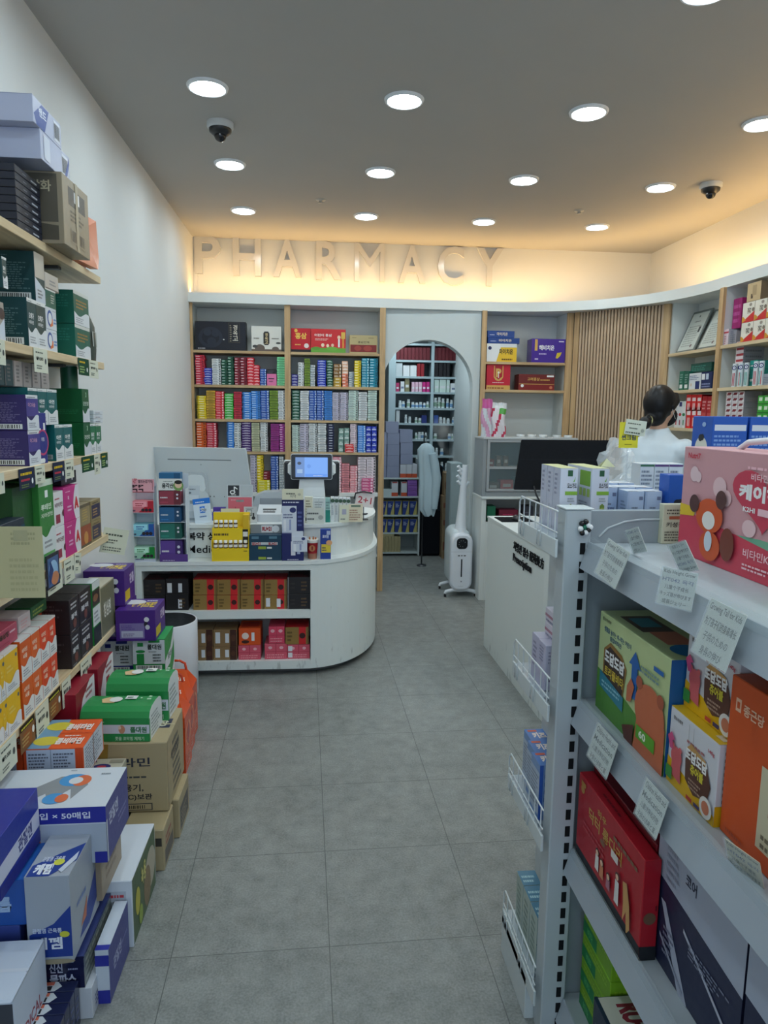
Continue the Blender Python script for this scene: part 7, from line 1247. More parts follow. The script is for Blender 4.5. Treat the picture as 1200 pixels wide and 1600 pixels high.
# green packs with rounded shoulders on the large kraft box
def green_pack(w_, d_, h_, loc, rz, label, tx=0.0):
    prof = [(0, 0), (d_, 0), (d_, h_*.72), (d_*.93, h_*.88), (d_*.78, h_*.97), (d_*.5, h_), (d_*.22, h_*.97), (d_*.07, h_*.88), (0, h_*.72)]; mb = MB(); n = len(prof)
    cols_ = [(30, 120, 60), (30, 120, 60), (30, 130, 66), (46, 156, 90), (46, 156, 90), (46, 156, 90), (46, 156, 90), (30, 130, 66), (30, 120, 60)]
    for i in range(n):
        (y0, z0), (y1, z1) = prof[i], prof[(i+1) % n]; mb.face([(-w_/2, y0, z0), (-w_/2, y1, z1), (w_/2, y1, z1), (w_/2, y0, z0)], (38, 140, 74), 'print')
    mb.face([(-w_/2, y, z) for y, z in prof], (220, 224, 224)); mb.face([(w_/2, y, z) for y, z in prof][::-1], (220, 224, 224))
    for f in mb.f: pass
    draw(mb, (-w_/2, 0, 0), (w_, 0, 0), (0, 0, h_*.72), (0, -1, 0), [('r', 0, .34, 1, .72, (206, 208, 220)), ('t', '콜대원', .72, .38, .26, (60, 120, 80), .24, .04), ('e', .6, .52, .13, .18, (200, 140, 110)), ('e', .57, .60, .06, .08, (226, 200, 180)), ('w', .1, .82, .4, .9, 1, (150, 200, 160)), ('w', .2, .1, .35, .2, 1, (190, 220, 190)), ('t', '콧물 코막힘 재채기', .5, .06, .16, (190, 220, 190), .42, .02)])
    tz = h_+.0004; draw(mb, (-w_/2, d_*.30, h_*.985), (w_, 0, 0), (0, d_*.4, h_*.004), (0, 0, 1), [('p', [(.25, .1), (.42, .1), (.45, .7), (.3, .9), (.2, .6)], (224, 190, 140)), ('e', .42, .5, .35, .35, (226, 226, 222)), ('r', .55, .5, .72, .95, (226, 230, 226)), ('w', .58, .6, .7, .85, 1, (60, 100, 80)), ('e', .8, .5, .06, .08, (190, 220, 190)), ('w', .9, .2, .97, .9, 2, (200, 226, 200))], eps=.002)
    draw(mb, (w_/2, 0, 0), (0, d_, 0), (0, 0, h_*.9), (1, 0, 0), [('w', .15, .1, .85, .85, 6, (140, 150, 150)), ('r', 0, 0, .06, .78, (44, 140, 76))])
    o = mb.build('remedy_pack'); o.location = loc; o.rotation_euler = (tx, 0, rz); return tag(o, label, 'pack')
green_pack(.235, .155, .118, (-.695, 2.36, .408), -.06, 'green glossy remedy pack, nearer of two on the large kraft box')
green_pack(.225, .155, .118, (-.66, 2.525, .408), -.05, 'green glossy remedy pack, farther of two on the large kraft box').scale = (1, 1, 1.32)
# maroon boxes under the lowest shelf
MR = (140, 22, 44)
def maroon(w_, d_, h_, loc, label): carton('tonic_carton', w_, d_, h_, MR, {'F': [('r', 0, 0, 1, .28, (206, 206, 212)), ('r', 0, .26, 1, .29, (100, 16, 30))], 'R': [('p', [(.15, 0), (1, 0), (1, 1), (.75, 1), (.35, .7), (.15, .3)], (222, 222, 226)), ('w', .5, .6, .95, .9, 2, (150, 60, 70)), ('r', .5, .2, .7, .5, (150, 40, 60))], 'T': [('w', .1, .6, .5, .8, 2, (180, 80, 90))]}, loc, 0, label, 'box')
maroon(.16, .20, .14, (-.90, 2.36, .44), 'maroon carton with a white foot, nearer one under the lowest shelf'); maroon(.16, .20, .14, (-.90, 2.60, .44), 'maroon carton with a white wave, farther one under the lowest shelf')
for k in range(3): carton('maroon_support_box', .18, .44, .145, (196, 190, 184), {'F': [('w', .2, .3, .8, .7, 2, (140, 140, 140))]}, (-.93, 2.36, k*.1465), 0, 'pale long carton under the maroon ones, %s of three' % ['lowest', 'middle', 'topmost'][k], 'box')
# cream carton
CRM = (196, 192, 174)
for k in range(2):
    carton('cream_carton', .22, .15, .178, CRM, {'R': [('w', .1, .2, .9, .8, 4, (170, 168, 154))], 'T': [('e', .62, .30, .2, .13, (48, 48, 110)), ('e', .70, .62, .2, .13, (48, 48, 110)), ('e', .62, .30, .1, .05, (190, 60, 80)), ('e', .70, .62, .1, .05, (190, 60, 80)), ('r', .78, .78, .98, .92, (160, 156, 140)), ('p', [(.5, .8), (.56, .95), (.6, .8), (.56, .86)], (40, 50, 110))]}, (-.655-.11, 2.19, k*.179), 0, 'cream carton with purple ovals, %s' % ['hidden one below' if k == 0 else 'beside the large kraft box'], 'box')
# orange and blue box pair
f_pr = {'F': [('r', 0, 0, .045, 1, (206, 70, 24)), ('r', .88, 0, 1, 1, (206, 70, 24)), ('r', .05, 0, .87, .97, (178, 190, 212)), ('w', .08, .05, .44, .9, 9, (90, 96, 116)), ('w', .5, .05, .85, .9, 9, (90, 96, 116)), ('r', .455, 0, .462, .97, (90, 96, 116))],
        'R': [('r', .04, .03, .96, .97, (206, 210, 222)), ('w', .1, .1, .9, .9, 9, (130, 136, 150)), ('r', .48, 0, .5, 1, (120, 60, 50))],
        'T': [('r', .0, 0, .42, 1, (110, 150, 180)), ('e', .3, .25, .2, .15, (206, 190, 60)), ('e', .32, .75, .2, .15, (206, 190, 60)), ('t', '콤비타민', .46, .12, .22, (236, 226, 220), .46, .05), ('t', '콤비타민', .46, .60, .22, (236, 226, 220), .46, .05), ('r', .42, .49, 1, .5, (190, 60, 30)), ('w', .55, .38, .95, .44, 1, (240, 220, 210))]}
carton('digestive_box', .17, .20, .105, (222, 88, 34), f_pr, (-.70-.085, 2.05, .4365), 0, 'orange and blue box with printed side panels near the lowest shelf', 'box')
carton('digestive_box', .14, .20, .105, (222, 88, 34), f_pr, (-.875-.07, 2.055, .4365), 0, 'orange and blue box partly hidden left of the other one', 'box')
for k in range(3): carton('pale_support_carton', .30, .13, .144, (190, 194, 204), {}, (-.86, 2.045, k*.1453), 0, 'pale carton stacked under the orange and blue boxes, %s one' % ['lowest', 'middle', 'topmost'][k], 'box')
# wide white and blue patch box
BLU = (40, 46, 150)
h_pr = {'F': [('r', 0, .72, 1, 1, BLU), ('t', '7매입 × 50매입', .48, .80, .12, (226, 228, 240), .42, .02), ('r', 0, .0, 1, .70, (170, 180, 196)), ('e', .45, .38, .26, .26, (60, 130, 190)), ('e', .50, .36, .2, .2, (200, 100, 70)), ('e', .46, .37, .15, .15, (170, 180, 196)), ('r', .92, 0, 1, .2, BLU)],
        'R': [('r', 0, 0, 1, 1, (74, 76, 140)), ('t', '관절엔', .12, .55, .25, (196, 200, 226), .4, .03), ('w', .5, .3, .9, .5, 2, (130, 132, 180)), ('r', 0, .0, .04, .75, (190, 196, 210))],
        'T': [('r', 0, 0, 1, 1, (204, 212, 222)), ('p', [(.35, .05), (.45, .5), (.58, .78), (.74, .8), (.80, .55), (.74, .2), (.7, .45), (.6, .15), (.55, .35), (.48, .2)], (140, 146, 152)), ('e', .68, .68, .18, .16, (70, 150, 210)), ('e', .74, .66, .12, .14, (216, 110, 70)), ('e', .70, .66, .09, .09, (214, 218, 224)), ('e', .63, .22, .14, .13, (70, 150, 210)), ('e', .68, .22, .08, .1, (216, 110, 70)), ('w', .85, .8, .93, .86, 1, (130, 140, 150)), ('w', .62, .92, .68, .96, 1, (130, 140, 150))]}
carton('patch_box', .40, .21, .16, (200, 208, 218), h_pr, (-.56-.20, 1.79, .342), 0, 'wide white and blue box with a knee picture on top', 'box')
carton('kraft_support_box', .40, .19, .128, (150, 134, 112), {'R': [('w', .2, .3, .8, .7, 2, (120, 100, 80))]}, (-.585-.20, 1.81, .213), 0, 'brown cardboard box under the wide white and blue box', 'box')
# white box with green side
carton('gift_box', .27, .285, .211, (206, 212, 222), {'F': [('r', .58, .55, .94, .85, (180, 186, 198)), ('b', .6, .56, .9, .72, (190, 196, 206)), ('w', .6, .76, .92, .84, 1, (190, 60, 70))], 'R': [('r', .02, .02, .98, .98, (74, 96, 66)), ('e', .75, .5, .3, .3, (176, 168, 150)), ('e', .6, .35, .2, .3, (130, 110, 80)), ('e', .2, .5, .12, .2, (190, 180, 60)), ('e', .3, .2, .1, .14, (150, 170, 70)), ('t', '녹용', .35, .55, .3, (206, 200, 120), .2, .03)], 'T': [('t', '녹십자', .55, .40, .06, (60, 66, 80), .16, .02), ('e', .50, .36, .02, .02, (214, 180, 60)), ('e', .52, .33, .02, .02, (120, 170, 70))]}, (-.53-.135, 1.893, 0), 0, 'white gift box with a dark green printed side on the floor', 'box', ch=.002)
# grey box with blue swoosh
gk = (158, 166, 178)
k_pr = {'F': [('p', [(.48, .12), (1, .12), (1, .68), (.75, .52), (.48, .38)], (26, 56, 140)), ('t', '케펨', .55, .22, .16, (226, 230, 240), .36, .03), ('t', '관절염 근육통', .55, .42, .06, (200, 210, 230), .38, .02), ('e', .84, .36, .04, .03, (200, 200, 60)), ('e', .8, .06, .3, .05, (150, 140, 116))],
        'R': [('p', [(.25, .1), (.6, .35), (1, .6), (1, .2), (.6, .05)], (34, 60, 140)), ('p', [(.3, .2), (.55, .42), (.5, .2)], (190, 110, 80)), ('w', .2, .5, .6, .6, 1, (120, 140, 190))],
        'T': [('r', .35, .82, .96, .97, (222, 226, 230)), ('b', .38, .84, .93, .95), ('p', [(.05, .0), (.55, .0), (1, .28), (1, .62), (.6, .45), (.05, .2)], (30, 60, 140)), ('t', '케펨', .14, .03, .2, (230, 234, 242), .4, .05), ('t', '관절염 근육통', .2, .27, .09, (214, 220, 234), .5, .02), ('e', .62, .25, .06, .06, (210, 210, 70)), ('p', [(.7, .1), (.95, .45), (.98, .3), (.8, .05)], (200, 208, 222))]}
k_pr2 = {'F': [('p', [(.05, .08), (1, .08), (1, .66), (.6, .46), (.05, .34)], (26, 56, 140)), ('t', '케펨', .12, .17, .14, (226, 230, 240), .66, .03), ('t', '관절염 근육통', .12, .36, .055, (200, 210, 230), .66, .02), ('e', .84, .34, .05, .035, (200, 200, 60)), ('e', .6, .03, .2, .03, (150, 140, 116))], 'R': k_pr['R'], 'T': k_pr['T']}
carton('patch_box', .105, .21, .235, gk, k_pr2, (-.60-.0525, 1.62, .1905), 0, 'grey box with blue swoosh and white lettering, standing upright', 'box')
# sky blue box and large blue box at the left
carton('patch_box', .195, .20, .12, (34, 84, 168), {'F': [('t', '케토톱', .3, .3, .35, (170, 196, 230), .5, .04), ('w', .5, .78, .8, .86, 1, (170, 190, 220))], 'T': [('r', 0, 0, 1, 1, (38, 96, 180)), ('t', '케토톱', .35, .35, .28, (120, 170, 220), .4, .04), ('w', .3, .7, .6, .8, 1, (120, 170, 220))], 'R': [('r', 0, 0, 1, 1, (20, 40, 80))]}, (-.707-.0975, 1.64, .285), .0, 'sky blue box left of the grey box with the blue swoosh', 'box')
carton('patch_box', .20, .235, .15, (34, 50, 150), {'R': [('p', [(0, .25), (1, .3), (1, .62), (0, .55)], (200, 204, 224)), ('t', '관절엔', .45, .32, .25, (60, 66, 130), .35, .03), ('r', 0, 0, 1, .2, (40, 44, 130))], 'T': [('w', .1, .7, .5, .8, 1, (190, 200, 230)), ('t', '파스', .55, .15, .2, (190, 200, 235), .2, .03)]}, (-.728-.1, 1.55, .4155), 0, 'deep blue box with a white diagonal band at the left photo edge', 'box')
carton('blue_support_box', .26, .20, .284, (60, 76, 150), {}, (-.86, 1.64, .0), 0, 'blue box on the floor under the sky blue one', 'box')
# navy box under film, white box, blue box
carton('liniment_box', .13, .235, .088, (28, 32, 66), {'F': [('t', '신신', .35, .52, .3, (196, 200, 220), .25, .03), ('t', '물파스', .35, .12, .36, (196, 200, 220), .5, .04), ('w', .7, .6, .95, .7, 1, (150, 156, 190))], 'R': [('r', 0, 0, 1, 1, (112, 120, 118)), ('w', .05, .1, .95, .9, 4, (150, 156, 150)), ('r', 0, .93, 1, 1, (50, 60, 110))], 'T': [('r', 0, 0, 1, 1, (50, 60, 110))]}, (-.588-.065, 1.655, .0895), 0, 'navy box with a grey wrapped side beside the grey box', 'box', mat='gloss')
carton('white_carton', .15, .235, .088, (200, 204, 212), {'R': [('w', .1, .2, .5, .6, 3, (90, 94, 110)), ('r', 0, .0, 1, .02, (150, 150, 150))]}, (-.572-.075, 1.655, 0), 0, 'white carton on the floor under the navy box', 'box')
carton('patch_box', .035, .185, .155, (196, 204, 216), {'F': [('r', 0, .7, 1, .9, BLU), ('r', 0, 0, 1, .25, BLU)], 'R': [('r', 0, 0, 1, 1, (66, 70, 136)), ('t', '관절엔', .2, .4, .25, (170, 174, 210), .4, .03), ('w', .55, .5, .95, .6, 1, (120, 124, 180))], 'T': [('r', 0, .0, 1, .1, BLU), ('r', 0, .12, 1, 1, (196, 204, 216))]}, (-.541-.0175, 1.70, 0), 0, 'small white and violet box standing on the floor near the white carton', 'box')
for k in range(6):
    carton('roll_on_box', .115, .0325, .118, (32, 38, 72), {'T': [('p', [(0, .05), (.58, .05), (.70, .5), (.58, .95), (0, .95)], (206, 212, 218)), ('r', 0, .62, .52, .95, (206, 110, 90)), ('r', 0, .12, .50, .55, (50, 46, 50))], 'R': [('w', .2, .2, .8, .8, 4, (80, 86, 130))]}, (-.60-.0575+.004*k*0, 1.615-k*.034, 0), 0, 'navy roll-on box with a pink and black top, %s from the navy wrapped box' % NTH[k], 'box', 'navy roll-on boxes in a row', mat='gloss')
carton('white_carton', .32, .185, .15, (196, 206, 222), {'T': [('r', .3, 0, .44, 1, (214, 220, 230)), ('r', 0, .45, 1, .50, (206, 212, 224))], 'R': [('t', 'MEDICAL', .05, .06, .22, (150, 50, 70), .75, .02), ('r', 0, .97, 1, 1, (170, 178, 190))], 'F': [('r', .9, .5, 1, .95, (60, 64, 74))]}, (-.66-.16, 1.425, .12), .0, 'large white carton with red side lettering in the near left corner', 'box', ch=.004)
carton('flat_support_carton', .24, .18, .119, (150, 156, 170), {}, (-.85, 1.43, 0), 0, 'grey flat carton on the floor under the large white one', 'box')
# orange gift bags
def gift_bag(x0, y0, label, k):
    w_, d_, h_ = .17, .145, .25; O_ = (222, 76, 30); O2 = (196, 58, 30); mb = MB(); mb.box(-w_/2, 0, 0, w_/2, d_, h_, O_, 'gloss'); draw(mb, (w_/2, 0, 0), (0, d_, 0), (0, 0, h_), (1, 0, 0), [('e', .5, .62, .22, .22, (236, 140, 90)), ('e', .5, .62, .17, .17, (214, 66, 34)), ('p', [(.3, .5), (.55, .85), (.7, .6), (.5, .4)], (190, 50, 40)), ('w', .2, .1, .8, .3, 4, (236, 150, 120))], mat='gloss'); draw(mb, (-w_/2, 0, 0), (w_, 0, 0), (0, 0, h_), (0, -1, 0), [('t', '홍삼', .62, .86, .06, (246, 230, 220), .25, .03), ('r', .0, .8, 1, .82, (200, 60, 30))], mat='gloss')
    r = empty('gift_bag', (x0-w_/2, y0, 0), 0, label, 'gift bag', 'orange gift bags by the bin'); mb.build('body', r)
    mb = MB(); t = h_+.075
    mb.mesh([(-w_/2, 0, h_), (w_/2, 0, h_), (w_/2, d_, h_), (-w_/2, d_, h_), (-w_*.3, d_*.42, t), (w_*.3, d_*.42, t), (w_*.3, d_*.58, t), (-w_*.3, d_*.58, t)], [(0, 1, 5, 4), (1, 2, 6, 5), (2, 3, 7, 6), (3, 0, 4, 7), (4, 5, 6, 7)], (230, 90, 40), 'gloss')
    draw(mb, (-w_/2, -.0, h_), (w_, 0, 0), (0, d_*.42, .085), Vector((0, -.085, d_*.42)).normalized(), [('t', '선물', .5, .3, .3, (246, 230, 220), .3, .04)], mat='gloss'); mb.build('folded_top', r)
    mb = MB(); P = [(-.05, d_/2, t), (-.045, d_/2, t+.03), (-.02, d_/2, t+.045), (.02, d_/2, t+.045), (.045, d_/2, t+.03), (.05, d_/2, t)]; mb.tube(P, .006, 8, (206, 66, 30), 'gloss'); mb.build('handle', r)
for k in range(3): gift_bag(-.562-.012*k, 2.885+k*.152, 'orange paper gift bag with folded top, %s the bin' % ['farthest from', 'middle one of three before', 'nearest'][k], k)

# ================================================================== SHELVING GONDOLA, RIGHT
GZ = [1.255, .883, .507, .105]
XG, YG1 = .60, 1.52
ST = (168, 177, 184)
r = empty('display_gondola', (XG, 1.53, 0), 0, 'pale grey steel shop gondola with slotted post filling the right foreground', 'shelving')
def G(nm, x0, y0, z0, x1, y1, z1, c=ST, mat='enamel', ch=.0015):
    m = MB(); m.box(x0-XG, y0-1.53, z0, x1-XG, y1-1.53, z1, c, mat, ch); return m.build(nm, r)
mb = MB(); mb.box(.552-XG, 1.505-1.53, 0, .612-XG, 1.56-1.53, 1.335, (182, 191, 196), 'enamel', .003); post = mb.build('post', r)
mb = MB(); z = .03; 
while z < 1.27: mb.box(.588-XG, -.0262, z, .600-XG, -.0252, z+.026, (16, 18, 22), 'matte'); z += .043
o = mb.build('slots', post)
mb = MB(); mb.box(.552-XG-.002, 1.503-1.53, 1.335, .616-XG, 1.565-1.53, 1.339, (214, 222, 224), 'enamel', .001); mb.build('cap', post)
G('end_panel', .612, 1.528, .10, 1.06, 1.545, 1.331, (152, 162, 168)); G('back_panel', 1.06, .0, .0, 1.075, 1.545, 1.40, (170, 180, 186))
mb = MB(); P = [(.64, 1.27), (.66, 1.29), (.70, 1.305), (.74, 1.31), (.86, 1.31)]; mb.tube([(x-XG, -.003, z) for x, z in P], .0025, 6, (186, 194, 198), 'enamel'); mb.build('pressed_rib', r)
G('base', .61, .0, .0, 1.06, 1.527, .09, (150, 160, 166))
for k, z in enumerate(GZ):
    G('shelf', .606, .0, z-.012, 1.059, 1.527, z, (176, 186, 192))
    mb = MB(); mb.mesh([(.606-XG, -1.53, z+.008), (.606-XG, -.028, z+.008), (.588-XG, -.028, z-.052), (.588-XG, -1.53, z-.052), (.610-XG, -1.53, z+.008), (.610-XG, -.028, z+.008), (.594-XG, -.028, z-.052), (.594-XG, -1.53, z-.052)], [(0, 3, 2, 1), (4, 5, 6, 7), (0, 1, 5, 4), (3, 7, 6, 2), (1, 2, 6, 5)], (160, 170, 180), 'enamel'); mb.build('price_rail', r)
    if k < 3: mb = MB(); mb.mesh([(.6055-XG, -1.53, z+.022), (.6055-XG, -.03, z+.022), (.6015-XG, -.03, z-.004), (.6015-XG, -1.53, z-.004)], [(0, 1, 2, 3)], (200, 214, 220), 'clear'); mb.build('clear_lip', r)
# end shelves with wire fences beyond the post
for k, (zt_, x1) in enumerate(((1.262, .70), (.872, .62), (.545, .62), (.13, .62))):
    y0, y1 = 1.566, 1.80
    G('end_shelf', .534, y0, zt_-.012, x1, y1, zt_); mb = MB(); mb.box(.530-XG, 1.503-1.53, zt_-.035, .536-XG, y1-1.53, zt_+.006, (206, 214, 216), 'enamel', .001); mb.build('shelf_lip', r)
    mb = MB(); zf = zt_+.07; wr = (216, 222, 224)
    mb.tube([(.533-XG, 1.505-1.53, zf), (.533-XG, y1-.015-1.53, zf), (.533-XG, y1-1.53, zf-.015), (.533-XG, y1-1.53, zt_)], .0022, 6, wr, 'enamel'); mb.tube([(.533-XG, 1.505-1.53, zt_+.022), (.533-XG, y1-1.53, zt_+.022)], .0018, 6, wr, 'enamel')
    for q in range(6): y = 1.52+q*.048; mb.tube([(.533-XG, y-1.53, zt_+.004), (.533-XG, y-1.53, zf)], .0016, 6, wr, 'enamel')
    for q in (1.60, 1.74): mb.tube([(.5265-XG, q-1.53, zt_+.012), (.5265-XG, q-1.53, zt_-.026), (.5265-XG, q+.025-1.53, zt_-.026), (.5265-XG, q+.025-1.53, zt_+.012)], .0016, 6, wr, 'enamel')
    mb.build('wire_fence', r)
G('end_base', .530, 1.566, .0, .62, 1.80, .117, (206, 214, 216)); G('end_back', .62, 1.566, .0, .632, 1.80, 1.25, (190, 198, 202)); G('far_support', 1.05, 1.566, .0, 1.07, 2.3, 1.25, (190, 198, 202))
# little black and white hair-clip like charm hung on the post
mb = MB()
for i, (dx, dz, c) in enumerate(((0, 0, (30, 110, 84)), (.008, .004, W_), (.010, -.006, (20, 20, 22)), (-.008, -.003, W_), (-.006, .008, (20, 20, 22)), (.003, .012, (20, 20, 22)), (.004, -.012, W_), (-.004, -.013, (20, 20, 22)), (.014, .0, W_))): mb.ball((dx, 0, dz), .0065, 10, 8, c, 'gloss')
o = mb.build('charm'); o.location = (.593, 1.4985, 1.297); tag(o, 'small round black, white and green charm hung on the slotted post', 'charm')

def gb(nm, X, y1, y0, z0, z1, d, c, prF, prR, label, prT=None, prB=None, **k):    # box whose front faces the aisle (-X); y1 far end, y0 near end
    pr = {'F': prF, 'R': prR}
    if prT: pr['T'] = prT
    if prB: pr['L'] = prB
    return carton(nm, y1-y0, d, z1-z0, c, pr, (X, (y0+y1)/2, z0+.0005), -pi/2, label, 'box', ch=k.get('ch', .0015), mat=k.get('mat', 'print'))
def star(cx, cy, r, c): return [('e', cx, cy, r, r, c)]
# pink vitamin gift box
pk = (206, 152, 158)
def heart(cx, cy, s, sv, c):
    P = []
    for i in range(36):
        t = 2*pi*i/36; x = 16*sin(t)**3; y = 13*cos(t)-5*cos(2*t)-2*cos(3*t)-cos(4*t); P.append((cx+x*s/16+.0*y, cy+y*sv/16))
    return ('p', P[::-1], c)
pinkF = [('p', [(0, 0), (1, 0), (1, .30), (.75, .33), (.5, .32), (0, .42)], (206, 66, 86)), ('p', [(.52, .32), (.7, .335), (.9, .33), (1, .30), (1, .22), (.8, .26)], (110, 170, 140)), ('p', [(0, .36), (.14, .38), (.16, .46), (0, .47)], (226, 190, 40)),
         ('e', .12, .76, .07, .07, (228, 196, 200)), ('e', .16, .74, .05, .05, (228, 196, 200)), ('e', .36, .68, .10, .09, (228, 190, 194)), ('e', .42, .60, .08, .07, (228, 190, 194)), ('e', .62, .40, .09, .07, (228, 190, 194)), ('e', .92, .84, .09, .08, (228, 190, 194)),
         heart(.72, .66, .25, .27, (198, 58, 82)), ('t', '케이하이', .725, .62, .13, (240, 236, 236), .40, .05, 'c'), ('t', '비타민K2', .70, .78, .06, (246, 206, 212), .18, .02, 'c'), ('w', .58, .87, .86, .91, 1, (240, 190, 200)), ('r', .68, .52, .87, .575, (236, 190, 200)), ('t', 'K2HI', .57, .53, .04, (240, 236, 236), .09, .03),
         ('t', 'Nutri7', .06, .90, .05, (196, 44, 70), .12, .03), ('t', '비타민K·D·칼슘', .60, .165, .075, (246, 206, 212), .36, .01), ('w', .6, .07, .85, .13, 2, (240, 196, 204)),
         ('e', .32, .16, .16, .13, (206, 84, 36)), ('e', .30, .42, .21, .15, (206, 84, 36)), ('e', .47, .22, .10, .14, (120, 56, 40)), ('e', .30, .38, .10, .08, (232, 226, 222)), ('e', .31, .2, .06, .09, (206, 214, 224)), ('e', .16, .5, .08, .08, (84, 48, 46)), ('e', .40, .58, .08, .08, (84, 48, 46))]
gb('vitamin_gift_box', .775, 1.425, 1.03, 1.255, 1.482, .11, pk, pinkF, [('w', .2, .2, .8, .8, 8, (236, 200, 204))], 'large pink gift box with a red heart on the top right shelf')
mb = MB(); mb.tube([(.83, 1.32, 1.482), (.83, 1.29, 1.497), (.83, 1.23, 1.503), (.83, 1.17, 1.497), (.83, 1.14, 1.482)], .006, 8, (222, 222, 226), 'enamel'); o = mb.build('carry_handle'); o.name = 'box_handle'; o.parent = None; tag(o, 'white plastic carry handle on top of the pink gift box', 'handle')
bg = [x for x in bpy.data.objects if x.name.startswith('vitamin_gift_box')][0]; o.parent = bg; o.matrix_parent_inverse = (Matrix.Translation(bg.location) @ Matrix.Rotation(-pi/2, 4, 'Z')).inverted(); del o['category']
del o['label']
gb('bright_carton', .74, 1.02, .80, 1.255, 1.40, .12, (110, 206, 96), [('w', .1, .2, .8, .8, 5, (150, 226, 140))], [], 'bright green carton at the right photo edge on the top shelf')
p = atZ(1046, 850, 1.2555); carton('note_box', .06, .02, .092, (204, 202, 176), {'F': [('w', .15, .75, .85, .9, 2, (90, 86, 70)), ('r', .25, .62, .75, .70, (170, 90, 60)), ('t', '키성장', .15, .42, .13, (60, 56, 50), .7, .02), ('w', .1, .08, .9, .35, 4, (110, 106, 90))]}, (p.x+.01, p.y, 1.2555), 0, 'cream handwritten card box at the end panel beside the pink box', 'box')
# handwritten cards on the gondola rails
def rail_card(X, y, z, w_, h_, lines, label, c=(200, 205, 198), lean=.25, rz=0.0, clear=False, tw=0.0):
    o_ = empty('shelf_card', (X, y, z), -pi/2+rz, label, 'price card', 'handwritten cards on the gondola rails')
    mb = MB(); mb.M = Matrix.Rotation(tw, 4, 'Y') @ Matrix.Rotation(-lean, 4, 'X'); mb.box(-w_/2, 0, -h_, w_/2, .0012, 0, c, 'matte')
    pr = []
    n = len(lines)
    for i, (t, col_) in enumerate(lines): pr.append(('t', t, .5, 1-(i+1)/n+.10/n+.02, .62/n, col_, min(.9, .10*len(t)+.1), .008, 'c'))
    draw(mb, (-w_/2, 0, -h_), (w_, 0, 0), (0, 0, h_), (0, -1, 0), pr, mat='matte'); mb.build('card', o_)
    mb = MB(); mb.M = Matrix.Rotation(tw, 4, 'Y') @ Matrix.Rotation(-lean, 4, 'X'); mb.box(-w_/2-.002, -.0016, -h_-.002, w_/2+.002, -.0012, .002, (210, 222, 226), 'clear'); mb.build('sleeve', o_)
    return o_
ink, ink2 = (30, 32, 30), (84, 90, 88)
GT = [('Growing Tall for Kids', ink), ('为了孩子们的身高增长', ink), ('子供のための', ink2), ('身長の伸び', ink2)]
CM = [('Children Health and', ink), ('Medication', ink), ('儿童健康和药物', ink2), ('子供の健康と薬', ink2)]
KH = [('Kids Height Grow', ink), ('HT042 육각', (70, 80, 130)), ('儿童个子成长', ink), ('キッズ育が伸びます', ink), ('成長ジェリー', ink2)]
def rc(x, y, X): return atX(x, y, X)
a = rc(972, 838, .595); rail_card(.590, a.y, 1.292, .100, .075, GT, 'clear card reading Growing Tall for Kids, nearest to the slotted post', lean=.30, tw=.10)
a = rc(1145, 915, .592); rail_card(.588, a.y, 1.275, .088, .085, GT, 'large card reading Growing Tall for Kids, nearer one on the top rail', lean=.28, tw=.02)
a = rc(1088, 865, .61); rail_card(.585, a.y+.00, 1.298, .062, .060, KH, 'card reading Kids Height Grow standing on the top rail', lean=.2, rz=.5)
a = rc(1062, 838, .66); rail_card(.655, a.y, 1.315, .062, .056, KH[::-1], 'small tilted card leaning before the pink gift box', lean=-.35, tw=-.35)
a = rc(994, 824, .66); rail_card(.65, a.y, 1.312, .060, .052, KH[1:], 'small tilted card behind the first rail card near the end panel', lean=-.3, tw=-.3)
a = rc(952, 1125, .592); rail_card(.590, a.y, .902, .100, .075, CM, 'card reading Children Health and Medication below the green bear box', lean=.26)
a = rc(1030, 1215, .592); rail_card(.590, a.y, .900, .080, .070, CM, 'card reading Children Health and Medication below the yellow boxes', lean=.26)
a = rc(1172, 1295, .62); rail_card(.610, a.y, .925, .062, .055, KH, 'cream card leaning before the orange box on the second shelf', c=(216, 206, 176), lean=-.3, rz=.25)
# second shelf
dF = [('p', [(0, 0), (1, 0), (1, .18), (.6, .30), (.3, .38), (0, .42)], (84, 142, 58)), ('t', '생활을 높이는 쑥~먹는 어린이', .08, .83, .055, (50, 96, 130), .42, .02), ('t', '종합비타민', .18, .77, .05, (50, 96, 130), .18, .02), ('t', '함소아제약', .05, .93, .035, (70, 80, 60), .14, .02),
      ('p', [(.10, .34), (.42, .30), (.46, .62), (.38, .72), (.2, .76), (.10, .66)], (150, 110, 50)), ('p', [(.12, .36), (.41, .32), (.44, .60), (.36, .68), (.2, .72), (.12, .64)], (64, 44, 34)), ('t', '도담도담', .12, .54, .13, (242, 242, 240), .31, .05), ('t', '트리플비타', .13, .41, .10, (214, 186, 60), .30, .03), ('p', [(.06, .26), (.44, .20), (.44, .34), (.06, .42)], (44, 128, 150)), ('w', .1, .28, .4, .36, 2, (150, 200, 214)),
      ('p', [(.54, .42), (.62, .42), (.62, .72), (.66, .72), (.58, .86), (.50, .72), (.54, .72)], (28, 96, 170)), ('r', .82, .82, .94, .86, (34, 104, 180)), ('w', .66, .72, .92, .80, 2, (120, 150, 150)),
      ('e', .80, .42, .27, .24, (198, 108, 72)), ('p', [(.62, .0), (1, .0), (1, .40), (.66, .38)], (198, 108, 72)), ('e', .66, .62, .06, .06, (170, 88, 60)), ('e', .93, .60, .06, .06, (170, 88, 60)), ('p', [(.50, .36), (.56, .38), (.60, .54), (.55, .60), (.50, .5)], (198, 108, 72)), ('p', [(.46, .1), (.62, .2), (.62, .0), (.5, .0)], (96, 50, 44)), ('r', .66, .12, .90, .24, (96, 166, 50)), ('t', '60', .70, .145, .07, (236, 246, 226), .09, .04)]
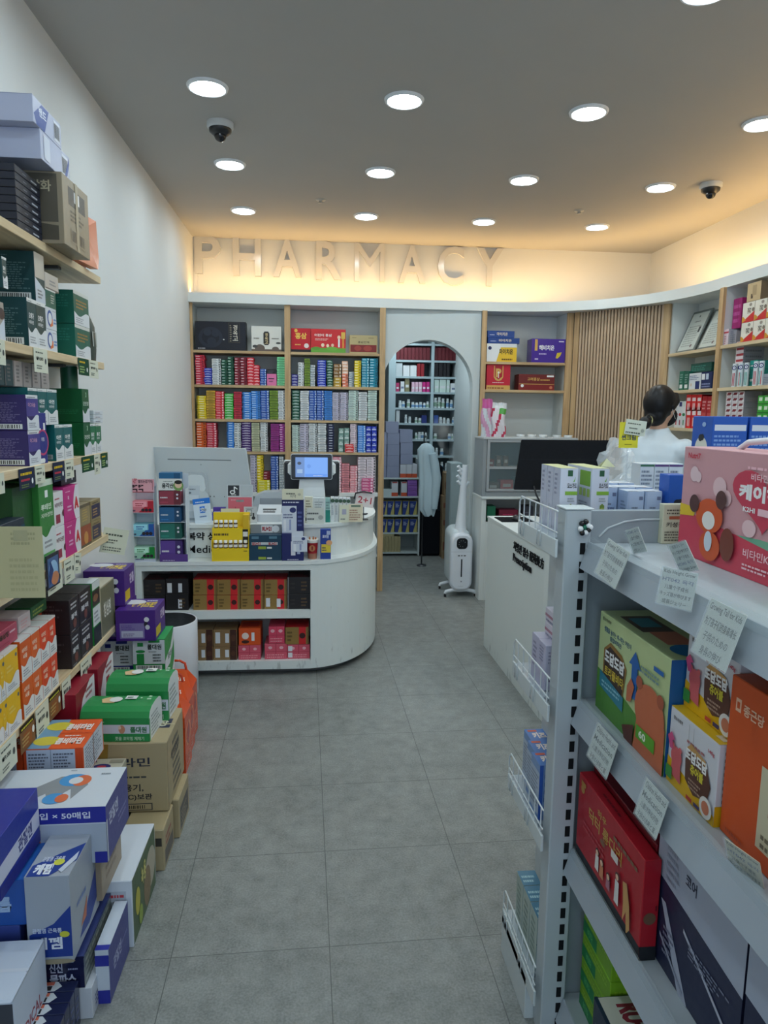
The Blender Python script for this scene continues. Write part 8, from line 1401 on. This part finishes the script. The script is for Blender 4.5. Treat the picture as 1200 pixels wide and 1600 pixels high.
DG_ = (190, 206, 150)
gb('vitamin_box', .637, 1.485, 1.163, .883, 1.108, .115, DG_, dF, [('r', 0, 0, 1, 1, (30, 96, 160))], 'large pale green children vitamin box with an orange bear shape', prT=[('r', .15, .2, .5, .8, (84, 66, 50)), ('r', .2, .3, .4, .7, (60, 130, 140)), ('r', .5, .3, .75, .8, (190, 120, 90)), ('e', .86, .5, .3, .3, (30, 110, 160))])
gb('vitamin_box', .754, 1.49, 1.2, .883, 1.112, .11, DG_, [], [('r', 0, 0, 1, 1, (30, 96, 160))], 'second pale green vitamin box standing behind the first', prT=[('r', .15, .2, .5, .8, (84, 66, 50)), ('r', .5, .3, .75, .8, (190, 120, 90)), ('e', .86, .5, .3, .3, (30, 110, 160))])
cF = [('p', [(0, 0), (1, 0), (1, .12), (.6, .22), (0, .34)], (226, 178, 20)), ('t', '함소아제약', .08, .86, .05, (70, 60, 60), .2, .02), ('r', .42, .70, .425, .95, (150, 150, 150)), ('r', .52, .70, .525, .95, (150, 150, 150)), ('w', .4, .72, .9, .78, 1, (170, 110, 110)), ('t', '140g', .82, .80, .06, (190, 60, 80), .12, .02),
      ('p', [(.42, .25), (.60, .14), (.86, .22), (.92, .42), (.80, .68), (.50, .70), (.40, .5)], (92, 56, 44)), ('p', [(.42, .66), (.80, .62), (.80, .68), (.50, .74)], (196, 150, 90)), ('t', '도담도담', .40, .52, .15, (244, 242, 240), .44, .05), ('t', '츄어블', .52, .38, .13, (216, 200, 60), .26, .04), ('w', .5, .2, .8, .34, 3, (180, 150, 130)),
      ('e', .22, .42, .13, .13, (206, 96, 100)), ('p', [(.12, .16), (.34, .12), (.32, .4), (.14, .4)], (206, 96, 100)), ('e', .14, .54, .04, .04, (206, 96, 100)), ('e', .30, .54, .04, .04, (206, 96, 100)), ('p', [(.02, .62), (.10, .70), (.18, .62), (.13, .6), (.15, .48), (.08, .48)], (206, 80, 130)), ('r', .02, .08, .16, .24, (60, 140, 60)), ('e', .88, .16, .13, .13, (224, 220, 214)), ('e', .88, .16, .08, .08, (200, 120, 90)), ('r', .5, .05, .62, .10, (190, 60, 50)), ('r', .66, .05, .78, .10, (60, 50, 100))]
cT = [('r', 0, 0, 1, 1, (226, 186, 40)), ('p', [(.3, .2), (.8, .3), (.7, .8), (.35, .7)], (120, 70, 40)), ('p', [(.2, .5), (.4, .9), (.5, .5)], (206, 100, 40)), ('r', .8, .1, .95, .5, (224, 206, 180))]
gb('chewable_box', .640, 1.158, 1.003, .883, 1.025, .11, (212, 212, 218), cF, [('w', .1, .2, .9, .95, 9, (110, 110, 120)), ('r', 0, 0, 1, .25, (226, 178, 20))], 'white and yellow chewable vitamin box, lower front one', prT=cT)
gb('chewable_box', .663, 1.158, 1.003, 1.026, 1.170, .11, (212, 212, 218), cF, [('r', .1, .3, .9, .7, (220, 190, 196)), ('w', .15, .35, .8, .65, 3, (170, 90, 110))], 'white and yellow chewable vitamin box, upper rear one', prT=cT)
OC = (206, 84, 34)
gb('herbal_gift_box', .648, .998, .77, .883, 1.146, .12, OC, [('r', .07, .80, .13, .88, (236, 190, 160)), ('r', .085, .82, .115, .86, OC), ('t', '종근당', .16, .80, .07, (236, 190, 160), .22, .03), ('r', .40, .12, 1, .60, (204, 196, 166)), ('t', '쌍화', .5, .46, .08, (60, 56, 40), .2, .03), ('t', '홍', .5, .30, .13, (190, 50, 50), None, .05), ('w', .45, .14, .9, .24, 2, (120, 110, 90)), ('w', .08, .04, .3, .08, 1, (176, 70, 30))], [('r', 0, 0, 1, 1, (176, 66, 26))], 'tall plain orange herbal box with cream panel at the photo edge')
gb('red_carton', .80, .995, .78, .883, 1.175, .14, (170, 36, 28), [], [], 'dark red carton behind the orange herbal box')
# third shelf
rF = [('r', 0, 0, 1, .14, (26, 30, 36)), ('t', '닥터 롱다리', .20, .62, .15, (196, 160, 80), .52, .02), ('t', '하우', .34, .80, .08, (196, 160, 80), .14, .02), ('e', .08, .86, .05, .05, (176, 130, 60)), ('r', .05, .90, .13, .95, (176, 130, 60)), ('w', .12, .45, .5, .56, 2, (190, 60, 70)), ('w', .6, .80, .95, .88, 1, (130, 96, 70))]
for i, (u, h_, c) in enumerate(((.38, .24, (226, 222, 216)), (.46, .20, (206, 130, 90)), (.57, .16, (170, 110, 130)), (.70, .34, (226, 222, 220)))): rF += [('p', [(u-.03, .22), (u+.03, .22), (u+.025, .22+h_*.7), (u-.025, .22+h_*.7)], c), ('e', u, .22+h_*.85, .045, .04, (70, 40, 36)), ('e', u, .22+h_*.82, .032, .03, (232, 190, 160))]
rF += [('p', [(.78, .55), (.83, .58), (.88, .40), (.90, .18), (.86, .10), (.84, .3), (.80, .16), (.80, .36)], (200, 150, 90)), ('r', .60, .62, .70, .70, (226, 216, 210)), ('e', .47, .62, .06, .03, (130, 90, 60))]
gb('ginseng_gift_box', .613, 1.495, 1.162,   .507, .716, .034, (172, 22, 38), rF, [('r', 0, 0, 1, .14, (26, 30, 36)), ('e', .5, .42, .06, .06, (110, 80, 60)), ('w', .8, .5, .9, .6, 1, (90, 20, 30))], 'bright red gift box with gold lettering and small figures', prT=[('w', .3, .4, .7, .7, 1, (120, 14, 26))])
gb('ginseng_gift_box', .649, 1.50, 1.19, .507, .728, .11, (120, 18, 32), [], [], 'dark red gift box standing behind the bright red one', prT=[('w', .5, .3, .8, .7, 2, (150, 80, 60))])
NVY = (34, 40, 70)
gb('health_gift_box', .65, 1.182, .905, .507, .776, .26, NVY, [('p', [(0, .62), (1, .56), (1, 1), (0, 1)], (170, 178, 196)), ('p', [(0, .60), (1, .28), (1, .56), (0, .66)], NVY), ('p', [(.08, .50), (.36, .0), (.48, 0), (.14, .50)], (176, 182, 200)), ('t', '코어', .36, .80, .09, (50, 56, 80), .13, .02), ('w', .12, .68, .3, .95, 5, (150, 158, 176)), ('p', [(.38, .50), (.86, .26), (.86, .23), (.38, .47)], (176, 182, 200)), ('w', .45, .36, .9, .46, 4, (120, 126, 150)), ('w', .14, .14, .3, .36, 5, (120, 126, 150)), ('p', [(.10, .26), (.42, .06), (.42, .03), (.10, .23)], (150, 156, 176))], [('r', 0, 0, 1, 1, (20, 24, 50)), ('w', .3, .3, .9, .5, 3, (50, 56, 84))], 'large navy and silver gift box with diagonal bands on the third shelf', prT=[('r', 0, 0, 1, 1, (160, 168, 184))])
gb('health_gift_box', .65, .90, .62, .507, .776, .26, NVY, [('p', [(0, .62), (1, .56), (1, 1), (0, 1)], (170, 178, 196))], [], 'second navy and silver gift box at the photo edge on the third shelf')
# bottom shelf
for k in range(4): gb('green_tea_box', .645, 1.497, 1.335, .105+k*.066, .105+(k+1)*.066-.001, .10, (120, 172, 30), [('r', 0, .0, .5, .5, (24, 130, 70)), ('t', '비타', .15, .1, .3, (90, 180, 110), .2, .04), ('w', .1, .6, .9, .9, 2, (150, 196, 60))], [('w', .1, .2, .9, .8, 2, (140, 186, 40))], 'bright green flat box, %s of four on the bottom shelf' % ORD[k])
gb('tablet_carton', .606, 1.33, 1.18, .114, .275, .13, (24, 44, 66), [('w', .1, .2, .5, .8, 3, (90, 110, 130))], [('r', .05, .1, .5, .9, (150, 160, 166)), ('w', .55, .2, .9, .8, 4, (60, 80, 100))], 'navy carton with a white top reading RU+21 on the bottom shelf', prT=[('r', .02, .02, .98, .98, (196, 196, 184)), ('t', 'RU+21', .15, .3, .4, (130, 36, 56), .7, .06), ('r', .0, .0, 1, .06, (24, 44, 66))])
# goods on the end shelves beyond the post
MO = [('r', .42, .88, .70, .97, (40, 90, 60)), ('t', '모스가드', .42, .70, .08, (40, 48, 44), .52, .03), ('r', .30, .60, 1, .655, (130, 176, 60)), ('w', .45, .5, .9, .57, 2, (150, 156, 160)), ('p', [(.52, .44), (.65, .47), (.78, .44), (.77, .32), (.65, .24), (.53, .32)], (116, 140, 60)), ('e', .66, .37, .04, .04, (160, 180, 90)), ('r', .55, .06, .72, .10, (60, 130, 70)), ('p', [(.72, .80), (.80, .84), (.86, .88), (.80, .80)], (110, 170, 50))]
for k in range(3): carton('repellent_box', .043, .046, .158, (206, 212, 226), {'F': MO, 'L': [('r', 0, 0, 1, 1, (196, 200, 218)), ('w', .2, .6, .6, .95, 5, (150, 154, 180)), ('r', .48, .35, .52, .42, (60, 60, 70))], 'T': [('r', 0, 0, 1, 1, (206, 208, 150))]}, (.590, 1.60+k*.0475, 1.2625), 0, 'white and green repellent box, %s one of the left column' % ['front', 'middle', 'rear'][k], 'box')
for k in range(2): carton('repellent_box', .043, .080, .158, (206, 212, 226), {'F': MO, 'L': [('r', .1, .72, .9, .95, (120, 166, 50)), ('r', .1, .56, .3, .68, (170, 200, 90)), ('r', .4, .56, .6, .68, (170, 200, 90)), ('r', .7, .56, .9, .68, (170, 200, 90)), ('w', .1, .1, .9, .5, 9, (150, 154, 170))], 'T': [('r', 0, 0, 1, 1, (206, 208, 150))]}, (.667, 1.60+k*.082, 1.2625), .02, 'white and green repellent box with a green printed side, %s one' % ['front', 'rear'][k], 'box')
PO = [('t', '폴리지마', .3, .42, .13, (50, 56, 110), .56, .04), ('w', .3, .6, .8, .68, 1, (120, 130, 150)), ('r', .7, .80, .92, .88, (110, 120, 150)), ('w', .28, .2, .85, .32, 2, (140, 156, 190)), ('r', .05, 0, .12, 1, (170, 190, 220))]
for k in range(5):
    for q in range(3 if k > 0 else 2):
        x = .756+(q if k == 0 else q-1)*.0445
        carton('allergy_box', .0425, .048, .104+.004*(k % 2), (180, 198, 226), {'F': PO, 'L': [('r', 0, 0, 1, 1, (166, 186, 214)), ('w', .3, .1, .9, .8, 9, (120, 140, 170))], 'T': [('r', 0, 0, 1, 1, (210, 216, 226)), ('r', 0, .0, .6, .06, (60, 50, 60))]}, (x, 1.60+k*.0505, 1.2625), 0, 'pale blue box, %s row, %s from left in the block before the pharmacist' % (NTH[k], NTH[q]), 'box', 'pale blue boxes in a block')
for k in range(3): carton('striped_box', .042, .06, .146, (214, 220, 226), {'F': [('r', 0, .94, 1, .98, [(60, 110, 80), (90, 60, 120), (90, 60, 120)][k]), ('w', .1, .5, .9, .9, 5, (130, 140, 156)), ('r', .1, .38, .3, .46, (40, 50, 70)), ('w', .1, .1, .9, .34, 3, (150, 160, 176))]}, (.996+.0435*k-(.045), 1.95, 1.2625), 0, 'white box with fine stripes, %s from left behind the pale blue block' % NTH[k], 'box')
PB = (28, 84, 176)
PND = lambda x, y, s: [('e', x, y, s, s*1.05, (222, 220, 206)), ('e', x-s*.5, y+s*.95, s*.32, s*.3, (26, 30, 40)), ('e', x+s*.35, y+s*1.0, s*.3, s*.28, (26, 30, 40))]
carton('panda_box', .045, .05, .145, PB, {'F': PND(.62, .35, .2)+[('r', .75, .86, .95, .92, (180, 190, 220))]}, (.852, 1.585, 1.2625), 0, 'small blue box with a pale round face beside the pale blue block', 'box')
for k in range(2): carton('panda_box', .088, .09, .284, PB, {'F': [('r', .06, .88, .96, .93, (214, 218, 226)), ('w', .06, .58, .96, .86, 8, (120, 156, 214)), ('r', 0, 0, 1, .5, (24, 76, 164))], 'L': PND(.5, .72, .10)+[('e', .6, .93, .03, .02, (150, 180, 220))]}, (.979+k*.094, 1.60, 1.2625), 0, 'big blue box with a panel of fine print, %s' % ['left one behind the pink gift box', 'right one at the photo edge'][k], 'box')
G('far_top', .7005, 1.566, 1.25, 1.35, 2.0, 1.262); G('far_top', .80, 2.0005, 1.25, 1.35, 2.3, 1.262)
# lilac and blue boxes on the lower end shelves
carton('eye_drop_box', .075, .055, .115, (196, 194, 214), {'F': [('t', '센트럼', .1, .2, .12, (70, 70, 90), .7, .02), ('w', .1, .6, .8, .9, 4, (150, 150, 176))], 'L': [('r', 0, 0, 1, 1, (188, 186, 210)), ('w', .2, .6, .8, .95, 5, (130, 130, 160)), ('r', .48, .0, .5, 1, (160, 160, 186))]}, (.602-.012, 1.60, .8725), 0, 'lilac upright box on the second end shelf behind the wire fence', 'box')
carton('eye_drop_box', .065, .055, .115, (196, 194, 214), {'F': [('w', .1, .6, .8, .9, 4, (150, 150, 176))], 'L': [('r', 0, 0, 1, 1, (188, 186, 210)), ('w', .2, .3, .8, .9, 6, (130, 130, 160))]}, (.587, 1.657, .8725), 0, 'lilac upright box, rear one on the second end shelf', 'box')
for k in range(2): carton('eye_drop_box', .05, .09, .036, (206, 200, 214), {'F': [('w', .1, .2, .9, .8, 2, (150, 130, 150))], 'L': [('r', 0, .4, 1, .6, (170, 120, 140)), ('w', .1, .1, .9, .35, 1, (130, 130, 160))]}, (.604, 1.60, .988+k*.037), 0, 'flat lilac box, %s one on the upright lilac box' % ['lower', 'upper'][k], 'box')
BB = (96, 140, 196)
for k in range(3): carton('children_box', .062, .07, .145-.004*k, (120, 152, 200), {'L': [('r', 0, .1, 1, .85, (176, 190, 210)), ('w', .1, .2, .9, .8, 9, (120, 130, 150))], 'F': [('r', 0, 0, .15, 1, (40, 80, 160)), ('w', .2, .2, .9, .9, 5, (80, 110, 170))], 'T': [('r', 0, 0, 1, 1, (70, 120, 190)), ('t', '키즈', .2, .2, .5, (236, 220, 210), .6, .06), ('r', .1, .75, .5, .9, (210, 90, 60))]}, (.575+.012*k, 1.575+k*.073, .5455), 0, 'blue box with colourful top on the third end shelf, %s one' % ['front', 'middle', 'rear'][k], 'box')
for k in range(3): carton('teal_box', .05, .06, .15, (150, 176, 180), {'F': [('w', .2, .2, .8, .8, 4, (90, 120, 126)), ('r', 0, .5, 1, .52, (90, 110, 120))], 'L': [('r', 0, 0, 1, 1, (170, 184, 176)), ('w', .2, .2, .8, .9, 6, (120, 140, 130))], 'T': [('r', 0, 0, 1, 1, (60, 120, 150)), ('w', .1, .2, .9, .8, 2, (160, 200, 210))]}, (.580, 1.57+k*.063, .1305), 0, 'pale teal box on the lowest end shelf, %s one' % ['front', 'middle', 'rear'][k], 'box')
# yellow sign, folded card and crumpled clear bag on the far top shelf
Ys = 1.93; a, b = atY(968, 676, Ys), atY(996, 700, Ys); c_, d_ = atY(967, 656, Ys-.004), atY(998, 680, Ys-.004)
r2 = empty('product_sign', ((a.x+b.x)/2, Ys, 1.2625), 0, 'small yellow sign with a cream handwritten card clipped over it', 'sign'); o_ = r2.location
mb = MB(); mb.box(a.x-o_.x, 0, b.z-o_.z, b.x-o_.x, .0015, c_.z-.006-o_.z, (226, 214, 60), 'matte'); draw(mb, (a.x-o_.x, 0, b.z-o_.z), (b.x-a.x, 0, 0), (0, 0, c_.z-.006-b.z), (0, -1, 0), [('t', '썬크림', .12, .30, .22, (60, 70, 90), .76, .03), ('w', .3, .12, .7, .18, 1, (140, 130, 40))], mat='matte'); mb.build('yellow_card', r2)
mb = MB(); mb.M = Matrix.Rotation(.12, 4, 'Y'); mb.box(c_.x-o_.x-.01, -.004, d_.z-o_.z, d_.x-o_.x-.01, -.0025, c_.z-o_.z, (216, 220, 200), 'matte'); draw(mb, (c_.x-o_.x-.01, -.004, d_.z-o_.z), (d_.x-c_.x, 0, 0), (0, 0, c_.z-d_.z), (0, -1, 0), [('w', .1, .7, .85, .85, 1, (100, 104, 90)), ('w', .2, .4, .6, .55, 1, (90, 94, 80)), ('w', .05, .1, .9, .28, 1, (100, 104, 90)), ('e', .85, .35, .12, .12, (170, 174, 160))], mat='matte'); mb.build('cream_card', r2)
mb = MB(); mb.tube([(0, .003, 0), (0, .003, b.z-o_.z+.02)], .003, 8, (206, 212, 216), 'clear'); mb.box(-.025, -.015, 0, .025, .02, .003, (206, 212, 216), 'clear'); mb.build('stand', r2)
def crumple(nm, x, y, Y, s, seed, label, col_=(226, 232, 236), sc3=(1, .6, .7)):
    rs = random.Random(seed); p = atY(x, y, Y); mb = MB(); mb.ball((0, 0, 0), s, 18, 12, col_, 'film', sc3)
    ph = [rs.uniform(0, 6) for _ in range(6)]
    mb.v = [v*(1+.22*sin(v.x/s*7+ph[0])*sin(v.z/s*6+ph[1])+.14*sin(v.y/s*11+ph[2]+v.x/s*9)) for v in mb.v]
    zmin = min(v.z for v in mb.v); mb.s = [False]*len(mb.s); o = mb.build(nm); o.location = (p.x, Y, 1.2625-zmin); return tag(o, label, 'plastic bag')
crumple('plastic_bag', 975, 735, 2.06, .066, 3, 'crumpled clear plastic bag beneath the yellow sign'); crumple('plastic_bag', 965, 722, 2.20, .075, 9, 'white crumpled plastic bag beside the black monitor edge', (236, 240, 242), (.8, .6, 1.15))
mb = MB(); p = atY(926, 722, 1.86); mb.face([(-.018, 0, 0), (.018, 0, 0), (0, .01, .02)], (206, 208, 170), 'matte'); mb.face([(-.018, .02, 0), (0, .01, .02), (.018, .02, 0)], (206, 208, 170), 'matte'); o = mb.build('folded_note'); o.location = (p.x, 1.80, 1.42); o.location = (.70, 1.64, 1.4215); tag(o, 'small folded cream note on top of the repellent boxes', 'note')
